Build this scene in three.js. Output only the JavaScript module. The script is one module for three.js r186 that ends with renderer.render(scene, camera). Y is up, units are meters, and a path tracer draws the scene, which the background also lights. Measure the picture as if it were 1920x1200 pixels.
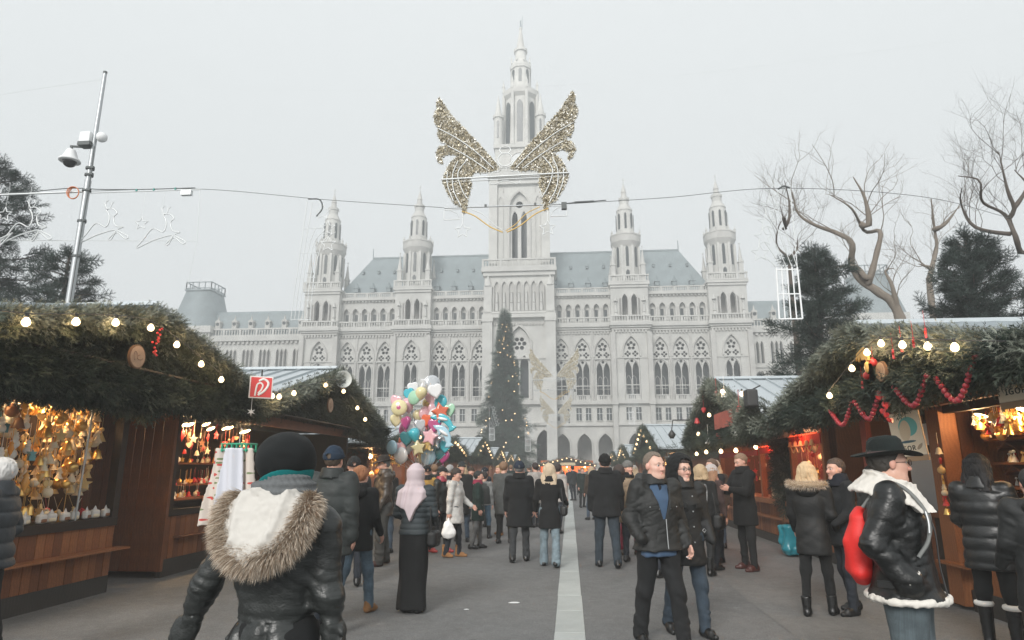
import * as THREE from 'three';
import { mergeGeometries, mergeVertices } from 'three/addons/utils/BufferGeometryUtils.js';
import { RoundedBoxGeometry } from 'three/addons/geometries/RoundedBoxGeometry.js';
import { TextGeometry } from 'three/addons/geometries/TextGeometry.js';
import { FontLoader } from 'three/addons/loaders/FontLoader.js';

// ---------------------------------------------------------------- camera, sky, sun, exposure
const scene = new THREE.Scene();
const camera = new THREE.PerspectiveCamera(2 * Math.atan(600 / 1220) * 180 / Math.PI, 1.6, 0.1, 2000);
camera.position.set(0, 1.62, 0);
camera.rotation.order = 'YXZ';
camera.rotation.set(12.926 * Math.PI / 180, 4.931 * Math.PI / 180, 0);
const renderer = new THREE.WebGLRenderer({ antialias: true });
renderer.toneMapping = THREE.LinearToneMapping;
renderer.toneMappingExposure = 2.25;
renderer.shadowMap.enabled = true;
{ // even overcast sky, a little brighter overhead
  const w = 64, h = 32, d = new Float32Array(w * h * 4);
  for (let j = 0; j < h; j++) for (let i = 0; i < w; i++) {
    const e = Math.max(0, (j + 0.5) / h * 2 - 1), k = (j * w + i) * 4, b = 0.44 + 0.012 * e;
    d[k] = b * 0.965; d[k + 1] = b * 1.005; d[k + 2] = b * 1.02; d[k + 3] = 1;
  }
  const t = new THREE.DataTexture(d, w, h, THREE.RGBAFormat, THREE.FloatType);
  t.mapping = THREE.EquirectangularReflectionMapping; t.magFilter = THREE.LinearFilter; t.minFilter = THREE.LinearFilter; t.needsUpdate = true;
  scene.background = t; scene.environment = t;
}
const sun = new THREE.DirectionalLight(new THREE.Color(1, 0.97, 0.93), 1.5);
sun.position.set(-25, 52, 68); sun.target.position.set(0, 0, -20);
sun.castShadow = true; sun.shadow.radius = 40; sun.shadow.mapSize.set(4096, 4096);
Object.assign(sun.shadow.camera, { left: -90, right: 90, top: 110, bottom: -110, near: 1, far: 300 });
scene.add(sun, sun.target);
scene.fog = new THREE.FogExp2(new THREE.Color(0.93, 0.965, 0.975), 0.0034);

// ---------------------------------------------------------------- helpers
let seed = 7;
const rnd = () => { seed = (seed * 1664525 + 1013904223) >>> 0; return seed / 4294967296; };
const rr = (a, b) => a + (b - a) * rnd();
const V = (x, y, z) => new THREE.Vector3(x, y, z);
const D2R = Math.PI / 180;
const lerp = (a, b, t) => a + (b - a) * t, clamp = (x, a = 0, b = 1) => Math.min(b, Math.max(a, x));
const sm = (a, b, x) => { const t = clamp((x - a) / (b - a)); return t * t * (3 - 2 * t); };
const hash3 = (x, y, z) => { let n = Math.imul(x, 374761393) ^ Math.imul(y, 668265263) ^ Math.imul(z, 2147483647 ^ 0x5bd1e995); n = Math.imul(n ^ (n >>> 13), 1274126177); return ((n ^ (n >>> 16)) >>> 0) / 4294967296; };
function vnoise(x, y, z) {
  const xi = Math.floor(x), yi = Math.floor(y), zi = Math.floor(z), fx = x - xi, fy = y - yi, fz = z - zi;
  const u = fx * fx * (3 - 2 * fx), v = fy * fy * (3 - 2 * fy), w = fz * fz * (3 - 2 * fz);
  const a = (i, j, k) => hash3(xi + i, yi + j, zi + k);
  return lerp(lerp(lerp(a(0, 0, 0), a(1, 0, 0), u), lerp(a(0, 1, 0), a(1, 1, 0), u), v), lerp(lerp(a(0, 0, 1), a(1, 0, 1), u), lerp(a(0, 1, 1), a(1, 1, 1), u), v), w);
}
const taken = {};
const numbered = (n) => { if (!(n in taken)) { taken[n] = 0; return n; } taken[n]++; return n + '_' + String(taken[n]).padStart(3, '0'); };
function tag(o, label, category, group, kind) { if (label) o.userData.label = label; if (category) o.userData.category = category; if (group) o.userData.group = group; if (kind) o.userData.kind = kind; return o; }
function thing(name, label, category, pos = [0, 0, 0], turn = 0, group) {
  const o = new THREE.Group(); o.name = numbered(name); o.position.set(...pos); o.rotation.y = turn; scene.add(o);
  return tag(o, label, category, group);
}
function mk(name, geo, mat, parent) {
  const m = new THREE.Mesh(geo, mat); m.castShadow = m.receiveShadow = true;
  m.name = parent ? name : numbered(name); (parent || scene).add(m); return m;
}
function grp(name, parent, pos = [0, 0, 0]) { const g = new THREE.Group(); g.name = name; g.position.set(...pos); parent.add(g); return g; }
function struct(name, geo, mat) { const m = mk(name, geo, mat); m.userData.kind = 'structure'; return m; }
function nonIdx(g) { const q = g.index ? g.toNonIndexed() : g; for (const k of Object.keys(q.attributes)) if (!['position', 'normal', 'uv', 'color'].includes(k)) q.deleteAttribute(k); return q; }
function mg(list) {
  list = list.filter(Boolean).map(nonIdx);
  const hasC = list.some((g) => g.attributes.color);
  for (const g of list) {
    if (!g.attributes.uv) g.setAttribute('uv', new THREE.BufferAttribute(new Float32Array(g.attributes.position.count * 2), 2));
    if (!g.attributes.normal) g.computeVertexNormals();
    if (hasC && !g.attributes.color) g.setAttribute('color', new THREE.BufferAttribute(new Float32Array(g.attributes.position.count * 3).fill(1), 3));
  }
  return list.length === 1 ? list[0] : mergeGeometries(list);
}
const tr = (g, x = 0, y = 0, z = 0) => g.translate(x, y, z);
const bx = (w, h, d, x = 0, y = 0, z = 0) => new THREE.BoxGeometry(w, h, d).translate(x, y, z);
const b6 = (x0, x1, y0, y1, z0, z1) => bx(x1 - x0, y1 - y0, z1 - z0, (x0 + x1) / 2, (y0 + y1) / 2, (z0 + z1) / 2);
const cyl = (r0, r1, h, n = 8, x = 0, y = 0, z = 0) => new THREE.CylinderGeometry(r1, r0, h, n).translate(x, y + h / 2, z); // base at y
const sph = (r, x = 0, y = 0, z = 0, a = 12, b = 8) => new THREE.SphereGeometry(r, a, b).translate(x, y, z);
const curve = (pts, closed = false) => new THREE.CatmullRomCurve3(pts.map((p) => Array.isArray(p) ? V(...p) : p), closed, 'catmullrom', 0.5);
const tube = (pts, r, seg = 24, rad = 6, closed = false) => new THREE.TubeGeometry(curve(pts, closed), seg, r, rad, closed);
function bar(a, b, r, n = 6, r2 = r) { // straight round bar between two points
  const A = V(...a), B = V(...b), d = B.clone().sub(A), l = d.length();
  const g = new THREE.CylinderGeometry(r2, r, l, n); g.translate(0, l / 2, 0);
  g.applyQuaternion(new THREE.Quaternion().setFromUnitVectors(V(0, 1, 0), d.normalize())); return g.translate(...a);
}
const lathe = (pts, n = 24) => new THREE.LatheGeometry(pts.map((p) => new THREE.Vector2(p[0], p[1])), n);
const extr = (shape, depth, z = 0, o = {}) => new THREE.ExtrudeGeometry(shape, { depth, bevelEnabled: false, curveSegments: 6, ...o }).translate(0, 0, z);
function worldUV(g, s = 1) { // uv in metres by the dominant axis of each face
  g = g.index ? g.toNonIndexed() : g; const p = g.attributes.position, uv = new Float32Array(p.count * 2);
  for (let i = 0; i < p.count; i += 3) {
    const a = V().fromBufferAttribute(p, i), b = V().fromBufferAttribute(p, i + 1), c = V().fromBufferAttribute(p, i + 2);
    const n = b.clone().sub(a).cross(c.clone().sub(a)); const X = Math.abs(n.x), Y = Math.abs(n.y), Z = Math.abs(n.z);
    [a, b, c].forEach((q, k) => { const [u, v] = Y > X && Y > Z ? [q.x, q.z] : X > Z ? [q.z, q.y] : [q.x, q.y]; uv[(i + k) * 2] = u * s; uv[(i + k) * 2 + 1] = v * s; });
  }
  g.setAttribute('uv', new THREE.BufferAttribute(uv, 2)); return g;
}
// textures: f(u, v) over a tile, values wrap if f does
function tex(w, h, f, srgb = false) {
  const d = new Uint8Array(w * h * 4);
  for (let j = 0; j < h; j++) for (let i = 0; i < w; i++) { const c = f(i / w, j / h), k = (j * w + i) * 4; for (let q = 0; q < 3; q++) d[k + q] = clamp(Array.isArray(c) ? c[q] : c) * 255; d[k + 3] = 255; }
  const t = new THREE.DataTexture(d, w, h); t.wrapS = t.wrapT = THREE.RepeatWrapping; t.magFilter = THREE.LinearFilter; t.minFilter = THREE.LinearMipmapLinearFilter; t.generateMipmaps = true;
  if (srgb) t.colorSpace = THREE.SRGBColorSpace; t.needsUpdate = true; return t;
}
function tn(u, v, n, s = 0) { // tiling value noise, n cells a side
  const x = u * n, y = v * n, xi = Math.floor(x), yi = Math.floor(y), fx = x - xi, fy = y - yi, a = fx * fx * (3 - 2 * fx), b = fy * fy * (3 - 2 * fy), w = (i) => ((i % n) + n) % n;
  return lerp(lerp(hash3(w(xi), w(yi), s), hash3(w(xi + 1), w(yi), s), a), lerp(hash3(w(xi), w(yi + 1), s), hash3(w(xi + 1), w(yi + 1), s), a), b);
}
const fbm2 = (u, v, n, s = 0, o = 4) => { let t = 0, a = 0.5, z = 0; for (let i = 0; i < o; i++) { t += a * tn(u, v, n << i, s + i); z += a; a *= 0.5; } return t / z; };
const rep = (t, x, y = x) => { const c = t.clone(); c.repeat.set(x, y); c.needsUpdate = true; return c; };
const std = (c, rough = 0.8, o = {}) => { const m = new THREE.MeshStandardMaterial({ roughness: rough, ...o }); Array.isArray(c) ? m.color.setRGB(...c) : m.color.set(c); return m; };
const phys = (c, rough, o = {}) => { const m = new THREE.MeshPhysicalMaterial({ roughness: rough, ...o }); m.color.setRGB(...c); return m; };
// surface nets: meshes the zero level of f inside a box
function nets(f, mn, mx, c, slack = 1.35, uvs = 1) {
  const n = [0, 1, 2].map((i) => Math.ceil((mx[i] - mn[i]) / c) + 2), [nx, ny, nz] = n, D = new Float32Array(nx * ny * nz), B = 5;
  const P = (i, j, k) => f(mn[0] + i * c, mn[1] + j * c, mn[2] + k * c), lim = B * c * 0.87 * slack + c;
  for (let k0 = 0; k0 < nz; k0 += B) for (let j0 = 0; j0 < ny; j0 += B) for (let i0 = 0; i0 < nx; i0 += B) {
    const d = P(i0 + B / 2, j0 + B / 2, k0 + B / 2), far = Math.abs(d) > lim;
    for (let k = k0; k < Math.min(nz, k0 + B); k++) for (let j = j0; j < Math.min(ny, j0 + B); j++) for (let i = i0; i < Math.min(nx, i0 + B); i++) D[(k * ny + j) * nx + i] = far ? d : P(i, j, k);
  }
  const id = new Int32Array(nx * ny * nz).fill(-1), pos = [], idx = [], o = [0, 1, nx, nx + 1, nx * ny, nx * ny + 1, nx * ny + nx, nx * ny + nx + 1];
  const E = [[0, 1], [2, 3], [4, 5], [6, 7], [0, 2], [1, 3], [4, 6], [5, 7], [0, 4], [1, 5], [2, 6], [3, 7]];
  for (let k = 0; k < nz - 1; k++) for (let j = 0; j < ny - 1; j++) for (let i = 0; i < nx - 1; i++) {
    const b = (k * ny + j) * nx + i; let m = 0; for (let q = 0; q < 8; q++) if (D[b + o[q]] < 0) m |= 1 << q;
    if (m === 0 || m === 255) continue;
    let x = 0, y = 0, z = 0, s = 0;
    for (const [a, e] of E) { const da = D[b + o[a]], de = D[b + o[e]]; if ((da < 0) === (de < 0)) continue; const t = da / (da - de); x += lerp(a & 1, e & 1, t); y += lerp((a >> 1) & 1, (e >> 1) & 1, t); z += lerp(a >> 2, e >> 2, t); s++; }
    id[b] = pos.length / 3; pos.push(mn[0] + (i + x / s) * c, mn[1] + (j + y / s) * c, mn[2] + (k + z / s) * c);
  }
  const quad = (a, b, c2, d, flip) => { if (a < 0 || b < 0 || c2 < 0 || d < 0) return; flip ? idx.push(a, c2, b, a, d, c2) : idx.push(a, b, c2, a, c2, d); };
  for (let k = 1; k < nz - 1; k++) for (let j = 1; j < ny - 1; j++) for (let i = 1; i < nx - 1; i++) {
    const b = (k * ny + j) * nx + i, s = D[b] < 0;
    if (s !== (D[b + 1] < 0)) quad(id[b - nx - nx * ny], id[b - nx * ny], id[b], id[b - nx], !s);
    if (s !== (D[b + nx] < 0)) quad(id[b - 1 - nx * ny], id[b - 1], id[b], id[b - nx * ny], !s);
    if (s !== (D[b + nx * ny] < 0)) quad(id[b - 1 - nx], id[b - nx], id[b], id[b - 1], !s);
  }
  const g = new THREE.BufferGeometry(), p = new Float32Array(pos), uv = new Float32Array(pos.length / 3 * 2);
  for (let i = 0; i < uv.length / 2; i++) { uv[2 * i] = (p[3 * i] * 0.8 + p[3 * i + 2] * 0.6) * uvs; uv[2 * i + 1] = p[3 * i + 1] * uvs; }
  g.setAttribute('position', new THREE.BufferAttribute(p, 3)); g.setAttribute('uv', new THREE.BufferAttribute(uv, 2)); g.setIndex(idx);
  g.computeVertexNormals(); return g;
}
function paint(g, f) { // vertex colours from a function of position
  const p = g.attributes.position, c = new Float32Array(p.count * 3);
  for (let i = 0; i < p.count; i++) { const q = f(p.getX(i), p.getY(i), p.getZ(i)); c[3 * i] = q[0]; c[3 * i + 1] = q[1]; c[3 * i + 2] = q[2]; }
  g.setAttribute('color', new THREE.BufferAttribute(c, 3)); return g;
}
function instances(name, geo, mat, list, parent, colors) {
  const m = new THREE.InstancedMesh(geo, mat, list.length); m.name = parent ? name : numbered(name); list.forEach((q, i) => { m.setMatrixAt(i, q); if (colors) m.setColorAt(i, colors[i]); });
  m.userData.kind = 'stuff'; m.castShadow = m.receiveShadow = true; (parent || scene).add(m); return m;
}

// ---------------------------------------------------------------- shared materials
const TX = {};
TX.asphalt = tex(1024, 1024, (u, v) => { const a = fbm2(u, v, 5, 3, 5) * 1.2 - 0.1 + (fbm2(u, v, 9, 33, 3) > 0.68 ? -0.3 : 0) + (fbm2(u, v, 90, 37, 1) > 0.93 ? 0.7 : 0), g = hash3(u * 1024 | 0, v * 1024 | 0, 9), k = fbm2(u, v, 64, 5, 2); const b = 0.385 + 0.045 * a + 0.13 * (g - 0.5) + 0.05 * (k - 0.5); return [b, b * 1.005, b]; }, true);
TX.asphaltBump = tex(512, 512, (u, v) => 0.5 * fbm2(u, v, 96, 5, 2) + 0.5 * hash3(u * 512 | 0, v * 512 | 0, 9));
TX.slab = tex(256, 256, (u, v) => { const b = 0.62 + 0.10 * fbm2(u, v, 4, 21, 5) + 0.05 * (hash3(u * 256 | 0, v * 256 | 0, 2) - 0.5); return [b * 0.985, b, b * 0.99]; }, true);
TX.wood = tex(256, 512, (u, v) => { const w = fbm2(u, v, 3, 31, 3), g = 0.5 + 0.5 * Math.sin((u * 22 + w * 5) * 6.283), f = tn(u * 1, v, 128, 4); const b = 0.78 + 0.12 * g * w + 0.1 * (f - 0.5) + 0.16 * (fbm2(u, v, 4, 8, 3) - 0.5); return [b, b * 0.98, b * 0.96]; }, true);
TX.grainBump = tex(256, 256, (u, v) => fbm2(u, v, 32, 77, 3));
TX.stone = tex(256, 256, (u, v) => { const b = 0.86 + 0.14 * fbm2(u, v, 4, 41, 5); return [b, b, b * 0.99]; }, true);
TX.cloth = tex(256, 256, (u, v) => 0.5 + 0.25 * Math.sin(u * 6.283 * 64) * Math.sin(v * 6.283 * 64) + 0.25 * fbm2(u, v, 32, 12, 2));
TX.denim = tex(256, 256, (u, v) => { const b = 0.72 + 0.28 * fbm2(u, v, 6, 51, 4) + 0.12 * (hash3(u * 256 | 0, 0, 7) - 0.5) + 0.08 * (hash3(u * 256 | 0, v * 256 | 0, 8) - 0.5); return [b, b, b]; }, true);
TX.wear = tex(256, 256, (u, v) => { const b = 0.74 + 0.34 * fbm2(u, v, 5, 91, 5) - 0.06 + 0.1 * (hash3(u * 256 | 0, v * 256 | 0, 14) - 0.5); return [b, b, b]; }, true);
TX.leather = tex(256, 256, (u, v) => fbm2(u, v, 24, 61, 3));
const M = {};
M.stone = std([0.74, 0.73, 0.71], 0.9, { map: rep(TX.stone, 0.15) });
M.stone2 = std([0.68, 0.665, 0.645], 0.9, { map: rep(TX.stone, 0.2) });
M.slate = std([0.33, 0.385, 0.41], 0.6, { map: rep(TX.stone, 0.3) });
M.pane = std([0.05, 0.06, 0.065], 0.25);
M.dark = std([0.03, 0.03, 0.03], 0.9);
M.wood = std([0.34, 0.125, 0.043], 0.6, { map: TX.wood, bumpMap: TX.wood, bumpScale: 0.002 });
M.woodB = std([0.24, 0.083, 0.029], 0.6, { map: TX.wood, bumpMap: TX.wood, bumpScale: 0.002 });
M.woodC = std([0.40, 0.155, 0.055], 0.6, { map: TX.wood, bumpMap: TX.wood, bumpScale: 0.002 });
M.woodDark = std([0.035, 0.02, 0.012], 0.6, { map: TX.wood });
M.plinth = std([0.055, 0.05, 0.045], 0.8, { map: TX.wood });
M.metalRoof = std([0.46, 0.50, 0.52], 0.5, { metalness: 0.25, bumpMap: TX.grainBump, bumpScale: 0.001 });
M.white = std([0.75, 0.76, 0.76], 0.6);
M.galv = std([0.42, 0.44, 0.45], 0.45, { metalness: 0.6 });
M.blackMetal = std([0.03, 0.03, 0.03], 0.5);
// ---------------------------------------------------------------- ground
{
  const g = new THREE.PlaneGeometry(300, 180).rotateX(-Math.PI / 2).translate(-5, 0, -75);
  struct('ground', worldUV(g, 1), std([1, 1, 1], 0.92, { map: rep(TX.asphalt, 0.16), bumpMap: rep(TX.asphaltBump, 1.3), bumpScale: 0.004 }));
  const pt = new THREE.Shape(); [[2.15, 3], [2.2, -9], [2.35, -13], [2.0, -30], [4.5, -30], [5, 3]].forEach(([x, z], i) => pt[i ? 'lineTo' : 'moveTo'](x + rr(-0.02, 0.02), -z));
  struct('pavement', worldUV(new THREE.ShapeGeometry(pt).rotateX(-Math.PI / 2).translate(0, 0.004, 0), 1), std([1.06, 1.05, 1.03], 0.9, { map: rep(TX.asphalt, 0.21), bumpMap: rep(TX.asphaltBump, 1.1), bumpScale: 0.003 }));
  // pale stone strip running down the middle of the street, slab by slab
  const strip = thing('paving_strip', 'strip of pale stone slabs running down the middle of the street', 'paving', [-0.03, 0, 0]); strip.userData.kind = 'structure';
  const ms = [0.96, 1.0, 1.04].map((k) => std([0.95 * k, 0.97 * k, 0.96 * k], 0.85, { map: rep(TX.slab, 0.9), bumpMap: rep(TX.slab, 2), bumpScale: 0.002 }));
  for (let z = -4.2, i = 0; z > -70; i++) { const l = rr(0.75, 1.15), m = mk('slab', worldUV(new RoundedBoxGeometry(0.31, 0.06, l - 0.012, 1, 0.006)), ms[i % 3], strip); m.position.set(rr(-0.004, 0.004), -0.024 + rr(0, 0.003), z - l / 2); z -= l; }
}
// ---------------------------------------------------------------- town hall
function archPath(P, cx, w, y0, ys, yt) { // pointed arch outline
  P.moveTo(cx - w / 2, y0); P.lineTo(cx + w / 2, y0); P.lineTo(cx + w / 2, ys);
  P.quadraticCurveTo(cx + w / 2, ys + (yt - ys) * 0.62, cx, yt); P.quadraticCurveTo(cx - w / 2, ys + (yt - ys) * 0.62, cx - w / 2, ys); return P;
}
const archHole = (cx, w, y0, ys, yt) => archPath(new THREE.Path(), cx, w, y0, ys, yt);
const archShape = (cx, w, y0, ys, yt) => archPath(new THREE.Shape(), cx, w, y0, ys, yt);
function rectShape(x0, x1, y0, y1, S = THREE.Shape) { const s = new S(); s.moveTo(x0, y0); s.lineTo(x1, y0); s.lineTo(x1, y1); s.lineTo(x0, y1); return s; }
const circ = (x, y, r) => { const p = new THREE.Path(); p.absarc(x, y, r, 0, Math.PI * 2, true); return p; };
function archBand(cx, w, y0, ys, yt, t, depth, z) {
  const s = new THREE.Shape(), W = w / 2 + t, T = yt + t * 1.25;
  s.moveTo(cx - W, y0); s.lineTo(cx - w / 2, y0); s.lineTo(cx - w / 2, ys); s.quadraticCurveTo(cx - w / 2, ys + (yt - ys) * 0.62, cx, yt); s.quadraticCurveTo(cx + w / 2, ys + (yt - ys) * 0.62, cx + w / 2, ys); s.lineTo(cx + w / 2, y0);
  s.lineTo(cx + W, y0); s.lineTo(cx + W, ys); s.quadraticCurveTo(cx + W, ys + (T - ys) * 0.62, cx, T); s.quadraticCurveTo(cx - W, ys + (T - ys) * 0.62, cx - W, ys);
  return extr(s, depth, z);
}
{
  const H = thing('town_hall', 'pale neo-gothic town hall with five towers fading into the mist', 'town hall', [-9.2, 0, -125]);
  const ph = (n, g, m = M.stone, p = H) => { const o = mk(n, worldUV(g), m, p); if (/frieze|arcade|balustrade|pilaster/.test(n)) o.userData.kind = 'stuff'; return o; };
  // traceried window, shared: local x centred, y absolute
  const trac = archShape(0, 2.95, 14.45, 23.2, 26.35);
  trac.holes.push(archHole(-0.69, 1.24, 14.6, 19.7, 21.7), archHole(0.69, 1.24, 14.6, 19.7, 21.7), circ(0, 21.75, 0.28));
  const foil = (x, y, R, r, n, a0) => { for (let i = 0; i < n; i++) trac.holes.push(circ(x + Math.cos(a0 + i * 2 * Math.PI / n) * R, y + Math.sin(a0 + i * 2 * Math.PI / n) * R, r)); };
  foil(0, 24.72, 0.58, 0.31, 5, Math.PI / 2); foil(-0.72, 23.15, 0.36, 0.235, 4, 0); foil(0.72, 23.15, 0.36, 0.235, 4, 0);
  const tracG = worldUV(mg([extr(trac, 0.35, -0.55), archBand(0, 2.5, 14.5, 20.6, 22.3, 0.18, 0.3, -0.3), bx(2.95, 0.16, 0.3, 0, 17.2, -0.4)]));
  const hoodG = worldUV(archBand(0, 3.1, 22.6, 23.2, 26.5, 0.28, 0.35, 0));
  const paneG = b6(-1.5, 1.5, 14, 27, -2.5, -2.4);
  const glazG = worldUV(mg([...[-0.5, 0.5].map((x) => archBand(x, 0.8, 14.5, 18.3, 19.2, 0.09, 0.12, -2.38)), bx(2.6, 0.12, 0.12, 0, 16.8, -2.3)]));
  const balu = (x0, x1, y0, h, z, step = 0.55) => { const l = [b6(x0, x1, y0, y0 + h * 0.16, z - 0.2, z + 0.2), b6(x0, x1, y0 + h * 0.82, y0 + h, z - 0.22, z + 0.22)]; const n = Math.max(1, Math.round((x1 - x0) / step)); for (let i = 0; i <= n; i++) l.push(bx(i % 6 ? 0.2 : 0.42, h * 0.68, i % 6 ? 0.2 : 0.36, lerp(x0 + 0.2, x1 - 0.2, i / n), y0 + h * 0.48, z)); return mg(l); };
  const mezzG = worldUV(mg([b6(-0.62, -0.5, 10.6, 13, 0, 0.12), b6(0.5, 0.62, 10.6, 13, 0, 0.12), b6(-0.62, 0.62, 12.95, 13.1, 0, 0.15), b6(-0.7, 0.7, 10.45, 10.6, 0, 0.22)]));
  const mezzP = b6(-0.5, 0.5, 10.6, 12.95, -0.3, -0.22), mezzF = mg([b6(-0.05, 0.05, 10.6, 12.95, -0.2, -0.12), b6(-0.5, 0.5, 11.9, 12, -0.2, -0.12)]);
  function bay(u0, u1, wins, z, arches = wins, aw = 2.7) { // a stretch of façade with its openings; z is the face
    const s = rectShape(u0, u1, 0, 28.2);
    for (const w of wins) { s.holes.push(archHole(w, 3.0, 14.4, 23.2, 26.45)); for (const q of [-0.9, 0.9]) s.holes.push(rectShape(w + q - 0.5, w + q + 0.5, 10.6, 12.95, THREE.Path)); }
    for (const w of arches) s.holes.push(archHole(w, aw, 0.02, 6.0, 8.15));
    ph('wall', extr(s, 0.9, z - 0.9));
    for (const w of wins) {
      const g = mk('window', tracG, M.stone, H); g.position.set(w, 0, z); mk('window_hood', hoodG, M.stone2, g); mk('pane', paneG, M.pane, g); mk('glazing_bar', glazG, M.stone2, g);
      ph('window_balustrade', balu(w - 1.4, w + 1.4, 14.35, 1.05, z + 0.05, 0.4));
      for (const q of [-0.9, 0.9]) { const f = mk('window_frame', mezzG, M.stone, H); f.position.set(w + q, 0, z); mk('pane', mezzP, M.pane, f); mk('glazing_bar', mezzF, M.white, f); }
    }
    for (const w of arches) ph('arch_moulding', archBand(w, aw, 0.02, 6.0, 8.15, 0.35, 0.3, z), M.stone2);
    for (const [y0, y1, d] of [[9.6, 10.05, 0.4], [13.6, 14.3, 0.7], [22.25, 22.5, 0.16]]) ph('string_course', b6(u0 - d * 0.25, u1 + d * 0.25, y0, y1, z - 0.1, z + d));
    const dent = []; for (let x = u0 + 0.25; x < u1 - 0.2; x += 0.62) dent.push(bx(0.34, 0.5, 0.4, x, 27.5, z + 0.15));
    ph('dentil_frieze', mg([b6(u0 - 0.05, u1 + 0.05, 27.75, 28.0, z - 0.05, z + 0.4), ...dent]), M.stone2);
    ph('cornice', mg([b6(u0 - 0.3, u1 + 0.3, 28.15, 28.55, z - 0.8, z + 0.6), b6(u0 - 0.5, u1 + 0.5, 28.55, 29.2, z - 0.8, z + 0.95)]));
    ph('balustrade', balu(u0 - 0.2, u1 + 0.2, 29.2, 1.35, z + 0.55));
    const pil = []; const e = [u0, ...wins.slice(0, -1).map((w, i) => (w + wins[i + 1]) / 2), u1];
    for (const x of e.slice(1, -1)) pil.push(b6(x - 0.22, x + 0.22, 14.3, 27.3, z, z + 0.22), cyl(0.14, 0.14, 8, 6, x, 14.4, z + 0.28));
    if (pil.length) ph('pilaster', mg(pil), M.stone2);
  }
  function attic(u0, u1, z) { // arcaded storey above the cornice
    const s = rectShape(u0, u1, 28.2, 35.2), n = Math.round((u1 - u0) / 1.9), w = (u1 - u0) / n;
    for (let i = 0; i < n; i++) s.holes.push(archHole(u0 + w * (i + 0.5), w * 0.58, 30.0, 32.6, 33.5));
    ph('attic_wall', extr(s, 0.5, z - 0.5)); ph('attic_recess', b6(u0, u1, 29.2, 35, z - 0.95, z - 0.75));
    const l = []; for (let i = 0; i < n; i++) { l.push(archBand(u0 + w * (i + 0.5), w * 0.58, 32.4, 32.6, 33.5, 0.13, 0.16, z)); l.push(cyl(0.1, 0.1, 2.6, 6, u0 + w * i + 0.02, 30, z + 0.1)); }
    ph('attic_arcade', mg(l), M.stone2);
    for (let i = 0; i < n; i++) ph('attic_pane', b6(-w * 0.16, w * 0.16, 30.2, 32.4, 0, 0.06).translate(u0 + w * (i + 0.5), 0, z - 0.74), M.pane);
    const d = []; for (let x = u0 + 0.2; x < u1; x += 0.7) d.push(bx(0.3, 0.4, 0.5, x, 34.95, z + 0.2));
    ph('eaves_cornice', mg([b6(u0, u1, 35.1, 35.55, z - 0.8, z + 0.7), ...d])); ph('eaves_balustrade', balu(u0, u1, 35.55, 1.15, z + 0.4, 0.45));
  }
  const ngon = (r0, r1, y0, y1, n, x, z, a = Math.PI / 8) => new THREE.CylinderGeometry(r1, r0, y1 - y0, n).rotateY(a).translate(x, (y0 + y1) / 2, z);
  const pin = (x, z, y0, y1, w) => mg([bx(w, (y1 - y0) * 0.5, w, x, y0 + (y1 - y0) * 0.25, z), bx(w * 1.3, w * 0.3, w * 1.3, x, y0 + (y1 - y0) * 0.5, z), new THREE.ConeGeometry(w * 0.66, (y1 - y0) * 0.5, 4).rotateY(Math.PI / 4).translate(x, y0 + (y1 - y0) * 0.75, z), sph(w * 0.2, x, y1, z, 6, 4)]);
  const slit = (r, a, y0, y1, w, x, z) => { const g = extr(archShape(0, w, y0, y1 - w * 0.9, y1), 0.12); g.translate(0, 0, r * Math.cos(Math.PI / 8) - 0.02); return g.rotateY(a).translate(x, 0, z); };
  function sideTower(u) {
    const T = grp('side_tower', H); const z = -1.9, q = (n, g, m = M.stone) => mk(n, worldUV(g), m, T);
    const s = rectShape(u - 3.6, u + 3.6, 28.2, 36.4); for (const e of [-0.9, 0.9]) s.holes.push(archHole(u + e, 1.1, 30.2, 33.6, 34.85));
    q('belfry_wall', mg([extr(s, 0.7, 0.5), b6(u - 3.6, u - 2.9, 28.2, 36.4, -5, 0.5), b6(u + 2.9, u + 3.6, 28.2, 36.4, -5, 0.5)]));
    q('belfry_back', b6(u - 3, u + 3, 28.2, 36.4, -2.4, -2.2), M.stone2);
    q('belfry_moulding', mg([-0.9, 0.9].flatMap((e) => [archBand(u + e, 1.1, 30.2, 33.6, 34.85, 0.2, 0.22, 1.2), ...[-1.8, 1.8].map((k) => cyl(0.16, 0.16, 4, 6, u + k, 30, 1.3))]).concat([b6(u - 0.14, u + 0.14, 30, 33.6, 1.2, 1.4)])), M.stone2);
    for (const e of [-2.7, 2.7]) q('statue', mg([cyl(0.32, 0.22, 1.5, 8, u + e, 31.2, 1.45), sph(0.2, u + e, 32.95, 1.45, 8, 6), cyl(0.4, 0.3, 0.5, 6, u + e, 30.6, 1.45), new THREE.ConeGeometry(0.45, 1.1, 6).translate(u + e, 34, 1.4)]));
    q('balcony', mg([b6(u - 3.7, u + 3.7, 36.2, 36.7, -5.2, 1.5), b6(u - 3.95, u + 3.95, 36.7, 37.2, -5.4, 1.75), balu(u - 3.9, u + 3.9, 37.2, 1.5, 1.6, 0.5)]));
    q('shaft', mg([ngon(2.75, 2.6, 36.7, 45.2, 8, u, z), ...[0, 1, 2, 3, 4, 5, 6, 7].map((i) => { const a = Math.PI / 8 + i * Math.PI / 4; return bx(0.45, 6.2, 0.45, u + Math.sin(a) * 2.72, 42, z + Math.cos(a) * 2.72); })]));
    for (const [ex, ez] of [[-2.9, 1.1], [2.9, 1.1], [-2.9, -4.6], [2.9, -4.6]]) q('pinnacle', pin(u + ex, ez, 37, 44.6, 0.85));
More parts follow.
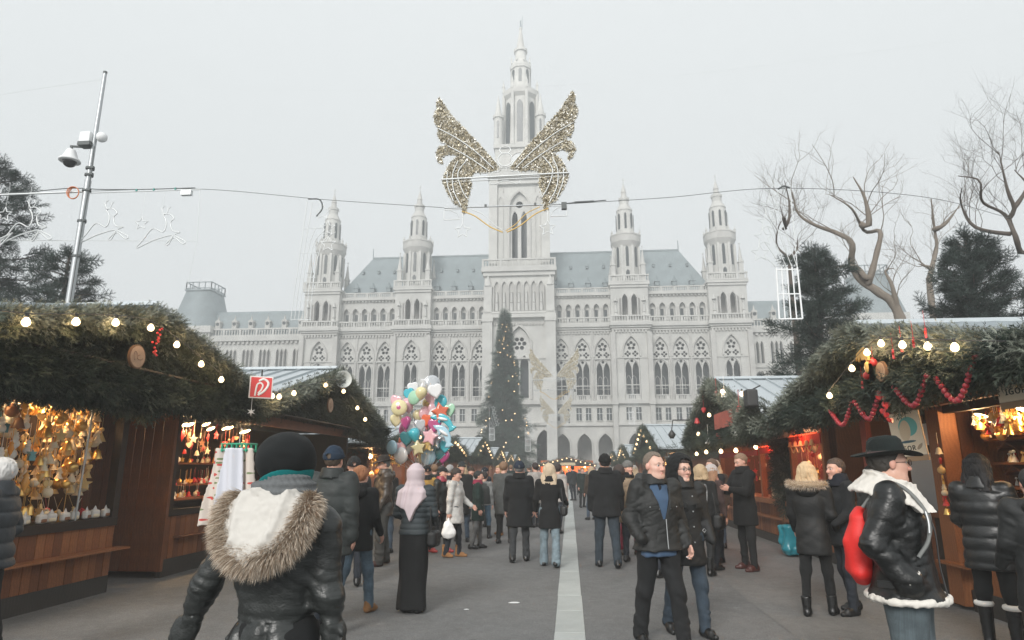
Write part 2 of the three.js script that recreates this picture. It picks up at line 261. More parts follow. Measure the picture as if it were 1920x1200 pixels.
    for (let i = -2; i <= 2; i++) { q('lancet', slit(2.68, i * Math.PI / 4, 40.8, 45, 0.55, u, z), M.pane); q('upper_lancet', slit(1.86, i * Math.PI / 4, 49, 52.4, 0.42, u, z), M.pane); }
    q('doorway', slit(2.72, 0, 38.3, 40.1, 0.7, u, z), M.pane);
    q('gallery', mg([ngon(2.6, 3.15, 44.9, 46.1, 8, u, z), ngon(3.15, 3.15, 46.1, 47.6, 8, u, z), ngon(3.25, 3.25, 47.4, 47.7, 8, u, z)]), M.stone2);
    for (let i = 0; i < 8; i++) { const a = Math.PI / 8 + i * Math.PI / 4; q('gallery_pinnacle', pin(u + Math.sin(a) * 3, z + Math.cos(a) * 3, 47.5, 48.9, 0.3)); }
    q('lantern', mg([ngon(2.0, 1.85, 47.6, 49, 8, u, z), ngon(1.85, 1.62, 49, 53.2, 8, u, z), ngon(1.75, 1.0, 53.2, 54.6, 8, u, z), ngon(0.95, 1.0, 54.4, 56, 8, u, z), ngon(1.15, 1.15, 55.6, 56.1, 8, u, z)]));
    q('spire', mg([ngon(0.75, 0.45, 56, 57.4, 8, u, z), ngon(0.6, 0.02, 57.4, 59.6, 8, u, z), bar([u, 59.4, z], [u, 60.7, z], 0.06), bx(0.5, 0.08, 0.08, u, 60.2, z)]), M.stone2);
  }
  bay(6.3, 17.8, [8, 12.1, 16], 0); bay(-17.8, -6.3, [-16, -12.1, -8], 0);
  bay(25, 36.5, [27, 30.8, 34.7], 0); bay(-36.5, -25, [-34.7, -30.8, -27], 0);
  for (const u of [-40.1, -21.4, 21.4, 40.1]) { bay(u - 3.6, u + 3.6, [u], 1.2, [u], 2.4); ph('tower_buttress', mg([-3.45, 3.45].flatMap((e) => [b6(u + e - 0.45, u + e + 0.45, 0, 27.2, 1.2, 1.9), b6(u + e - 0.6, u + e + 0.6, 13.4, 14.5, 1.2, 2.15)])), M.stone2); sideTower(u); }
  attic(6.85, 17.8, -0.6); attic(-17.8, -6.85, -0.6); attic(25, 36.5, -0.6); attic(-36.5, -25, -0.6);
  // floors and back walls of the loggia and arcade, so the openings are dark rooms
  ph('loggia_floor', mg([b6(-43.7, 43.7, 13.5, 14.0, -6, -0.9), b6(-43.7, 43.7, 9.2, 9.6, -6, -0.9), b6(-43.7, 43.7, 27.2, 28.2, -6, -0.9)]), M.stone2);
  ph('back_wall', b6(-43.7, 43.7, 0, 35, -6.4, -6), M.stone2);
  for (const x of [-43.2, -36.6, -25, -17.8, -6.8, 6.8, 17.8, 25, 36.6, 43.2]) ph('cross_wall', b6(x - 0.3, x + 0.3, 0.02, 28, -6, 0.2), M.stone2);
  // roof with rows of little dormers
  const rf = new THREE.BufferGeometry(); const A = [[-38, 36, -1.2], [38, 36, -1.2], [33, 46.8, -8.5], [-33, 46.8, -8.5], [38, 36, -16], [-38, 36, -16]];
  rf.setAttribute('position', new THREE.Float32BufferAttribute([0, 1, 2, 0, 2, 3, 1, 4, 2, 4, 5, 3, 4, 3, 2, 5, 0, 3].flatMap((i) => A[i]), 3)); rf.computeVertexNormals();
  const R = ph('roof', rf, M.slate);
  mk('ridge_cresting', worldUV(mg([b6(-33, 33, 46.7, 47.05, -8.65, -8.35), bar([-33, 46.8, -8.5], [-33, 49, -8.5], 0.1), bar([33, 46.8, -8.5], [33, 49, -8.5], 0.1)])), M.slate, R);
  const dormG = worldUV(mg([bx(0.7, 0.8, 1.2, 0, 0.4, 0), new THREE.ConeGeometry(0.75, 1.3, 4).rotateY(Math.PI / 4).translate(0, 1.4, 0.2)]));
  for (let i = 0; i < 21; i++) for (const [y, w] of [[37.2, 1], [42.3, 0.55]]) { const x = -34 + i * 3.4; if (Math.abs(x) < 6 || Math.abs(Math.abs(x) - 21.4) < 3 || (w < 1 && Math.abs(x) > 34.5)) continue; const d = mk('dormer', dormG, M.slate, R); d.position.set(x, y, -1.2 - (y - 36) / 10.8 * 7.3 + 0.1); d.scale.setScalar(w * 1.05); }
  // central tower
  const C = grp('central_tower', H), q = (n, g, m = M.stone) => { const o = mk(n, worldUV(g), m, C); if (/frieze/.test(n)) o.userData.kind = 'stuff'; return o; }, zc = -4.6;
  {
    const s = rectShape(-6.85, 6.85, 0, 39.6); s.holes.push(archHole(0, 4.2, 14.5, 24.8, 28.6)); for (const x of [-4.6, 0, 4.6]) s.holes.push(archHole(x, 2.8, 0.02, 6.4, 8.8));
    q('tower_front', mg([extr(s, 1, 1.2), b6(-6.85, -5.9, 0, 39.6, -11.4, 1.2), b6(5.9, 6.85, 0, 39.6, -11.4, 1.2)]));
    q('great_window', (() => { const t = archShape(0, 4.1, 14.6, 24.8, 28.5); t.holes.push(archHole(-0.95, 1.6, 14.8, 21, 23), archHole(0.95, 1.6, 14.8, 21, 23)); for (let i = 0; i < 6; i++) t.holes.push(circ(Math.cos(i * 1.047) * 0.95, 25.3 + Math.sin(i * 1.047) * 0.95, 0.42)); t.holes.push(circ(0, 25.3, 0.35)); return extr(t, 0.4, 1.4); })());
    q('pane', b6(-2.4, 2.4, 14, 29, -0.4, -0.3), M.pane); q('tower_floor', mg([b6(-5.9, 5.9, 9.2, 9.6, -6, 1.2), b6(-5.9, 5.9, 0.02, 39, -6.4, -6), b6(-5.9, 5.9, 39, 39.4, -6, 1)]), M.stone2);
    q('tower_moulding', mg([archBand(0, 4.2, 14.5, 24.8, 28.6, 0.4, 0.4, 2.2), ...[-4.6, 0, 4.6].map((x) => archBand(x, 2.8, 0.02, 6.4, 8.8, 0.4, 0.35, 2.2)), b6(-7.05, 7.05, 9.6, 10.1, 1.2, 2.7), b6(-7.05, 7.05, 13.5, 14.2, 1.2, 3), b6(-7, 7, 22.2, 22.5, 1.2, 2.4)]), M.stone2);
    for (const x of [-6.1, 6.1]) q('corner_buttress', mg([b6(x - 0.95, x + 0.95, 0, 30, 2.2, 3.3), b6(x - 0.8, x + 0.8, 30, 36.8, 2.2, 2.9), b6(x - 1.1, x + 1.1, 29.4, 30.2, 2.2, 3.5), new THREE.ConeGeometry(0.9, 2.6, 4).rotateY(Math.PI / 4).translate(x, 38, 2.5)]));
    const d = []; for (let x = -4.8; x <= 4.9; x += 0.62) d.push(bx(0.32, 0.5, 0.4, x, 28.9 + 0.2, 2.4)); q('dentil_frieze', mg(d), M.stone2);
    q('cornice', mg([b6(-7.2, 7.2, 30.2, 30.9, 1.2, 3.3), b6(-7, 7, 31.1, 31.5, 1.2, 2.9)]));
    for (let i = 0; i < 7; i++) { const x = -4.35 + i * 1.45; q('niche', mg([archBand(x, 0.95, 31.6, 36.4, 37.6, 0.14, 0.5, 2.2), cyl(0.12, 0.12, 5, 6, x - 0.72, 31.6, 2.6)]), M.stone2); q('statue', mg([cyl(0.3, 0.2, 1.9, 8, x, 33.3, 2.55), sph(0.2, x, 35.4, 2.55, 8, 6), cyl(0.36, 0.36, 1.6, 6, x, 31.6, 2.5)])); q('niche_back', extr(archShape(x, 0.95, 31.6, 36.4, 37.6), 0.05, 2.2), M.stone2); }
    q('gallery', mg([b6(-7.1, 7.1, 38.8, 39.6, -11.5, 2.7), b6(-7.4, 7.4, 39.6, 40.4, -11.8, 3.1), balu(-7.3, 7.3, 40.4, 1.8, 2.9, 0.6)]));
    // shaft 42-59 with paired belfry lancets
    const sh = rectShape(-5.8, 5.8, 40, 60); sh.holes.push(archHole(0, 3.9, 42.4, 53.5, 57));
    q('shaft', mg([extr(sh, 1, 0.2), b6(-5.8, -4.8, 40, 60, -10.4, 0.2), b6(4.8, 5.8, 40, 60, -10.4, 0.2), b6(-5.8, 5.8, 40, 60, -10.5, -9.6), b6(-4.8, 4.8, 59, 60, -9.6, 0.2), ...[-5.3, 5.3].map((x) => b6(x - 0.85, x + 0.85, 40, 60, 1.2, 1.8))]));
    const tw = archShape(0, 3.9, 42.4, 53.5, 57); tw.holes.push(archHole(-0.93, 1.15, 42.6, 51.4, 53), archHole(0.93, 1.15, 42.6, 51.4, 53), circ(0, 54.4, 0.75)); q('belfry_tracery', extr(tw, 0.4, 0.4)); q('belfry_moulding', archBand(0, 3.9, 42.4, 53.5, 57, 0.4, 0.35, 1.2), M.stone2);
    q('louvre', b6(-2, 2, 42, 57, -2, -1.8), M.pane);
    for (const x of [-3.8, 3.8]) q('blind_lancet', mg([archBand(x, 0.9, 43, 54.5, 56, 0.16, 0.2, 1.2), archBand(x, 0.9, 57, 58.5, 59.2, 0.12, 0.2, 1.2)]), M.stone2);
    q('shaft_cornice', mg([b6(-6.2, 6.2, 58.6, 59.2, -10.9, 1.9), b6(-6.5, 6.5, 60, 60.9, -11.2, 2.2), balu(-6.2, 6.2, 60.9, 1.5, 1.9, 0.6)]));
    // clock stage and open octagon
    q('clock_stage', mg([b6(-5.1, 5.1, 60, 67.6, -9.7, 0.7), b6(-5.4, 5.4, 67.2, 68, -10, 1.1)]));
    q('clock_face', new THREE.CylinderGeometry(1.7, 1.7, 0.2, 32).rotateX(Math.PI / 2).translate(0, 64.2, 0.8), M.white); q('clock_ring', new THREE.TorusGeometry(1.8, 0.18, 6, 32).translate(0, 64.2, 0.85), M.stone2);
    q('clock_hand', mg([bx(0.12, 1.3, 0.06, 0, 64.7, 0.95), bx(0.9, 0.12, 0.06, 0.4, 64.2, 0.95)]), M.dark);
    q('octagon', mg([ngon(4.1, 3.6, 67.6, 81, 8, 0, zc), ...[0, 1, 2, 3, 4, 5, 6, 7].map((i) => { const a = Math.PI / 8 + i * Math.PI / 4; return new THREE.CylinderGeometry(0.38, 0.5, 14, 6).translate(Math.sin(a) * 3.95, 74.6, zc + Math.cos(a) * 3.95); })]));
    for (let i = -2; i <= 2; i++) { q('octagon_lancet', slit(3.95, i * Math.PI / 4, 69.5, 79.5, 1.25, 0, zc), M.pane); q('lantern_lancet', slit(2.35, i * Math.PI / 4, 84, 88.2, 0.7, 0, zc), M.pane); }
    for (const [x, z] of [[-4.5, 0.1], [4.5, 0.1], [-4.5, -9.1], [4.5, -9.1]]) { q('corner_turret', mg([ngon(1.0, 0.95, 67.8, 74.6, 8, x, z), ngon(1.2, 1.2, 74.4, 75, 8, x, z), ngon(0.85, 0.02, 75, 80, 8, x, z)])); q('turret_lancet', slit(0.98, 0, 69.5, 73.6, 0.42, x, z), M.pane); }
    q('octagon_gallery', mg([ngon(3.6, 4.2, 80.6, 81.4, 8, 0, zc), ngon(4.2, 4.2, 81.4, 82.6, 8, 0, zc)]), M.stone2);
    for (let i = 0; i < 8; i++) { const a = Math.PI / 8 + i * Math.PI / 4; q('gallery_pinnacle', pin(Math.sin(a) * 4, zc + Math.cos(a) * 4, 82.4, 85.4, 0.5)); q('crown_pinnacle', pin(Math.sin(a) * 2.2, zc + Math.cos(a) * 2.2, 90.2, 92, 0.3)); }
    q('lantern', mg([ngon(2.6, 2.25, 82, 88.8, 8, 0, zc), ngon(2.5, 2.5, 88.6, 89.4, 8, 0, zc), ngon(2.3, 1.6, 89.4, 91, 8, 0, zc), ngon(1.35, 1.25, 91, 93.6, 8, 0, zc), ngon(1.6, 1.6, 93.4, 94, 8, 0, zc)]));
    q('spire', mg([ngon(1.05, 0.25, 94, 99.4, 8, 0, zc), sph(0.4, 0, 99.6, zc, 8, 6)]), M.stone2);
    q('figure', mg([cyl(0.28, 0.14, 1.7, 8, 0, 99.8, zc), sph(0.2, 0, 101.6, zc, 8, 6), bar([0.4, 99.9, zc], [0.45, 103, zc], 0.05)]), M.slate);
  }
  // wings
  for (const sgn of [-1, 1]) {
    const W = grp('wing', H), X = (a, b) => sgn > 0 ? [a, b] : [-b, -a], w = (n, g, m = M.stone) => { const o = mk(n, worldUV(g), m, W); if (/frieze|crest/.test(n)) o.userData.kind = 'stuff'; return o; };
    const [x0, x1] = X(43.7, 66), z = -3, s = rectShape(x0, x1, 0, 28);
    const cs = []; for (let i = 0; i < 6; i++) cs.push(sgn * (46 + i * 3.62));
    for (const c of cs) for (const e of [-0.85, 0, 0.85]) s.holes.push(archHole(c + e, 0.55, 21.6, 25, 25.9));
    for (const c of cs) { s.holes.push(archHole(c, 1.8, 14.6, 18.6, 20)); s.holes.push(archHole(c, 2.2, 0.05, 5.6, 7.6)); }
    w('wall', extr(s, 0.8, z - 0.8)); w('wing_back', mg([b6(x0, x1, 0, 34, z - 9, z - 8.6), b6(x0, x1, 9, 9.5, z - 8, z - 1), b6(x0, x1, 13.4, 13.8, z - 8, z - 1), b6(x0, x1, 20.4, 20.9, z - 8, z - 1)]), M.stone2);
    for (const c of cs) { w('window', mg([-0.85, 0, 0.85].map((e) => archBand(c + e, 0.55, 21.5, 25, 25.9, 0.12, 0.16, z))), M.stone2); w('pane', b6(c - 1.3, c + 1.3, 21.3, 26, z - 1.3, z - 1.2), M.pane); w('window_arch', archBand(c, 1.8, 14.6, 18.6, 20, 0.22, 0.2, z), M.stone2); w('pane', b6(c - 1, c + 1, 14.4, 20.2, z - 1.3, z - 1.2), M.pane); }
    for (const [y0, y1, d] of [[9.6, 10, 0.35], [13.6, 14.2, 0.5], [20.7, 21.1, 0.3]]) w('string_course', b6(x0, x1, y0, y1, z, z + d));
    const d = []; for (let x = x0 + 0.4; x < x1; x += 0.95) d.push(bx(0.5, 0.55, 0.4, x, 27.3, z + 0.2)); w('dentil_frieze', mg(d), M.stone2);
    w('cornice', mg([b6(x0, x1, 27.6, 28.6, z - 0.6, z + 0.7), balu(x0, x1, 28.6, 1.7, z + 0.4, 0.6)]));
    const rs = new THREE.Shape(); rs.moveTo(0.2, 28.6); rs.lineTo(1.6, 33.4); rs.quadraticCurveTo(2.0, 34.6, 3.2, 34.8); rs.lineTo(9, 34.8); rs.lineTo(9, 28.6);
    w('mansard_roof', extr(rs, x1 - x0).rotateY(Math.PI / 2).translate(x0, 0, z), M.slate);
    for (const c of cs) w('dormer', mg([bx(1.0, 1.3, 1.6, c, 31.0, z - 0.8), new THREE.CylinderGeometry(0.6, 0.6, 1.7, 10, 1, false, 0, Math.PI).rotateZ(Math.PI / 2).rotateY(Math.PI / 2).translate(c, 31.7, z - 0.8), new THREE.ConeGeometry(0.3, 1.2, 4).translate(c, 32.8, z - 0.3)]), M.stone2);
    for (const c of cs) w('dormer_pane', new THREE.CylinderGeometry(0.36, 0.36, 0.1, 12).rotateX(Math.PI / 2).translate(c, 31.4, z + 0.02), M.pane);
    // corner pavilion with a concave roof and an iron crest
    const px = sgn * 69.4, V4 = Math.PI / 4;
    w('pavilion_wall', b6(px - 4.4, px + 4.4, 0, 30.5, z - 7.5, z + 1.2)); w('pavilion_cornice', b6(px - 4.8, px + 4.8, 29.4, 30.8, z - 8, z + 1.7));
    const sq = (r0, r1, y0, y1) => new THREE.CylinderGeometry(r1 * 1.414, r0 * 1.414, y1 - y0, 4).rotateY(V4).translate(px, (y0 + y1) / 2, z - 3.2);
    w('pavilion_roof', mg([sq(4.5, 3.9, 30.8, 33.4), sq(3.9, 3.2, 33.4, 36.6), sq(3.2, 2.75, 36.6, 39), sq(3.0, 3.0, 39, 39.3)]), M.slate);
    const cr = []; for (let i = 0; i <= 4; i++) for (const k of [-1, 1]) { cr.push(bx(0.16, 1.7, 0.16, px - 2.8 + i * 1.4, 40.1, z - 3.2 + k * 2.8), bx(0.16, 1.7, 0.16, px + k * 2.8, 40.1, z - 6 + i * 1.4)); }
    for (const k of [-1, 1]) for (const y of [39.6, 40.9]) cr.push(bx(5.8, 0.16, 0.16, px, y, z - 3.2 + k * 2.8), bx(0.16, 0.16, 5.8, px + k * 2.8, y, z - 3.2)); w('roof_crest', mg(cr), M.slate);
  }
}
// ---------------------------------------------------------------- market stalls
const ORD = ['first', 'second', 'third', 'fourth', 'fifth', 'sixth', 'seventh', 'eighth', 'ninth', 'tenth', 'eleventh'];
const FONT = await new FontLoader().loadAsync('fonts/droid/droid_sans_bold.typeface.json');
function text(s, size, depth = 0.004) { const g = new TextGeometry(s, { font: FONT, size, depth, curveSegments: 3 }); g.computeBoundingBox(); const b = g.boundingBox; return g.translate(-(b.min.x + b.max.x) / 2, -(b.min.y + b.max.y) / 2, 0); }
// fir twig: a stem with side twigs, all set with needles
function sprigGeo(len, n, needle, drop) {
  const pos = [], tri = (a, b, c) => pos.push(a.x, a.y, a.z, b.x, b.y, b.z, c.x, c.y, c.z);
  const twig = (o, d, l, k) => {
    const side = V(d.z, 0.1, -d.x).normalize(), up = d.clone().cross(side).normalize();
    tri(o.clone().addScaledVector(side, 0.004), o.clone().addScaledVector(side, -0.004), o.clone().addScaledVector(d, l)); tri(o.clone().addScaledVector(up, 0.004), o.clone().addScaledVector(up, -0.004), o.clone().addScaledVector(d, l));
    for (let i = 0; i < k; i++) {
      const t = (i + rnd()) / k, a = rr(0, 6.283), p = o.clone().addScaledVector(d, l * t); p.y -= drop * t * t * l;
      const q = side.clone().multiplyScalar(Math.cos(a)).addScaledVector(up, Math.sin(a) * 0.7).multiplyScalar(0.8).addScaledVector(d, 0.75).normalize(), w = q.clone().cross(up).normalize().multiplyScalar(0.0028 + needle * 0.035);
      tri(p.clone().add(w), p.clone().sub(w), p.clone().addScaledVector(q, needle * rr(0.7, 1.15)));
    }
  };
  twig(V(0, 0, 0), V(0, 0, 1), len, n);
  for (let i = 0; i < 5; i++) { const s = i % 2 ? 1 : -1, t = 0.15 + 0.14 * i; twig(V(0, -drop * t * t * len, t * len), V(s * 0.75, rr(-0.2, 0.2), 0.75).normalize(), len * (0.62 - 0.08 * i), Math.round(n * (0.62 - 0.08 * i))); }
  const g = new THREE.BufferGeometry(); g.setAttribute('position', new THREE.Float32BufferAttribute(pos, 3)); g.computeVertexNormals(); return g;
}
const SPRIG = [sprigGeo(0.30, 46, 0.035, 0.3), sprigGeo(0.26, 40, 0.042, 0.5)], SPRIG_FAR = sprigGeo(0.36, 18, 0.06, 0.4);
M.fir = std([1, 1, 1], 0.75); M.fir.side = THREE.DoubleSide;
const pickCol = (pal) => { const [a, b] = pal, t = rnd(), k = rr(0.75, 1.25); return new THREE.Color().setRGB(lerp(a[0], b[0], t) * k, lerp(a[1], b[1], t) * k, lerp(a[2], b[2], t) * k); };
const FROST_SKYLIT = [[0.05, 0.066, 0.044], [0.27, 0.29, 0.24]], GREEN = [[0.009, 0.02, 0.015], [0.026, 0.043, 0.03]], MIX = [[0.018, 0.034, 0.024], [0.085, 0.10, 0.07]];  // frost plus painted sky light; GREEN and MIX: dark needles plus painted shade
function place(p, dir, roll, s) { // matrix with +z along dir
  const q = new THREE.Quaternion().setFromUnitVectors(V(0, 0, 1), dir.clone().normalize()); q.multiply(new THREE.Quaternion().setFromAxisAngle(V(0, 0, 1), roll));
  return new THREE.Matrix4().compose(p, q, V(s, s, s));
}
function firBunch(parent, P, spots, geo = SPRIG[0], name = 'fir_garland') { // spots: [world point, dir, scale, palette]
  const l = [], c = []; for (const [p, d, s, pal] of spots) { l.push(place(p.clone().sub(P), d, rr(0, 6.28), s)); c.push(pickCol(pal)); }
  return instances(name, geo, M.fir, l, parent, c);
}
function garlandAlong(pts, perM, r, out, pal, s = 1) { // fir twigs wound round a line
  const o = []; for (let i = 0; i + 1 < pts.length; i++) { const a = pts[i], b = pts[i + 1], L = a.distanceTo(b), d = b.clone().sub(a).normalize();
    for (let k = 0; k < L * perM; k++) { const t = rnd(), an = rr(0, 6.28), q = V(Math.cos(an) * out, Math.sin(an) * 0.8, rr(-0.3, 0.3)), p = a.clone().lerp(b, t).addScaledVector(q, r * Math.sqrt(rnd()));
      o.push([p, q.clone().multiplyScalar(0.55).addScaledVector(d, rr(-1, 1)).add(V(out * 0.5, -0.35, 0)), rr(0.7, 1.2) * s, q.y > -0.45 ? pal : MIX]); } }  // underside of a frosted garland takes MIX, its shade put into the colour
  return o;
}
const wp = (m, P, x, y, z) => { m.position.set(x - P.x, y - P.y, z - P.z); return m; };
const wmk = (n, g, mat, parent, P) => { const m = mk(n, g, mat, parent); m.position.copy(P).negate(); return m; };
const glow = (c, k) => { const m = std([0.9, 0.85, 0.7], 0.4); m.emissive.setRGB(...c); m.emissiveIntensity = k; return m; };
M.bulb = glow([1, 0.72, 0.38], 2.2); M.bulbFar = glow([1, 0.62, 0.28], 1.5);
const BULB = mg([lathe([[0.0, -0.05], [0.018, -0.047], [0.034, -0.03], [0.038, -0.012], [0.03, 0.012], [0.017, 0.03], [0.015, 0.036]], 14)]), SOCKET = cyl(0.017, 0.015, 0.04, 8, 0, 0.034, 0);
const LIGHT_LIMIT = { n: 0 };
function bulb(parent, P, x, y, z, power = 0, s = 1) { const b = wp(mk('bulb', BULB, M.bulb, parent), P, x, y, z); b.scale.setScalar(s); mk('socket', SOCKET, M.blackMetal, b); if (power) { const l = new THREE.PointLight(new THREE.Color(1, 0.66, 0.33), power); l.castShadow = true; l.shadow.radius = 1.5; l.position.set(0, -0.01, 0); b.add(l); } return b; }
const PLANKMATS = [M.wood, M.woodB, M.woodC];
const plankCache = {};
function planks(parent, P, o) { // boards side by side: o.axis 'x'|'z' along which they are set, face at o.at
  const n = Math.max(1, Math.round((o.b - o.a) / (o.w || 0.14))), w = (o.b - o.a) / n, h = o.y1 - o.y0, key = [o.axis, w.toFixed(3), h.toFixed(3)].join();
  const g = plankCache[key] ||= worldUV(o.axis === 'z' ? new RoundedBoxGeometry(0.025, h, w - 0.006, 1, 0.004) : new RoundedBoxGeometry(w - 0.006, h, 0.025, 1, 0.004));
  for (let i = 0; i < n; i++) { const c = o.a + w * (i + 0.5), m = mk('plank', g, (o.mats || PLANKMATS)[(rnd() * 3) | 0], parent), j = rr(-0.003, 0.003); o.axis === 'z' ? wp(m, P, o.at + j, (o.y0 + o.y1) / 2, c) : wp(m, P, c, (o.y0 + o.y1) / 2, o.at + j); }
}
function stallShell(name, label, group, o) { // o: s side (-1 left of the street), xf front wall, xg gable plane, xb back, zc, hw, ya, ye, near wall z0, far wall z1
  const P = V(o.xf, 0, o.zc), T = thing(name, label, 'stall', [P.x, P.y, P.z], 0, group), { s, xg, xb, zc, hw, ya, ye } = o, ang = Math.atan2(ya - ye, hw), L = Math.hypot(hw, ya - ye), zN = zc + hw, zF = zc - hw;
  const x0 = Math.min(xg, xb), x1 = Math.max(xg, xb), n = Math.round((x1 - x0) / 0.42), w = (x1 - x0) / n;
  const pg = mg([bx(w - 0.004, 0.02, L + 0.12), bx(0.022, 0.05, L + 0.12, -w / 2 + 0.012, 0.03, 0)]);
  for (const k of [1, -1]) for (let i = 0; i < n; i++) { const m = wp(mk('roof_panel', pg, M.metalRoof, T), P, x0 + w * (i + 0.5), (ya + ye) / 2 + 0.06, zc + k * hw / 2); m.rotation.x = k * ang; }
  wmk('ridge_cap', tr(mg([bx(x1 - x0 + 0.1, 0.03, 0.2, 0, 0.02, 0), bx(x1 - x0 + 0.1, 0.05, 0.05, 0, 0.05, 0)]), (x0 + x1) / 2, ya + 0.08, zc), M.metalRoof, T, P);
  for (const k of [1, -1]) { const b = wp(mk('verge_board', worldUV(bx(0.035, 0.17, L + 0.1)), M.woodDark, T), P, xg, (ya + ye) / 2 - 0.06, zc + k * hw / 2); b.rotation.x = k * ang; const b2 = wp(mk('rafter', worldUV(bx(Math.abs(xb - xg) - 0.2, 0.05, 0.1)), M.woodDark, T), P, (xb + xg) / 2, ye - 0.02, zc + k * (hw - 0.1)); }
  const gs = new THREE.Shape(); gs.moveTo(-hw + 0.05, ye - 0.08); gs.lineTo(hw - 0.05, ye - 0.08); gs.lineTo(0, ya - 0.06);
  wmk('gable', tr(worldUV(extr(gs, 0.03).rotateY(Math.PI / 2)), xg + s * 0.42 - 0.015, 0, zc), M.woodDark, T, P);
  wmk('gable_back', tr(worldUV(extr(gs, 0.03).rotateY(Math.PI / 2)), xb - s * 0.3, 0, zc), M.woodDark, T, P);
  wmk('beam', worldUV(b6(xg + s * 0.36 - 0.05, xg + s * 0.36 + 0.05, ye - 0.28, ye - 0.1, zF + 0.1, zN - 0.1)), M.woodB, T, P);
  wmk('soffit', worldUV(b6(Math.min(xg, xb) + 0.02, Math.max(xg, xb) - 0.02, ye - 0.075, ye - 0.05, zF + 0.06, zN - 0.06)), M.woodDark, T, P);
  return { T, P, zN, zF, ang, L };
}
function verge(o, dx, dy = 0) { const x = o.xg + dx; return [V(x, o.ye + dy, o.zc + o.hw), V(x, o.ya + dy, o.zc), V(x, o.ye + dy, o.zc - o.hw)]; }
function curtain(o, n, yb, pal, dx) { // twigs hanging over the gable; their darkened palettes paint in the shade there
  const l = []; for (let i = 0; i < n; i++) { const z = o.zc + rr(-o.hw, o.hw), yt = o.ya - (o.ya - o.ye) * Math.abs(z - o.zc) / o.hw, y = lerp(yb, yt, rnd()); l.push([V(o.xg + dx + rr(-0.05, 0.05), y + 0.12, z), V(-o.s * rr(0.1, 0.7), -1, rr(-0.5, 0.5)), rr(0.8, 1.25), pal]); } return l;
}
const PL = (x, y, z, i, c = [1, 0.62, 0.3], r = 4) => { const l = new THREE.PointLight(new THREE.Color(...c), i); l.position.set(x, y, z); l.castShadow = true; l.shadow.radius = r; scene.add(l); return l; };
M.lampFace = glow([1, 0.7, 0.38], 5); M.lampShade = std([0.2, 0.2, 0.2], 0.4, { metalness: 0.7 });
function spotLamp(parent, P, x, y, z, power, tilt = 0) { const L = wp(mk('display_lamp', lathe([[0.075, 0], [0.07, 0.03], [0.03, 0.075], [0.012, 0.09], [0.012, 0.2]], 14), M.lampShade, parent), P, x, y, z); L.rotation.z = tilt; mk('lamp_face', new THREE.CylinderGeometry(0.068, 0.068, 0.006, 14).translate(0, 0.004, 0), M.lampFace, L); const l = new THREE.PointLight(new THREE.Color(1, 0.64, 0.32), power); l.position.set(0, -0.03, 0); l.castShadow = true; l.shadow.radius = 3.4; L.add(l); return L; }
function woodDisc(parent, P, x, y, z, r, s, tilt, digits) {
  const d = wp(mk('number_disc', mg([new THREE.CylinderGeometry(r, r * 1.02, 0.03, 28)]).rotateZ(Math.PI / 2), std([0.14, 0.075, 0.04], 0.9), parent), P, x, y, z); d.rotation.set(tilt, 0, 0);
  mk('disc_face', new THREE.CylinderGeometry(r * 0.9, r * 0.9, 0.006, 28).rotateZ(Math.PI / 2).translate(-s * 0.017, 0, 0), std([0.52, 0.36, 0.25], 0.7, { map: TX.wood }), d);
  mk('burnt_mark', mg([0.3, -0.3].map((q, i) => new THREE.TorusGeometry(r * 0.3, r * 0.035, 4, 20, digits ? 5.4 : 4.2).scale(0.7, 1.25, 0.4).rotateZ(i ? 0.4 : 2).translate(q * r, q * r * 0.2, 0))).rotateY(-s * Math.PI / 2).translate(-s * 0.021, 0, 0), std([0.2, 0.11, 0.065], 0.8), d);
}
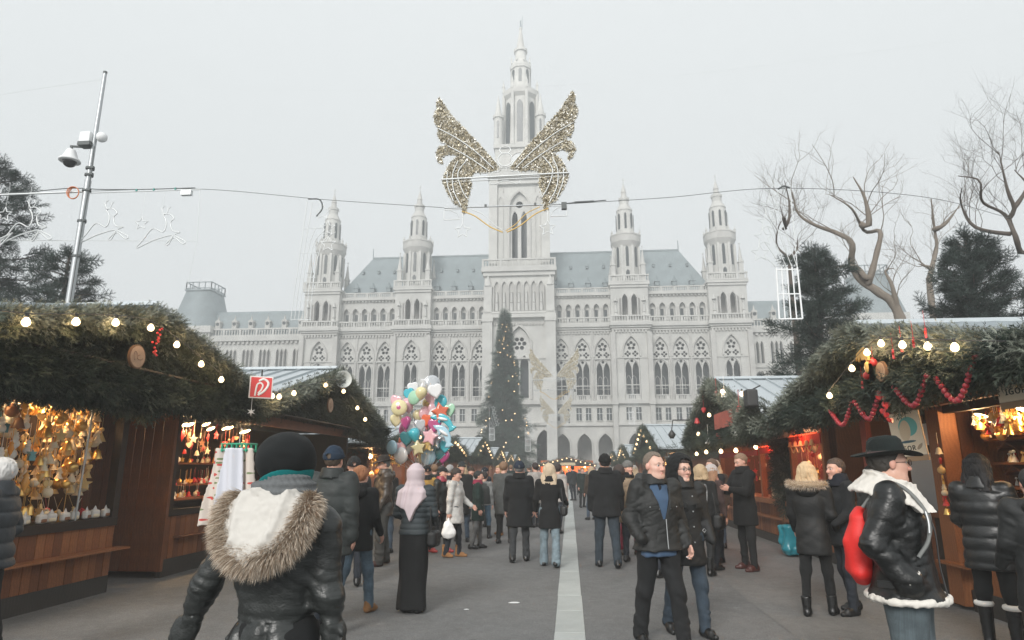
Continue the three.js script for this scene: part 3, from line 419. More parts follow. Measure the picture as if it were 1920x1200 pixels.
// --- ornaments: one geometry per kind, shared
const starShape = (R, r, n = 5) => { const s = new THREE.Shape(); for (let i = 0; i < n * 2; i++) { const a = Math.PI / 2 + i * Math.PI / n, q = i % 2 ? r : R; s[i ? 'lineTo' : 'moveTo'](Math.cos(a) * q, Math.sin(a) * q); } return s; };
const heartShape = (k) => { const s = new THREE.Shape(); s.moveTo(0, -k); s.bezierCurveTo(-1.5 * k, 0.1 * k, -0.7 * k, 1.1 * k, 0, 0.45 * k); s.bezierCurveTo(0.7 * k, 1.1 * k, 1.5 * k, 0.1 * k, 0, -k); return s; };
const thread = (y, l = 0.14) => bar([0, y, 0], [0, y + l, 0], 0.0022, 3);
const ORN = {
  bauble: mg([sph(0.036, 0, 0, 0, 14, 10), cyl(0.01, 0.01, 0.012, 8, 0, 0.034, 0), thread(0.045)]),
  bell: mg([lathe([[0.0, -0.03], [0.03, -0.034], [0.036, -0.036], [0.026, -0.012], [0.021, 0.012], [0.012, 0.026], [0.0, 0.03]], 14), sph(0.009, 0, -0.036, 0, 8, 6), thread(0.028)]),
  star: mg([extr(starShape(0.045, 0.019), 0.012, -0.006, { bevelEnabled: true, bevelSize: 0.002, bevelThickness: 0.002, bevelSegments: 1 }), thread(0.045)]),
  heart: mg([extr(heartShape(0.032), 0.016, -0.008, { bevelEnabled: true, bevelSize: 0.003, bevelThickness: 0.003, bevelSegments: 1 }), thread(0.016)]),
  angel: mg([new THREE.ConeGeometry(0.034, 0.075, 12).translate(0, -0.012, 0), sph(0.016, 0, 0.036, 0, 10, 8), extr(heartShape(0.03), 0.006, -0.024).rotateZ(Math.PI).translate(0, 0.01, 0), thread(0.05)]),
  house: mg([bx(0.045, 0.036, 0.035, 0, -0.012, 0), new THREE.CylinderGeometry(0.032, 0.032, 0.05, 3).rotateZ(Math.PI / 2).rotateX(Math.PI / 6 + Math.PI).scale(1, 0.7, 1).translate(0, 0.018, 0), bx(0.008, 0.02, 0.008, 0.012, 0.03, 0), thread(0.032)]),
  pendant: mg([lathe([[0, -0.07], [0.008, -0.05], [0.022, -0.01], [0.012, 0.02], [0.016, 0.028], [0.004, 0.045], [0, 0.05]], 10), thread(0.045)]),
  snowman: mg([sph(0.03, 0, -0.025, 0, 12, 8), sph(0.021, 0, 0.015, 0, 12, 8), cyl(0.022, 0.022, 0.003, 10, 0, 0.032, 0), cyl(0.013, 0.013, 0.02, 10, 0, 0.034, 0), thread(0.05)]),
};
const OM = { gold: phys([0.78, 0.50, 0.16], 0.3, { metalness: 0.85 }), straw: std([0.66, 0.46, 0.20], 0.8), cream: std([0.72, 0.62, 0.45], 0.6), white: std([0.78, 0.76, 0.70], 0.5), brown: std([0.22, 0.10, 0.05], 0.6), red: std([0.50, 0.04, 0.04], 0.35), teal: std([0.12, 0.32, 0.34], 0.4), silver: phys([0.7, 0.7, 0.7], 0.25, { metalness: 0.9 }), amber: phys([0.75, 0.35, 0.08], 0.2) };
function ornament(kind, mat, x, y, z, sc, turn, label, group, parent) { const m = mk(kind + '_ornament', ORN[kind], OM[mat]); m.position.set(x, y, z); m.scale.setScalar(sc); m.rotation.y = turn; tag(m, label, 'ornament', group); return m; }
// --- left: the two big stalls
const L1 = { s: -1, xf: -6.3, xg: -5.5, xb: -9.6, zc: -8.0, hw: 2.95, ya: 3.66, ye: 2.96 };
{
  const { T, P } = stallShell('market_stall', 'big fir-hung stall full of gold ornaments, closest on the left side', null, L1);
  const zA = -5.0, zB = -8.9, xf = L1.xf;
  planks(T, P, { axis: 'z', a: zB, b: zA, y0: 0.22, y1: 0.56, at: xf, w: 0.135 }); planks(T, P, { axis: 'z', a: zB, b: zA, y0: 0.575, y1: 0.87, at: xf + 0.006, w: 0.135 });
  wmk('plinth', worldUV(b6(xf - 0.06, xf + 0.02, 0.0, 0.22, zB, zA)), M.plinth, T, P); wmk('plinth', worldUV(b6(xf - 2.6, xf - 0.06, 0, 0.22, zB, zB + 0.05)), M.plinth, T, P);
  wmk('ledge', worldUV(b6(xf + 0.01, xf + 0.2, 0.555, 0.58, zB - 0.12, zA)), M.woodC, T, P);
  wmk('counter', worldUV(mg([b6(xf - 0.55, xf + 0.05, 0.87, 0.98, zB, zA)])), M.woodDark, T, P);
  planks(T, P, { axis: 'x', a: xf - 2.6, b: xf, y0: 0.22, y1: 0.95, at: zB, w: 0.135 });
  wmk('corner_post', worldUV(b6(xf - 0.09, xf + 0.03, 0.98, 2.9, zB - 0.02, zB + 0.1)), M.woodDark, T, P);
  wmk('lintel', worldUV(b6(xf - 0.1, xf + 0.04, 2.52, 2.9, zB, zA)), M.woodDark, T, P);
  wmk('tent_pole', bar([xf + 0.0, 0.98, -8.15], [xf - 0.02, 2.55, -8.22], 0.014, 8), M.galv, T, P);
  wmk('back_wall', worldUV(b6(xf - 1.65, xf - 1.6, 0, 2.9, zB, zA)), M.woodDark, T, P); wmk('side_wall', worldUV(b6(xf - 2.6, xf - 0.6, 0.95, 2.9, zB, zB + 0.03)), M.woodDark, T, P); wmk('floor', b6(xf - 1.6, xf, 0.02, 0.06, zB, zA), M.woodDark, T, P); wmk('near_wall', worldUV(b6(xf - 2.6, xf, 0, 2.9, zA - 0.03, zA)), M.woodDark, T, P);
  for (const [x, y, z] of [[-6.75, 2.62, -7.9], [-6.75, 2.62, -7.0], [-6.75, 2.62, -6.1], [-7.3, 2.62, -8.4]]) spotLamp(T, P, x, y - 0.12, z, 2.6);
  for (let i = 0; i < 4; i++) wmk('hanging_rail', bar([xf - 0.12 - i * 0.28, 2.5 - i * 0.03, zB + 0.1], [xf - 0.12 - i * 0.28, 2.5 - i * 0.03, zA + 0.05], 0.008, 6), M.galv, T, P);
  firBunch(T, P, garlandAlong(verge(L1, 0.0, -0.06), 260, 0.09, 1, FROST_SKYLIT, 0.9)); firBunch(T, P, [...curtain(L1, 1300, 2.5, GREEN.map((c) => c.map((v) => v * 0.75)), -0.2), ...garlandAlong([V(-5.7, 2.72, -5.2), V(-5.7, 2.7, -10.7)], 200, 0.16, 1, GREEN), ...garlandAlong([V(-5.95, 2.62, -5.2), V(-5.95, 2.58, -9.0)], 200, 0.14, 1, GREEN)], SPRIG[1]);
  const ls = grp('light_string', T); for (const [y, z] of [[3.1, -5.92], [3.25, -6.57], [3.38, -7.19], [3.46, -7.85], [3.35, -8.45], [3.18, -9.1], [3.03, -9.7]]) bulb(ls, P, -5.12, 1.62 + (y - 1.62) * 0.948 - 0.03, z * 0.948, 0.22, 1.05);
  wmk('cable', tube([[3.02, -5.3], [3.1, -5.92], [3.25, -6.57], [3.38, -7.19], [3.46, -7.85], [3.35, -8.45], [3.18, -9.1], [3.03, -9.7]].map(([y, z]) => [-5.12, 1.62 + (y - 1.62) * 0.948 + 0.045, z * 0.948]), 0.006, 40, 5), M.blackMetal, ls, P);
  woodDisc(T, P, -5.2, 2.95, -7.36, 0.145, -1, -0.25, '');
  for (let i = 0; i < 16; i++) wmk('red_berry', sph(0.016, -5.22 + rr(-0.03, 0.03), 3.36 - i * 0.022 + rr(-0.03, 0.03), -7.72 + rr(-0.07, 0.07), 8, 6), OM.red, T, P);
  // stock
  const kinds = [['bell', 'gold', 'small gold bell'], ['bauble', 'cream', 'cream bauble'], ['star', 'straw', 'straw star'], ['angel', 'cream', 'cream straw angel'], ['heart', 'straw', 'straw heart'], ['house', 'teal', 'tiny teal-roofed house'], ['snowman', 'white', 'white snowman'], ['bauble', 'gold', 'gold bauble'], ['pendant', 'amber', 'amber glass drop'], ['bell', 'brown', 'brown bell'], ['angel', 'straw', 'straw angel'], ['bauble', 'brown', 'dark brown bauble']];
  for (let r = 0; r < 15; r++) for (let c = 0; c < 26; c++) {
    const z = -8.72 + c * 0.11 + rr(-0.04, 0.04), y = 2.46 - r * 0.1 + rr(-0.035, 0.035); if (r > 11 && (c < 6 || rnd() < 0.3)) continue;
    const left = z > -7.5, k = kinds[left ? [5, 6, 1, 4, 8, 9, 11, 5][(rnd() * 8) | 0] : [0, 1, 2, 3, 3, 4, 7, 10, 0][(rnd() * 9) | 0]];
    ornament(k[0], k[1], L1.xf - 0.1 - rr(0, 0.5) - (r < 3 ? rr(0, 0.25) : 0), y, z, rr(1.35, 2.15), rr(-0.8, 2.4), `${k[2]} in the ${r < 3 ? 'top' : r < 6 ? 'upper' : r < 9 ? 'middle' : r < 12 ? 'lower' : 'bottom'} rows of the closest left stall, ${z < -8.1 ? 'by its corner post' : z < -7.4 ? 'past its thin pole' : z < -6.8 ? 'mid-window' : 'at the picture edge'}`, 'ornaments hung in the closest left stall', T);
  }
  for (let i = 0; i < 11; i++) { const g = thing('gift_bag', `${ORD[i]} clear sweet bag from the corner post on the closest left counter`, 'gift bag', [-6.33 + rr(-0.03, 0.03), 0.985, -8.75 + i * 0.19], rr(-0.3, 0.3), 'bags along the closest left counter'); mk('bag', new RoundedBoxGeometry(0.08, 0.11, 0.13, 2, 0.03).translate(0, 0.055, 0), std([0.62, 0.6, 0.57], 0.3), g); mk('bag_top', new THREE.ConeGeometry(0.035, 0.07, 6, 1).translate(0, 0.13, 0).scale(0.6, 1, 1.3), std([0.6, 0.57, 0.55], 0.3), g); mk('contents', new RoundedBoxGeometry(0.075, 0.05, 0.1, 2, 0.02).translate(0.01, 0.035, 0), i % 2 ? OM.cream : OM.brown, g); }
  for (let i = 0; i < 26; i++) { const k = ['bauble', 'angel', 'snowman', 'bell', 'heart'][i % 5]; const m = mk('figurine', ORN[k], [OM.red, OM.cream, OM.white, OM.gold, OM.straw][(i * 7) % 5]); m.position.set(-6.5 - rr(0, 0.3), 1.03 + rr(0, 0.06), -8.7 + i * 0.105); m.rotation.set(rr(-0.5, 0.5), rr(0, 6), rr(-0.5, 0.5)); m.scale.setScalar(1.3); tag(m, `${['red', 'cream', 'white', 'gold', 'straw'][(i * 7) % 5]} ${k} lying behind the ${ORD[Math.min(10, (i / 2.4) | 0)]} sweet bag on the closest left counter`, 'ornament', 'decorations on the closest left counter'); }
}
const L2 = { s: -1, xf: -6.3, xg: -5.5, xb: -9.6, zc: -14.9, hw: 3.95, ya: 3.86, ye: 2.72 };
{
  const { T, P } = stallShell('market_stall', 'plank-walled stall with a lit side window and megaphone at its gable', null, L2);
  const xf = L2.xf, zA = -10.02, zB = -18.3;
  planks(T, P, { axis: 'x', a: -8.6, b: xf, y0: 0.1, y1: 2.6, at: zA, w: 0.15, mats: [M.woodB, M.wood, M.woodB] });
  wmk('side_post', worldUV(b6(xf - 0.02, xf + 0.06, 0.1, 2.62, zA - 0.04, zA + 0.03)), M.woodB, T, P);
  wmk('plinth', worldUV(b6(xf - 0.06, xf + 0.02, 0, 0.26, zB, zA - 0.05)), M.plinth, T, P);
  planks(T, P, { axis: 'z', a: zB, b: zA - 0.06, y0: 0.26, y1: 0.9, at: xf, w: 0.14 });
  wmk('ledge', worldUV(b6(xf + 0.01, xf + 0.16, 0.56, 0.585, zB, zA - 0.3)), M.woodB, T, P);
  wmk('window_frame', worldUV(mg([b6(xf - 0.04, xf + 0.05, 0.9, 1.0, zB, zA - 0.06), b6(xf - 0.04, xf + 0.05, 1.0, 2.6, zA - 0.16, zA - 0.06), b6(xf - 0.04, xf + 0.05, 2.5, 2.62, zB, zA - 0.16), b6(xf - 0.04, xf + 0.05, 1.0, 2.5, zB, zB + 0.1)])), M.woodDark, T, P);
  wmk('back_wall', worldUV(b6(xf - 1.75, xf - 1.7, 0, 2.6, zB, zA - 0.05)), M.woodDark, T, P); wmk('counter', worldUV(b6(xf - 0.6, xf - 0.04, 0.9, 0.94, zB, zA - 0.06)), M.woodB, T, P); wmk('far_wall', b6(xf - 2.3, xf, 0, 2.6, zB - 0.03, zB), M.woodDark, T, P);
  for (let i = 0; i < 8; i++) spotLamp(T, P, xf - 0.12 - (i % 2) * 0.1, 2.34 + (i % 3) * 0.03, -10.5 - i * 0.34, i % 2 ? 0.9 : 0.5, 0.5);
  wmk('lamp_rail', bar([xf - 0.15, 2.5, zA - 0.2], [xf - 0.15, 2.5, -13.4], 0.012, 6), M.blackMetal, T, P);
  const shelf = [[-7.4, 1.35], [-7.6, 1.75], [-7.0, 1.12]]; for (const [x, y] of shelf) wmk('shelf', worldUV(b6(x - 0.2, x + 0.2, y - 0.03, y, -16, zA - 0.1)), M.woodB, T, P);
  for (let i = 0; i < 150; i++) { const [sx, sy] = shelf[i % 3], k = ['bauble', 'bell', 'heart', 'snowman', 'house', 'angel'][(rnd() * 6) | 0], cn = ['red', 'white', 'gold', 'red', 'amber', 'cream'][(rnd() * 6) | 0], m = mk('stall_trinket', ORN[k], OM[cn]); m.position.set(sx + rr(-0.17, 0.17), sy + 0.05, rr(-14.5, -10.2)); m.rotation.y = rr(0, 6); m.scale.setScalar(rr(1, 1.6)); tag(m, `${cn} ${k} trinket on the ${['middle', 'top', 'bottom'][i % 3]} shelf of the second left stall`, 'trinket', 'trinkets on the shelves of the second left stall'); }
  for (let i = 0; i < 40; i++) { const k = ['heart', 'bell', 'pendant', 'star'][(rnd() * 4) | 0]; const cn = ['red', 'brown', 'cream', 'red'][(rnd() * 4) | 0]; ornament(k, cn, xf - rr(0.15, 0.5), rr(1.85, 2.25), rr(-13.2, -10.3), rr(1.1, 1.8), rr(0, 3), `${cn} ${k} hanging under the lamps of the second left stall`, 'trinkets hanging under lamps in the second left stall'); }
  firBunch(T, P, garlandAlong(verge(L2, 0.0, -0.05), 190, 0.1, 1, FROST_SKYLIT)); firBunch(T, P, [...curtain(L2, 1200, 2.75, MIX.map((c) => c.map((v) => v * 0.7)), -0.2).filter(([p]) => p.z < -12.6), ...garlandAlong([V(-5.5, 2.72, -16.5), V(-5.5, 2.6, -18.8)], 200, 0.2, 1, GREEN)], SPRIG[1]);
  const ls = grp('light_string', T); for (const [y, z] of [[2.97, -11.51], [2.99, -11.8], [3.13, -12.45], [3.5, -14.1], [3.5, -15.3], [3.2, -16.4], [2.96, -17.1]]) bulb(ls, P, -5.16, 1.62 + (y - 1.62) * 0.955 - 0.03, z * 0.955, 0.12, 1.15);
  wmk('cable', tube([[2.95, -11.2], [2.98, -11.8], [3.13, -12.45], [3.5, -14.1], [3.62, -14.8], [3.5, -15.3], [3.2, -16.4], [2.96, -17.1]].map(([y, z]) => [-5.16, 1.62 + (y - 1.62) * 0.955 + 0.05, z * 0.955]), 0.006, 30, 5), M.blackMetal, ls, P);
  woodDisc(T, P, -5.25, 3.0, -14.05, 0.16, -1, 0, 1);
  // megaphone speaker
  const hn = grp('loudspeaker', T); wp(hn, P, -5.2, 3.64, -14.6); hn.rotation.y = Math.PI * 0.16;
  mk('horn', lathe([[0.03, -0.16], [0.05, -0.1], [0.08, -0.02], [0.125, 0.06], [0.19, 0.1], [0.2, 0.112], [0.188, 0.108], [0.12, 0.07], [0.07, 0.0], [0.03, -0.06]], 24).rotateX(Math.PI / 2), std([0.55, 0.57, 0.54], 0.5), hn); mk('horn_cone', lathe([[0.0, 0.06], [0.04, 0.05], [0.06, 0.0]], 16).rotateX(Math.PI / 2), std([0.35, 0.36, 0.35], 0.5), hn); mk('bracket', bx(0.03, 0.2, 0.03, 0, -0.16, -0.05), M.blackMetal, hn);
}
{ // fire sign on a bracket between the two
  const s = thing('fire_sign', 'red and white square fire hose sign hung between the left stalls', 'sign', [-4.98, 2.92, -10.18], 0); s.rotation.y = 0.55;
  mk('panel', new RoundedBoxGeometry(0.36, 0.36, 0.02, 2, 0.008), std([0.72, 0.72, 0.72], 0.5), s); mk('red_field', bx(0.32, 0.32, 0.006, 0, 0, 0.011), std([0.62, 0.06, 0.06], 0.5), s);
  const hz = (p, r) => tube(p.map(([a, b]) => [a, b, 0.014]), r, 24, 6); mk('hose_symbol', mg([hz([[-0.05, 0.1], [0.02, 0.135], [0.09, 0.09], [0.09, 0.02], [0.03, -0.07], [-0.05, -0.13]], 0.02), hz([[-0.07, 0.05], [-0.02, 0.07], [0.015, 0.03], [-0.005, -0.04], [-0.05, -0.1]], 0.015), hz([[-0.07, 0.05], [-0.085, -0.03], [-0.095, -0.14]], 0.015)]).scale(1, 1, 0.5).translate(0.01, 0, 0.008), M.white, s); mk('bracket', bx(0.02, 0.14, 0.05, 0, 0.22, -0.02), M.blackMetal, s);
  mk('snow_star', extr(starShape(0.07, 0.02, 6), 0.012), M.white, s).position.set(-0.12, -0.4, 0.02); mk('star_thread', bar([-0.12, -0.34, 0.02], [-0.12, -0.16, 0.02], 0.003, 4), M.white, s);
}
// --- right: the two big stalls
const R1 = { s: 1, xf: 4.7, xg: 3.9, xb: 8.0, zc: -8.9, hw: 3.35, ya: 3.42, ye: 2.62 };
const posterTex = (() => { const c = document.createElement('canvas'); c.width = 256; c.height = 352; const x = c.getContext('2d'); x.fillStyle = '#d9cdb6'; x.fillRect(0, 0, 256, 352); x.fillStyle = '#5fa8a4'; x.beginPath(); x.arc(150, 120, 78, 0, 7); x.fill(); x.fillStyle = '#c9b79b'; x.beginPath(); x.ellipse(120, 150, 46, 84, 0.1, 0, 7); x.fill(); x.fillStyle = '#3c5a66'; x.beginPath(); x.ellipse(122, 240, 70, 10, 0, 0, 7); x.fill(); x.fillStyle = '#2c2a28'; x.font = 'bold 54px sans-serif'; x.textAlign = 'center'; x.fillText('\u0130GOR', 112, 312); x.fillStyle = '#9c8f7a'; x.beginPath(); x.moveTo(186, 306); x.quadraticCurveTo(200, 268, 238, 262); x.quadraticCurveTo(236, 300, 196, 312); x.fill(); const t = new THREE.CanvasTexture(c); t.colorSpace = THREE.SRGBColorSpace; return t; })();
{
  const { T, P } = stallShell('market_stall', 'fir-hung stall with red bead swags and nativity shelves, closest on the right', null, R1);
  const xf = R1.xf, zA = -5.2, zB = -12.1;
  wmk('corner_post', worldUV(b6(xf - 0.1, xf + 0.1, 0.05, 2.6, -8.92, -8.62)), M.woodC, T, P);
  planks(T, P, { axis: 'x', a: xf + 0.1, b: xf + 2.2, y0: 0.1, y1: 2.55, at: -8.9, w: 0.16 });
  // shelf bay nearest the camera
  wmk('plinth', worldUV(b6(xf - 0.02, xf + 0.06, 0, 0.24, -8.6, zA)), M.plinth, T, P); planks(T, P, { axis: 'z', a: -8.6, b: zA, y0: 0.24, y1: 0.86, at: xf + 0.02, w: 0.15 });
  wmk('ledge', worldUV(b6(xf - 0.2, xf + 0.02, 0.5, 0.53, -8.95, -8.3)), M.woodC, T, P);
  wmk('counter', worldUV(b6(xf - 0.02, xf + 0.65, 0.86, 0.92, -8.6, zA)), M.woodC, T, P); wmk('back_wall', worldUV(b6(xf + 0.8, xf + 0.85, 0.9, 2.55, -8.85, zA)), M.woodB, T, P); wmk('near_wall', worldUV(b6(xf, xf + 2.2, 0, 2.55, zA - 0.03, zA)), M.woodB, T, P);
  const sh = [[1.98, 0.42], [1.7, 0.4], [1.42, 0.38], [1.18, 0.36]]; for (const [y, d] of sh) wmk('shelf', worldUV(b6(xf + 0.8 - d, xf + 0.8, y - 0.025, y, -8.6, zA + 0.1)), M.woodC, T, P);
  wmk('lintel', worldUV(b6(xf - 0.04, xf + 0.06, 2.3, 2.6, -8.62, zA)), M.woodDark, T, P);
  for (let i = 0; i < 4; i++) spotLamp(T, P, xf + 0.16, 2.24, -8.2 + i * 0.75, 0.8, -0.35);
  const hut = mg([bx(0.24, 0.1, 0.012, 0, 0.06, -0.07), bx(0.012, 0.1, 0.14, -0.11, 0.06, 0), bx(0.012, 0.1, 0.14, 0.11, 0.06, 0), bx(0.26, 0.012, 0.18, 0, 0.006, 0), bx(0.16, 0.012, 0.18, -0.07, 0.145, 0).applyMatrix4(new THREE.Matrix4()), ...[-1, 1].map((k) => bx(0.17, 0.012, 0.19).rotateZ(-k * 0.5).translate(k * 0.07, 0.15, 0))]);
  const fig = mg([new THREE.ConeGeometry(0.02, 0.06, 8).translate(0, 0.03, 0), sph(0.011, 0, 0.066, 0, 8, 6)]);
  for (const [y, d] of sh.slice(1)) for (let i = 0; i < 6; i++) {
    const z = -8.35 + i * 0.44 + rr(-0.05, 0.05), x = xf + 0.8 - d * 0.5, h = thing('nativity_hut', `${ORD[i]} nativity hut from the corner post on the ${y > 1.6 ? 'second' : y > 1.3 ? 'third' : 'bottom'} shelf, closest right stall`, 'nativity hut', [x, y, z], -Math.PI / 2 + rr(-0.1, 0.1), 'nativity huts on the closest right shelves'); h.scale.setScalar(1.25); mk('hut', hut, M.woodB, h);
    for (let k = 0; k < 4; k++) { const f = mk('figure', fig, [OM.white, OM.cream, OM.red, OM.gold][k], h); f.position.set(-0.075 + k * 0.05, 0.012, rr(-0.01, 0.05)); }
    for (let k = 0; k < 3; k++) { const f = mk('wooden_figurine', fig, [OM.cream, OM.white, OM.straw][k]); f.position.set(x - d * 0.36 + rr(-0.04, 0.03), y, z + 0.16 + k * 0.055); f.scale.setScalar(rr(1.3, 2.0)); tag(f, `${['cream', 'white', 'straw'][k]} figurine beside the ${ORD[i]} nativity hut on the ${y > 1.6 ? 'second' : y > 1.3 ? 'third' : 'bottom'} right-hand shelf`, 'figurine', 'figurines on the closest right shelves'); }
  }
  for (let i = 0; i < 130; i++) { const k = ['star', 'bell', 'angel', 'heart', 'snowman'][(rnd() * 5) | 0]; const cn = ['gold', 'cream', 'straw', 'red', 'white', 'amber'][(rnd() * 6) | 0]; const zz = rr(-8.5, -6.0), zi = zz < -7.7 ? 0 : zz < -6.9 ? 1 : 2; ornament(k, cn, xf + 0.12 + rr(0, 0.35), 2.03 + rr(0, 0.2), zz, rr(1.1, 1.8), rr(-2, 0.5), `${cn} ${k} ornament over the top shelf of the closest right stall, ${['beside its post', 'mid-shelf', 'at the picture edge'][zi]}`, 'ornaments hung over the closest right shelves'); }
  for (let i = 0; i < 7; i++) { const o = ornament(['bell', 'heart', 'bauble', 'star', 'snowman', 'angel', 'bell'][i], ['cream', 'red', 'straw', 'gold', 'cream', 'red', 'gold'][i], xf - 0.13, 1.85 - i * 0.12, -8.66, 1.3, 1.2, `${['cream bell', 'red heart', 'straw bauble', 'gold star', 'cream snowman', 'red angel', 'gold bell'][i]} strung down the corner post of the closest right stall`, 'ornaments strung down the corner post'); }
  // open serving bay further on
  wmk('far_counter', worldUV(b6(xf - 0.05, xf + 0.5, 1.02, 1.08, zB, -8.95)), M.woodB, T, P); planks(T, P, { axis: 'z', a: zB, b: -8.95, y0: 0.2, y1: 1.02, at: xf + 0.02, w: 0.15, mats: [M.woodDark, M.woodB, M.woodDark] }); wmk('far_plinth', b6(xf, xf + 0.06, 0, 0.2, zB, -8.95), M.plinth, T, P);
  wmk('bay_back', worldUV(b6(xf + 1.5, xf + 1.55, 0, 2.55, zB, -8.95)), M.woodDark, T, P); wmk('far_wall', worldUV(b6(xf, xf + 2.2, 0, 2.55, zB - 0.03, zB)), M.woodB, T, P); wmk('red_jamb', worldUV(b6(xf - 0.03, xf + 0.05, 1.08, 2.5, -11.05, -10.85)), std([0.42, 0.06, 0.035], 0.6, { map: TX.wood }), T, P);
  wmk('steel_machine', new RoundedBoxGeometry(0.5, 0.75, 0.6, 2, 0.02).translate(xf + 0.35, 1.46, -9.6), M.galv, T, P); wmk('paper_notice', b6(xf + 0.3, xf + 0.305, 1.95, 2.25, -9.9, -9.62), M.white, T, P);
  PL(xf + 0.9, 2.35, -10.2, 0.5); wmk('bay_lamp', sph(0.05, xf + 0.9, 2.44, -10.2, 12, 8), M.lampFace, T, P);
  firBunch(T, P, garlandAlong(verge(R1, 0.0, -0.05), 270, 0.1, -1, FROST_SKYLIT, 0.92)); firBunch(T, P, [...curtain(R1, 1200, 2.5, MIX.map((c) => c.map((v) => v * 0.55)), 0.3), ...garlandAlong([V(3.9, 2.62, -5.6), V(3.9, 2.56, -12.2)], 150, 0.16, -1, GREEN)], SPRIG[1]);
  const ls = grp('light_string', T); for (const [y, z] of [[2.82, -6.65], [2.92, -7.12], [3.03, -7.63], [3.14, -8.12], [3.1, -8.52], [2.97, -9.01], [2.7, -9.86]]) bulb(ls, P, 3.54, 1.62 + (y - 1.62) * 0.932 - 0.02, z * 0.932, 0.22, 1.0);
  wmk('cable', tube([[2.66, -5.9], [2.82, -6.65], [2.92, -7.12], [3.03, -7.63], [3.14, -8.12], [3.1, -8.52], [2.97, -9.01], [2.7, -9.86]].map(([y, z]) => [3.54, 1.62 + (y - 1.62) * 0.932 + 0.04, z * 0.932]), 0.006, 30, 5), M.blackMetal, ls, P);
  woodDisc(T, P, 3.62, 2.72, -7.81, 0.12, 1, 0, 1);
  { // gilded stag antlers
    const a = grp('antler_trophy', T); wp(a, P, 3.55, 2.86, -7.95); const am = std([0.55, 0.33, 0.09], 0.5); const blade = (k) => { const s = new THREE.Shape(); s.moveTo(0, 0); s.quadraticCurveTo(0.02, 0.14, 0.12, 0.17); s.lineTo(0.3, 0.12); s.lineTo(0.33, 0.04); s.lineTo(0.27, 0.09); s.lineTo(0.26, 0.02); s.lineTo(0.2, 0.08); s.lineTo(0.17, 0.02); s.quadraticCurveTo(0.1, 0.05, 0.05, -0.01); return extr(s, 0.02, -0.01, { bevelEnabled: true, bevelSize: 0.004, bevelThickness: 0.004, bevelSegments: 1 }); };
    mk('antler', blade().rotateY(-Math.PI / 2 + Math.PI).translate(0, 0.02, 0.02), am, a); mk('antler', blade().scale(0.8, 0.8, 1).rotateZ(-1.2).scale(-1, 1, 1).rotateY(Math.PI / 2).translate(0, -0.02, -0.1), am, a); mk('trophy_head', new THREE.SphereGeometry(0.05, 12, 10).scale(0.8, 1.5, 1).translate(0, -0.06, -0.03), am, a);
  }
  const pg = mg([b6(-0.19, 0.19, -0.26, 0.26, -0.012, 0.012)]);
  const pm = std([1, 1, 1], 0.7); pm.map = posterTex;
  const poster = (x, y, z, ry, rz, label) => { const p = thing('poster_board', label, 'poster', [x, y, z]); p.rotation.set(0, ry, rz); mk('board', pg, std([0.45, 0.38, 0.3], 0.8), p); mk('print', new THREE.PlaneGeometry(0.37, 0.51).translate(0, 0, 0.0145), pm, p); mk('lower_strip', b6(-0.19, 0.19, -0.32, -0.265, -0.01, 0.012), std([0.3, 0.2, 0.12], 0.8), p); };
  poster(4.0, 2.03, -8.2, -1.0, 0.1, 'cream poster board with a teal disc hanging beside the wooden corner post'); poster(4.15, 2.5, -6.4, -1.15, 0.06, 'cream poster board hung up high under the roof at the right edge');
  // red bead swags
  const BEAD = sph(0.03, 0, 0, 0, 12, 8), bm = phys([0.36, 0.02, 0.035], 0.3, { clearcoat: 0.4 });
  [[[2.42, -9.55], [2.2, -9.17], [2.46, -8.8]], [[2.46, -8.72], [2.22, -8.37], [2.5, -8.02]], [[2.52, -7.66], [2.28, -7.3], [2.55, -6.95]], [[2.5, -6.8], [2.25, -6.5], [2.6, -6.12]]].forEach((s, i) => {
    const t = thing('bead_garland', ['swag of red beads closest to the red lit stalls', 'swag of red beads over the black hat', 'swag of red beads over the cream poster', 'swag of red beads at the right edge of the fir roof'][i], 'bead garland', [3.66, 2.2, s[1][1]]), c = curve(s.map(([y, z]) => [3.66, y, z])), n = Math.round(c.getLength() / 0.062);
    mk('string', new THREE.TubeGeometry(c, 20, 0.004, 4).translate(-3.66, -2.2, -s[1][1]), OM.red, t); for (let k = 0; k <= n; k++) { const p = c.getPointAt(k / n), b = mk('bead', BEAD, bm, t); b.position.set(p.x - 3.66, p.y - 2.2, p.z - s[1][1]); b.scale.setScalar(rr(0.85, 1.15)); }
  });
  for (let i = 0; i < 12; i++) { const m = mk('red_tassel', extr(heartShape(0.035), 0.012, -0.006), OM.red, T); wp(m, P, 3.62 + rr(-0.04, 0.04), 2.42 - (i % 6) * 0.05 + rr(-0.02, 0.02), -7.85 + (i % 3 - 1) * 0.06); m.rotation.set(rr(-0.4, 0.4), rr(0, 3), rr(-0.4, 0.4)); }
  for (const [y, z] of [[2.85, -7.95], [2.86, -7.45], [2.9, -7.25], [2.72, -8.15], [2.62, -8.3], [2.9, -7.0], [2.95, -6.75]]) { const m = wp(mk('red_ornament', ORN[rnd() < 0.5 ? 'star' : 'bauble'], OM.red, T), P, 3.6, y, z); m.scale.setScalar(1.3); m.rotation.y = 1; }
}
const R2 = { s: 1, xf: 4.6, xg: 3.8, xb: 7.9, zc: -17.1, hw: 4.1, ya: 3.8, ye: 2.5 };
M.redGlow = glow([1, 0.1, 0.03], 0.55); M.redGlow.color.setRGB(0.6, 0.05, 0.02); M.redCloth = std([0.42, 0.025, 0.02], 0.7); M.redWall = std([0.36, 0.05, 0.035], 0.7, { map: TX.wood });
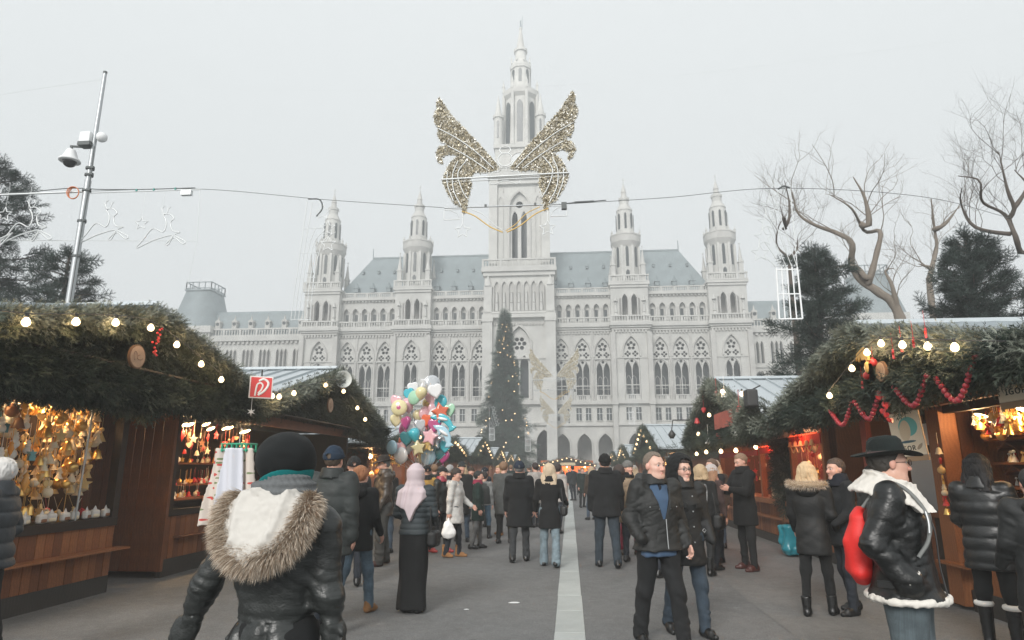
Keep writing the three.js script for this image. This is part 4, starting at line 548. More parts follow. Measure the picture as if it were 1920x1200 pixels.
{
  const { T, P } = stallShell('market_stall', 'stall glowing red inside with a red banner on its fir gable', null, R2);
  const xf = R2.xf, zA = -12.4, zB = -20.6;
  planks(T, P, { axis: 'z', a: zB, b: zA, y0: 0.18, y1: 0.88, at: xf + 0.05, w: 0.12 }); wmk('plinth', b6(xf, xf + 0.09, 0, 0.18, zB, zA), M.plinth, T, P); wmk('counter', worldUV(b6(xf - 0.2, xf + 0.5, 0.88, 0.99, zB, zA)), M.woodC, T, P); wmk('counter_edge', worldUV(b6(xf - 0.12, xf - 0.04, 0.55, 0.6, zB, zA)), M.woodC, T, P);
  wmk('back_wall', worldUV(b6(xf + 1.5, xf + 1.55, 0, 2.5, zB, zA)), M.redWall, T, P); wmk('near_wall', worldUV(b6(xf, xf + 2, 0, 2.5, zA - 0.03, zA)), M.woodB, T, P); wmk('far_wall', worldUV(b6(xf, xf + 2, 0, 2.5, zB - 0.03, zB)), M.woodB, T, P);
  for (const z of [zA, -14.15, -16.4, -18.5, zB]) wmk('post', worldUV(b6(xf - 0.06, xf + 0.06, 0.99, 2.5, z - 0.06, z + 0.06)), M.woodC, T, P);
  const fir2 = garlandAlong([V(4.48, 2.5, -14.35), V(4.48, 0.95, -14.35)], 230, 0.11, -1, GREEN);
  wmk('red_valance', b6(xf - 0.08, xf - 0.05, 2.08, 2.26, -14.1, zA + 0.02), M.redCloth, T, P); wmk('red_valance', b6(xf - 0.08, xf - 0.05, 1.98, 2.12, -16.3, -14.5), M.redCloth, T, P); wmk('red_valance', b6(xf - 0.08, xf - 0.05, 1.95, 2.08, zB, -16.5), M.redCloth, T, P);
  const tube1 = (a, b, y) => { wmk('red_tube_light', bar([xf - 0.13, y, a], [xf - 0.13, y, b], 0.016, 8), M.redGlow, T, P); PL(xf - 0.17, y, (a + b) / 2, 0.5, [1, 0.14, 0.05], 8); }; tube1(-14.0, zA, 2.27); tube1(-16.2, -14.6, 2.13);
  for (const [z, i] of [[-13.3, 0.9], [-15.2, 1.2], [-17.4, 1.2], [-19.4, 0.8]]) { PL(xf + 0.7, 2.15, z, i, [1, 0.42, 0.2]); wmk('ceiling_lamp', sph(0.06, xf + 0.7, 2.24, z, 12, 8), M.lampFace, T, P); }
  for (let k = 0; k < 5; k++) { const z = -13.95 + k * 0.3; wmk('straw_chain', tube([[xf - 0.1, 2.06, z], [xf - 0.1, 1.94, z + 0.15], [xf - 0.1, 2.06, z + 0.3]], 0.012, 10, 5), OM.straw, T, P); wp(mk('straw_bell', ORN.bell, OM.straw, T), P, xf - 0.1, 2.12, z).scale.setScalar(1.6); }
  for (let k = 0; k < 12; k++) wmk('window_slat', worldUV(b6(xf + 0.9, xf + 0.94, 1.0, 2.0, -13.9 + k * 0.12, -13.85 + k * 0.12)), M.woodC, T, P);
  // cups on the counter and goods behind
  const CUP = lathe([[0, 0], [0.03, 0], [0.038, 0.07], [0.036, 0.07], [0.028, 0.005]], 12); for (let r = 0; r < 5; r++) for (let k = 0; k < 6 - r; k++) { const m = mk('paper_cup', CUP, OM.red); m.position.set(xf - 0.02, 0.99 + r * 0.072, -14.65 - k * 0.085 - r * 0.042); tag(m, `red cup, ${ORD[k]} in the ${ORD[r]} row up of the cup pyramid at the red stall`, 'cup', 'red cups stacked on the red stall counter'); }
  for (let k = 0; k < 3; k++) { const m = mk('cardboard_box', new RoundedBoxGeometry(0.3, 0.22, 0.32, 1, 0.008), std([0.55, 0.38, 0.22], 0.85)); m.position.set(xf + 0.15, 0.99 + 0.11 + (k === 2 ? 0.225 : 0), -15.35 - (k === 1 ? 0.36 : k === 2 ? 0.1 : 0)); tag(m, ['pale box on the red stall counter behind the cups', 'pale box on the red stall counter furthest from the cups', 'pale box topmost on the red stall counter'][k], 'box'); }
  for (let i = 0; i < 70; i++) { const k = ['bauble', 'star', 'heart', 'bell'][(rnd() * 4) | 0]; const cn = ['red', 'red', 'gold', 'cream'][(rnd() * 4) | 0]; ornament(k, cn, xf + rr(0.2, 1.3), rr(1.15, 2.1), rr(-20, -12.8), rr(1.3, 2.4), rr(0, 3), `${cn} ${k} ornament hanging inside the red glowing stall`, 'ornaments inside the red stall'); }
  firBunch(T, P, [...garlandAlong(verge(R2, 0.0, -0.04), 190, 0.11, -1, FROST_SKYLIT), ...garlandAlong([V(3.75, 2.7, -13.1), V(3.75, 2.45, -13.7)], 400, 0.25, -1, FROST_SKYLIT)]); firBunch(T, P, [...curtain(R2, 1200, 2.35, MIX.map((c) => c.map((v) => v * 0.75)), 0.2), ...garlandAlong([V(3.8, 2.45, -13.1), V(3.8, 2.4, -21)], 120, 0.16, -1, GREEN), ...fir2], SPRIG[1]);
  const ls = grp('light_string', T); for (const [y, z] of [[3.5, -16.4], [3.24, -14.6], [3.06, -18.1], [2.64, -19.75], [2.1, -18.8], [2.07, -17], [2.05, -15.5], [2.08, -20.2]]) bulb(ls, P, 3.5, 1.62 + (y - 1.62) * 0.925, z * 0.925, 0.12, 1.2);
  const bn = grp('banner', T); wp(bn, P, 3.5, 2.72, -15.3); mk('banner_cloth', worldUV(new RoundedBoxGeometry(0.02, 0.36, 1.75, 2, 0.006)), std([0.66, 0.15, 0.10], 0.6, { map: TX.wood }), bn); mk('banner_hook', mg([bar([0, 0.18, -0.7], [0.1, 0.34, -0.7], 0.006), bar([0, 0.18, 0.7], [0.1, 0.34, 0.7], 0.006)]), M.blackMetal, bn);
  for (const [y, z] of [[3.4, -16.0], [3.3, -15.2], [3.15, -17.6], [2.95, -18.6], [2.85, -14.0], [2.4, -16], [2.35, -17.3], [2.4, -14.3], [2.45, -13.6]]) { const m = wp(mk('red_ornament', ORN[rnd() < 0.5 ? 'bell' : 'heart'], rnd() < 0.7 ? OM.red : OM.white, T), P, 3.55, y, z); m.scale.setScalar(2.4); m.rotation.y = rr(0, 3); }
  wmk('flood_lamp', mg([new RoundedBoxGeometry(0.22, 0.34, 0.3, 2, 0.04).translate(3.5, 2.95, -12.9), bar([3.5, 3.1, -12.9], [3.7, 3.2, -12.9], 0.015)]), M.blackMetal, T, P);
  wmk('bracket_lantern', mg([bar([3.8, 3.1, -20.6], [3.2, 3.1, -20.6], 0.02), bar([3.2, 3.1, -20.6], [3.15, 2.8, -20.6], 0.015), lathe([[0.02, 0.14], [0.12, 0], [0.05, -0.12]], 8).translate(3.15, 2.66, -20.6)]), M.blackMetal, T, P);
}
// --- further stalls down the street
function farStall(o, label, wallMat, opts = {}) {
  const { T, P } = stallShell('market_stall', label, opts.group, o), zA = o.zc + o.hw - 0.7, zB = o.zc - o.hw + 0.7, s = o.s, xf = o.xf, hb = opts.closed ? o.ye - 0.1 : 0.95;
  planks(T, P, { axis: 'z', a: zB, b: zA, y0: 0.05, y1: hb, at: xf, w: opts.w || 0.4, mats: opts.mats }); wmk('end_wall', worldUV(b6(Math.min(xf, xf + s * 2.4), Math.max(xf, xf + s * 2.4), 0.05, o.ye - 0.1, zA - 0.04, zA)), wallMat, T, P);
  if (!opts.closed) { wmk('counter', worldUV(b6(xf - 0.2, xf + 0.2, 0.95, 1.02, zB, zA)), M.woodC, T, P); wmk('back_wall', b6(xf + s * 1.4 - 0.02, xf + s * 1.4 + 0.02, 0, o.ye - 0.1, zB, zA), opts.back || M.redWall, T, P); for (const z of [zA - 0.06, (zA + zB) / 2, zB]) wmk('post', b6(xf - 0.06, xf + 0.06, 1, o.ye - 0.1, z - 0.06, z + 0.06), M.woodC, T, P); PL(xf + s * 0.6, o.ye - 0.4, o.zc, 2.2, [1, 0.5, 0.22]); wmk('ceiling_lamp', sph(0.08, xf + s * 0.6, o.ye - 0.28, o.zc, 10, 8), M.lampFace, T, P);
    for (let i = 0; i < 14; i++) { const m = wp(mk('stock_item', ORN.bauble, [OM.gold, OM.red, OM.cream, OM.amber][i % 4], T), P, xf + s * rr(0, 0.9), rr(1.1, 1.9), lerp(zB, zA, (i + 0.5) / 14)); m.scale.setScalar(rr(2, 3.4)); } }
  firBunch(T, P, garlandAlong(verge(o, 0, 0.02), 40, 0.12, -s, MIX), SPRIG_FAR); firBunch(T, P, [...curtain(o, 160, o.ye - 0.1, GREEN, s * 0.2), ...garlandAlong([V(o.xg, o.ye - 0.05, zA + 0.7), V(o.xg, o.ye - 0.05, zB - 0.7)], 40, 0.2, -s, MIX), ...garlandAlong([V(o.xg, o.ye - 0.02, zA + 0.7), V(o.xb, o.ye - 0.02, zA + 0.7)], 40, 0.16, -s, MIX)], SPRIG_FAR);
  const ls = grp('light_string', T); for (const k of [-0.85, -0.68, -0.5, -0.33, -0.16, 0.05, 0.3, 0.55, 0.8]) { const b = wp(mk('bulb', BULB, M.bulbFar, ls), P, o.xg - s * 0.25, o.ya - 0.12 - (o.ya - o.ye) * Math.abs(k), o.zc + k * o.hw); b.scale.setScalar(1.5); }
  return { T, P };
}
const stl = (s, zc, hw, ya, ye, x = s < 0 ? -6.3 : 4.7) => ({ s, xf: x, xg: x - s * 0.8, xb: x + s * 3.2, zc, hw, ya, ye });
M.terra = std([0.40, 0.17, 0.10], 0.7, { map: TX.wood });
{
  const { T, P } = farStall(stl(-1, -22.6, 3.1, 2.95, 2.35), 'low fir-roofed stall with warm lights behind the man in the brown hat', M.woodB, { back: M.woodDark });
  for (let i = 0; i < 26; i++) { const b = wp(mk('hanging_star', ORN.star, OM.gold, T), P, -6.2, 1.85 + rr(-0.1, 0.1), -20.4 - i * 0.15); b.scale.setScalar(1.8); b.rotation.y = 0.9; }
  for (const z of [-20.6, -21.8, -23]) PL(-6.4, 2.1, z, 1.2); for (const z of [-20.6, -21.8, -23]) wmk('ceiling_lamp', sph(0.05, -6.4, 2.2, z, 8, 6), M.lampFace, T, P);
}
farStall(stl(-1, -30.5, 3.6, 3.0, 2.35), 'closed stall with terracotta shutters behind the balloons', M.terra, { closed: true, w: 0.8, mats: [M.terra, M.terra, M.terra] });
farStall(stl(-1, -41.5, 4.3, 3.45, 2.35), 'stall with a pale metal roof just past the balloons', M.terra);
farStall(stl(-1, -51.5, 3.6, 3.15, 2.3), 'far left stall in front of the spruce, next past the metal roof', M.terra);
farStall(stl(-1, -60, 3.4, 3.0, 2.3), 'far left stall, second to last in the lit row before the spruce', M.terra);
farStall(stl(-1, -69, 3.4, 2.95, 2.25), 'last far stall on the left side of the street', M.terra);
farStall(stl(1, -34.1, 4.6, 3.72, 2.45), 'stall with a pale metal roof behind the smoking couple', M.woodB);
farStall(stl(1, -47.5, 3.8, 3.2, 2.35), 'far right stall, next past the one behind the couple', M.woodB);
farStall(stl(1, -58, 3.6, 3.05, 2.3), 'last far stall on the right side of the street', M.woodB);
{ // stall closing the street, facing the camera
  const E2 = thing('market_stall', 'orange-lit stall facing down the street at its far end', 'stall', [-0.3, 0, -75]);
  const gs = new THREE.Shape(); gs.moveTo(-3.3, 1.95); gs.lineTo(3.3, 1.95); gs.lineTo(3.3, 2.1); gs.lineTo(0, 2.95); gs.lineTo(-3.3, 2.1); mk('gable', extr(gs, 0.1), M.woodDark, E2); mk('counter', b6(-3, 3, 0, 1, -0.1, 0), M.terra, E2); mk('back_wall', b6(-3, 3, 0, 2.6, -1.6, -1.5), std([0.5, 0.14, 0.04], 0.7), E2);
  for (const k of [-1, 1]) { const r = mk('roof_panel', bx(3.6, 0.06, 3), M.metalRoof, E2); r.position.set(k * 1.7, 2.57, -1.3); r.rotation.z = -k * Math.atan(0.85 / 3.3); }
  mk('sign_board', bx(1.7, 0.32, 0.06, 0.1, 2.2, 0.16), std([0.6, 0.5, 0.32], 0.7), E2); for (const x of [-2, 0, 2]) { const l = new THREE.PointLight(new THREE.Color(1, 0.42, 0.14), 7); l.position.set(x, 1.75, -0.6); l.castShadow = true; E2.add(l); mk('ceiling_lamp', sph(0.09, x, 1.88, -0.6, 8, 6), M.lampFace, E2); }
  for (let i = 0; i < 13; i++) { const k = -1 + i / 6, b = mk('bulb', sph(0.07, 0, 0, 0, 8, 6), M.bulbFar, E2); b.position.set(k * 3.1, 2.82 - 0.8 * Math.abs(k), 0.25); }
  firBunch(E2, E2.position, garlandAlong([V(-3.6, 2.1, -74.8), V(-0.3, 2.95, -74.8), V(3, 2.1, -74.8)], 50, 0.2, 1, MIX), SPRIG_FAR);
}
M.cableDark0 = std([0.06, 0.06, 0.06], 0.4, { metalness: 0.5 });
// ---------------------------------------------------------------- people
const smin = (a, b, k) => { const h = Math.max(k - Math.abs(a - b), 0) / k; return Math.min(a, b) - h * h * k * 0.25; };
const smax = (a, b, k) => -smin(-a, -b, k);
const bone = (a, b, ra, rb = ra) => { const d = [b[0] - a[0], b[1] - a[1], b[2] - a[2]]; return { a, d, i: 1 / Math.max(1e-9, d[0] * d[0] + d[1] * d[1] + d[2] * d[2]), ra, rb }; };
const dBone = (x, y, z, b) => { const px = x - b.a[0], py = y - b.a[1], pz = z - b.a[2], t = clamp((px * b.d[0] + py * b.d[1] + pz * b.d[2]) * b.i), qx = px - b.d[0] * t, qy = py - b.d[1] * t, qz = pz - b.d[2] * t; return Math.sqrt(qx * qx + qy * qy + qz * qz) - (b.ra + (b.rb - b.ra) * t); };
const dEll = (x, y, z, c, r) => { const a = (x - c[0]) / r[0], b = (y - c[1]) / r[1], d = (z - c[2]) / r[2], k = Math.sqrt(a * a + b * b + d * d); return (k - 1) * Math.min(r[0], r[1], r[2]) * (0.6 + 0.4 * Math.min(1, k)); };
const ridge = (x, y, z) => { const s = 2 * vnoise(x, y, z) - 1; return 1 - 2.2 * Math.pow(Math.abs(s), 1.5); };
function rings(R, x, y, z, pw = 2.4) { // stacked ellipses: [y, rx, rz, cz]
  let i = 0; while (i < R.length - 2 && y > R[i + 1][0]) i++;
  const A = R[i], B = R[i + 1], t = clamp((y - A[0]) / (B[0] - A[0])), u = t * t * (3 - 2 * t), rx = lerp(A[1], B[1], u), rz = lerp(A[2], B[2], u), cz = lerp(A[3] || 0, B[3] || 0, u);
  const q = Math.pow(Math.pow(Math.abs(x / rx), pw) + Math.pow(Math.abs((z - cz) / rz), pw), 1 / pw);
  return smax((q - 1) * Math.min(rx, rz) * 0.92, Math.max(R[0][0] - y, y - R[R.length - 1][0]), 0.02);
}
// head in its own axes: y up, z forward, origin between the ears
function dHead(x, y, z, f = {}) {
  const w = f.wide || 1, ax = Math.abs(x) / w; let d = dEll(ax, y, z, [0, 0.032, -0.014], [0.077, 0.091, 0.098]);
  d = smin(d, dEll(ax, y, z, [0, -0.035, 0.026], [0.06, 0.088, 0.064]), 0.04);
  d = smin(d, dBone(ax, y, z, HB.jaw), 0.03); d = smin(d, dBone(ax, y, z, HB.chin), 0.02); d = smin(d, dBone(ax, y, z, HB.cheek), 0.03);
  if (f.jowl) d = smin(d, dEll(ax, y, z, [0.03, -0.09, 0.03], [0.035, 0.035, 0.04]), 0.04);
  d = smin(d, dBone(ax, y, z, HB.brow), 0.018); d = smax(d, -dEll(ax, y, z, [0.032, 0.004, 0.103], [0.022, 0.013, 0.022]), 0.012);
  d = smin(d, dBone(ax, y, z, HB.nose), 0.012); d = smin(d, dBone(ax, y, z, HB.wing), 0.008); d = smin(d, dBone(ax, y, z, HB.lip), 0.008); d = smin(d, dBone(ax, y, z, HB.lip2), 0.008); d = smax(d, -dBone(ax, y, z, HB.mouth), 0.004);
  d = smin(d, dEll(ax, y, z, [0.081, -0.004, -0.012], [0.012, 0.032, 0.02]), 0.008);
  return smin(d, dBone(ax, y, z, HB.neck), 0.03);
}
const HB = { jaw: bone([0.05, -0.062, 0.0], [0.012, -0.104, 0.066], 0.02, 0.018), chin: bone([0, -0.104, 0.07], [0.012, -0.104, 0.066], 0.017), cheek: bone([0.036, -0.03, 0.06], [0.045, -0.025, 0.04], 0.022), brow: bone([0.008, 0.024, 0.083], [0.045, 0.024, 0.066], 0.011), nose: bone([0, 0.012, 0.085], [0, -0.033, 0.112], 0.009, 0.0135), wing: bone([0.012, -0.037, 0.098], [0.01, -0.037, 0.092], 0.008), lip: bone([0, -0.062, 0.0925], [0.02, -0.065, 0.082], 0.0065, 0.004), lip2: bone([0, -0.075, 0.091], [0.017, -0.072, 0.081], 0.007, 0.004), mouth: bone([0, -0.0685, 0.1], [0.022, -0.0685, 0.087], 0.0022), neck: bone([0, -0.08, -0.02], [0, -0.24, -0.045], 0.056, 0.064) };
const SKIN = [[0.56, 0.33, 0.25], [0.60, 0.38, 0.30], [0.5, 0.28, 0.2]];
const skinMat = std([1, 1, 1], 0.5, { vertexColors: true });
const skinPaint = (tone) => (x, y, z) => { // ruddy nose, cheeks, ears and lips
  const ax = Math.abs(x), lip = Math.exp(-((y + 0.0685) ** 2) / 0.00006 - (ax / 0.018) ** 2) * (z > 0.07 ? 1 : 0), red = 0.5 * Math.exp(-((ax - 0.04) ** 2 + (y + 0.03) ** 2) / 0.0009) * (z > 0.03 ? 1 : 0) + 0.5 * Math.exp(-(ax ** 2 + (y + 0.033) ** 2) / 0.0004) * (z > 0.09 ? 1 : 0) + (ax > 0.078 ? 0.5 : 0), m = 0.94 + 0.12 * vnoise(x * 60, y * 60, z * 60);
  return [tone[0] * m * (1 + 0.04 * red), tone[1] * m * (1 - 0.22 * red - 0.38 * lip), tone[2] * m * (1 - 0.22 * red - 0.3 * lip)]; };
function handGeo(sgn, curl, cell) { // wrist at origin, fingers towards -y, palm faces -x*sgn
  const B = [bone([0, -0.02, 0.018], [0, -0.085, 0.026], 0.0165, 0.015), bone([0, -0.02, 0.0], [0, -0.09, 0.006], 0.0175, 0.015), bone([0, -0.02, -0.016], [0, -0.083, -0.022], 0.016, 0.0135), bone([0, 0.03, 0], [0, -0.02, 0], 0.026, 0.022)], F = [];
  [[0.03, 0.068, -0.088], [0.0105, 0.077, -0.093], [-0.0095, 0.071, -0.09], [-0.0275, 0.056, -0.08]].forEach(([z, l, y0], i) => { let p = [0, y0, z], a = curl * (0.5 + 0.06 * i); for (let k = 0; k < 3; k++) { const s = l * [0.45, 0.32, 0.23][k], q = [p[0] - sgn * Math.sin(a) * s, p[1] - Math.cos(a) * s, p[2] + (z * 0.1) * s / l]; F.push(bone(p, q, 0.0092 - k * 0.0009, 0.0085 - k * 0.0009)); p = q; a += curl * 0.75; } });
  const T = [bone([0, -0.025, 0.022], [-sgn * 0.012, -0.06, 0.052], 0.014, 0.0105), bone([-sgn * 0.012, -0.06, 0.052], [-sgn * 0.026, -0.098, 0.056], 0.0105, 0.0085)];
  return nets((x, y, z) => { let d = dBone(x, y, z, B[0]); for (let i = 1; i < 4; i++) d = smin(d, dBone(x, y, z, B[i]), 0.015); for (const t of T) d = smin(d, dBone(x, y, z, t), 0.008); let f = 1; for (const b of F) f = Math.min(f, dBone(x, y, z, b)); return smin(d, f, 0.005); }, [-0.12, -0.2, -0.07], [0.12, 0.06, 0.1], cell);
}
const HANDS = {};
const hand = (sgn, curl, cell) => HANDS[[sgn, curl, cell]] ||= handGeo(sgn, curl, cell);
function shoeGeo(shaft, heel, cell) {
  const B = [bone([0, -0.045, -0.045], [0, -0.05, 0.085], 0.04, 0.042), bone([0, -0.05, 0.085], [0, -0.056, 0.15], 0.042, 0.03), bone([0, -0.02, -0.03], [0, shaft, -0.015], 0.046, shaft > 0.12 ? 0.062 : 0.048), bone([0, -0.01, 0.0], [0, -0.03, 0.08], 0.04, 0.036)];
  return nets((x, y, z) => { let d = 1; for (const b of B) d = smin(d, dBone(x, y, z, b), 0.025); d += 0.003 * ridge(x * 30, y * 45, z * 30) * (y > -0.05 ? 1 : 0); d = smax(d, -(y + 0.085), 0.006); d = smax(d, y - shaft, 0.01); if (heel) d = smax(d, -Math.max(Math.abs(z - 0.0) - 0.018, y + 0.07), 0.004); return d; }, [-0.09, -0.11, -0.12], [0.09, shaft + 0.04, 0.22], cell);
}
const SHOES = {};
const shoe = (shaft, heel, cell) => SHOES[[shaft, heel, cell]] ||= shoeGeo(shaft, heel, cell);
const dk = (c) => { const m = Math.max(...c), k = m < 0.07 ? 0.6 : m < 0.14 ? 0.8 : 1; return c.map((v) => v * k); }; // near-black winter cloth
const fab = { wool: (c) => std(dk(c), 0.95, { map: rep(TX.wear, 3), bumpMap: rep(TX.cloth, 8), bumpScale: 0.0015 }), nylon: (c) => std(dk(c), 0.68, { map: rep(TX.wear, 2), bumpMap: rep(TX.leather, 5), bumpScale: 0.001 }), leather: (c) => phys(dk(c), 0.6, { map: rep(TX.wear, 2.5), roughnessMap: rep(TX.wear, 3), bumpMap: rep(TX.leather, 6), bumpScale: 0.0015 }), denim: (c) => std(dk(c), 0.9, { map: rep(TX.denim, 4), bumpMap: rep(TX.cloth, 14), bumpScale: 0.001 }), hair: (c) => std(c, 0.72, { bumpMap: rep(TX.leather, 8), bumpScale: 0.002 }) };
const fabCache = {}; const F = (k, c) => fabCache[k + c] ||= fab[k](c);
const COL = { black: [0.016, 0.018, 0.019], char: [0.035, 0.038, 0.04], navy: [0.016, 0.022, 0.04], slate: [0.05, 0.062, 0.066], grey: [0.16, 0.165, 0.165], olive: [0.06, 0.06, 0.042], brown: [0.085, 0.06, 0.042], denim: [0.07, 0.105, 0.15], pale: [0.22, 0.29, 0.33], dk: [0.028, 0.038, 0.055], tan: [0.38, 0.19, 0.075], white: [0.7, 0.69, 0.66], cream: [0.62, 0.56, 0.46] };
// the figure stands at the origin facing +z, 1.75 m tall, then is scaled and turned
function person(o) {
  const c = o.cell || 0.02, root = thing('person', o.label, 'person', [o.x, 0, o.z], o.face * D2R, o.group), s = (o.h || 1.72) / 1.75; root.scale.setScalar(s);
  const g = o.girth || 1, lean = (o.lean || 0) * D2R, J = { s }; const bend = (p) => [p[0], p[1], p[2] + Math.tan(lean) * Math.max(0, p[1] - 0.95)];
  // joints
  const Lg = o.legs || { l: [6, 4], r: [-6, 8] }, leg = (k, sg) => { const [f, b, q = 2] = Lg[k], a = f * D2R, e = (f - b) * D2R, u = q * D2R; const hip = [sg * 0.095, 0.93, 0], kn = [hip[0] + sg * Math.sin(u) * 0.43, hip[1] - Math.cos(a) * 0.43, hip[2] + Math.sin(a) * 0.43], an = [kn[0] + sg * Math.sin(u) * 0.3, kn[1] - Math.cos(e) * 0.42, kn[2] + Math.sin(e) * 0.42]; return [hip, kn, an, e]; };
  const ll = leg('l', 1), lr = leg('r', -1), dy = 0.085 - Math.min(ll[2][1], lr[2][1]); for (const l of [ll, lr]) for (let i = 0; i < 3; i++) l[i][1] += dy;
  J.dy = dy; const sw = (o.shoulder || 0.185);
  const Ar = o.arms || { l: [4, 8, 12], r: [-2, 8, 12] }, arm = (k, sg) => { const [f, q, b, t = 6] = Ar[k], a = f * D2R, u = q * D2R, e = (f + b) * D2R, v = (q - t) * D2R; const sh = bend([sg * sw, 1.425 + dy, -0.005]), el = [sh[0] + sg * Math.sin(u) * 0.29, sh[1] - Math.cos(a) * Math.cos(u) * 0.29, sh[2] + Math.sin(a) * Math.cos(u) * 0.29], wr = [el[0] + sg * Math.sin(v) * 0.25, el[1] - Math.cos(e) * Math.cos(v) * 0.25, el[2] + Math.sin(e) * Math.cos(v) * 0.25]; return [sh, el, wr]; };
  const al = arm('l', 1), ar = arm('r', -1); Object.assign(J, { al, ar, ll, lr, bend });
  const hc = bend([0, 1.625 + dy, 0.015]); J.hc = hc; const hq = new THREE.Quaternion().setFromEuler(new THREE.Euler((o.nod || 0) * D2R, (o.turn || 0) * D2R, (o.tilt || 0) * D2R, 'YXZ'));
  const tone = SKIN[o.skin || 0];
  // body: one mesh of trunk, head and hands
  const B = [bone(bend([0, 1.0 + dy, 0]), bend([0, 1.3 + dy, 0]), 0.1, 0.11), bone(bend([0, 1.3 + dy, 0]), bend([0, 1.45 + dy, -0.02]), 0.1, 0.06), ...[ll, lr].flatMap((l) => [bone(l[0], l[1], 0.075, 0.05), bone(l[1], l[2], 0.05, 0.035)]), ...[al, ar].flatMap((a) => [bone(a[0], a[1], 0.042, 0.036), bone(a[1], a[2], 0.034, 0.026)])];
  const body = [paint(nets((x, y, z) => { let d = 1; for (const b of B) d = smin(d, dBone(x, y, z, b), 0.04); return d; }, [-0.8, 0, -0.8], [0.8, 1.55 + dy, 0.8], 0.04), () => tone)];
  const hcell = o.face1 || Math.min(0.012, c * 0.5), hd = paint(nets((x, y, z) => dHead(x, y, z, o), [-0.12, -0.26, -0.14], [0.12, 0.15, 0.14], hcell), skinPaint(tone)); hd.applyQuaternion(hq); hd.translate(...hc); body.push(hd);
  for (const [a, sg, k] of [[al, 1, 'l'], [ar, -1, 'r']]) { if (o.nohand?.includes(k)) continue; const h = paint(hand(sg, (o.curl?.[k]) ?? 0.5, o.hcell || 0.009).clone(), () => [tone[0] * 0.97, tone[1] * 0.9, tone[2] * 0.9]); const d = V(...a[2]).sub(V(...a[1])).normalize(); h.applyQuaternion(new THREE.Quaternion().setFromUnitVectors(V(0, -1, 0), d)); h.translate(...a[2]); body.push(h); }
  mk('body', mg(body), skinMat, root);
  const headG = new THREE.Group(); headG.position.set(...hc); headG.quaternion.copy(hq);
  const hm = (n, geo, mat) => { const m = mk(n, geo, mat, root); m.position.set(...hc); m.quaternion.copy(hq); return m; }; J.hm = hm;
  if (o.face1) { for (const sg of [1, -1]) { const e = hm('eye', paint(sph(0.0125, 0, 0, 0, 14, 10), (x, y, z) => z > 0.0105 ? [0.02, 0.02, 0.02] : z > 0.0085 ? [0.09, 0.1, 0.1] : [0.62, 0.58, 0.55]), std([1, 1, 1], 0.2, { vertexColors: true })); e.geometry = e.geometry.translate(sg * 0.031, 0.006, 0.0775); hm('eyebrow', tube([[sg * 0.014, 0.026, 0.0945], [sg * 0.03, 0.031, 0.09], [sg * 0.046, 0.026, 0.076]], 0.0036, 8, 5), F('hair', o.hair?.c || COL.brown)); } }
  // hair
  const hr = o.hair || {}, hcl = Math.max(0.006, hcell);
  if (hr.style && hr.style !== 'none') {
    const long = hr.style === 'long', f = (x, y, z) => {
      const n = 0.007 * ridge(x * 55, y * 14, z * 55) + 0.006 * vnoise(x * 22, y * 22, z * 22); let d = dEll(x, y, z, [0, 0.034, -0.02], [0.085 + (hr.vol || 0), 0.097 + (hr.vol || 0), 0.102 + (hr.vol || 0)]) - n;
      if (long) { d = smin(d, rings([[-(hr.len || 0.2), 0.105, 0.05, -0.07], [-0.1, 0.11 + (hr.vol || 0), 0.07, -0.045], [0, 0.1, 0.085, -0.02], [0.06, 0.08, 0.08, -0.01]], x, y, z) - n * 1.5, 0.04); }
      if (hr.style === 'bun') d = smin(d, dEll(x, y, z, [0, 0.075, -0.095], [0.05, 0.045, 0.045]) - n, 0.02);
      const line = (hr.line ?? 0.062) + (hr.recede || 0) * Math.exp(-((Math.abs(x) - 0.045) ** 2) / 0.0006); // hairline: face side is cut away
      const face = long ? Math.min(0.055 - Math.abs(x), z - 0.02 + (y > line ? 10 : 0), line - y + 0.02) : Math.max(0, 0);
      d = long ? smax(d, Math.min(z - 0.035, line - y), 0.012) : smax(d, line - y - clamp((0.035 - z) * 1.5, 0, 0.16), 0.01);
      return d;
    };
    hm('hair', nets(f, [-0.16, -(hr.len || 0.2) - 0.05, -0.2], [0.16, 0.17, 0.16], hcl, 1.8), F('hair', hr.c));
  }
  // headwear
  const ht = o.hat;
  if (ht?.t === 'beanie') hm(ht.n || 'beanie', nets((x, y, z) => { const a = Math.atan2(x, z); let d = dEll(x, y, z, [0, 0.045, -0.016], [0.096, 0.112, 0.118]) - 0.0025 * Math.sin(a * 46) - 0.004 * vnoise(x * 30, y * 30, z * 30); if (y < 0.062 - z * 0.12) d -= 0.007; return smax(d, 0.022 + z * 0.16 - y + (ht.low || 0), 0.012); }, [-0.13, -0.1, -0.15], [0.13, 0.18, 0.14], Math.max(0.006, hcell)), F('wool', ht.c));
  if (ht?.t === 'pom') { hm('beanie', nets((x, y, z) => smax(dEll(x, y, z, [0, 0.05, -0.016], [0.1, 0.11, 0.12]) - 0.006 * vnoise(x * 40, y * 40, z * 40), 0.012 + z * 0.16 - y, 0.012), [-0.13, -0.1, -0.15], [0.13, 0.18, 0.14], 0.01), F('wool', ht.c)); }
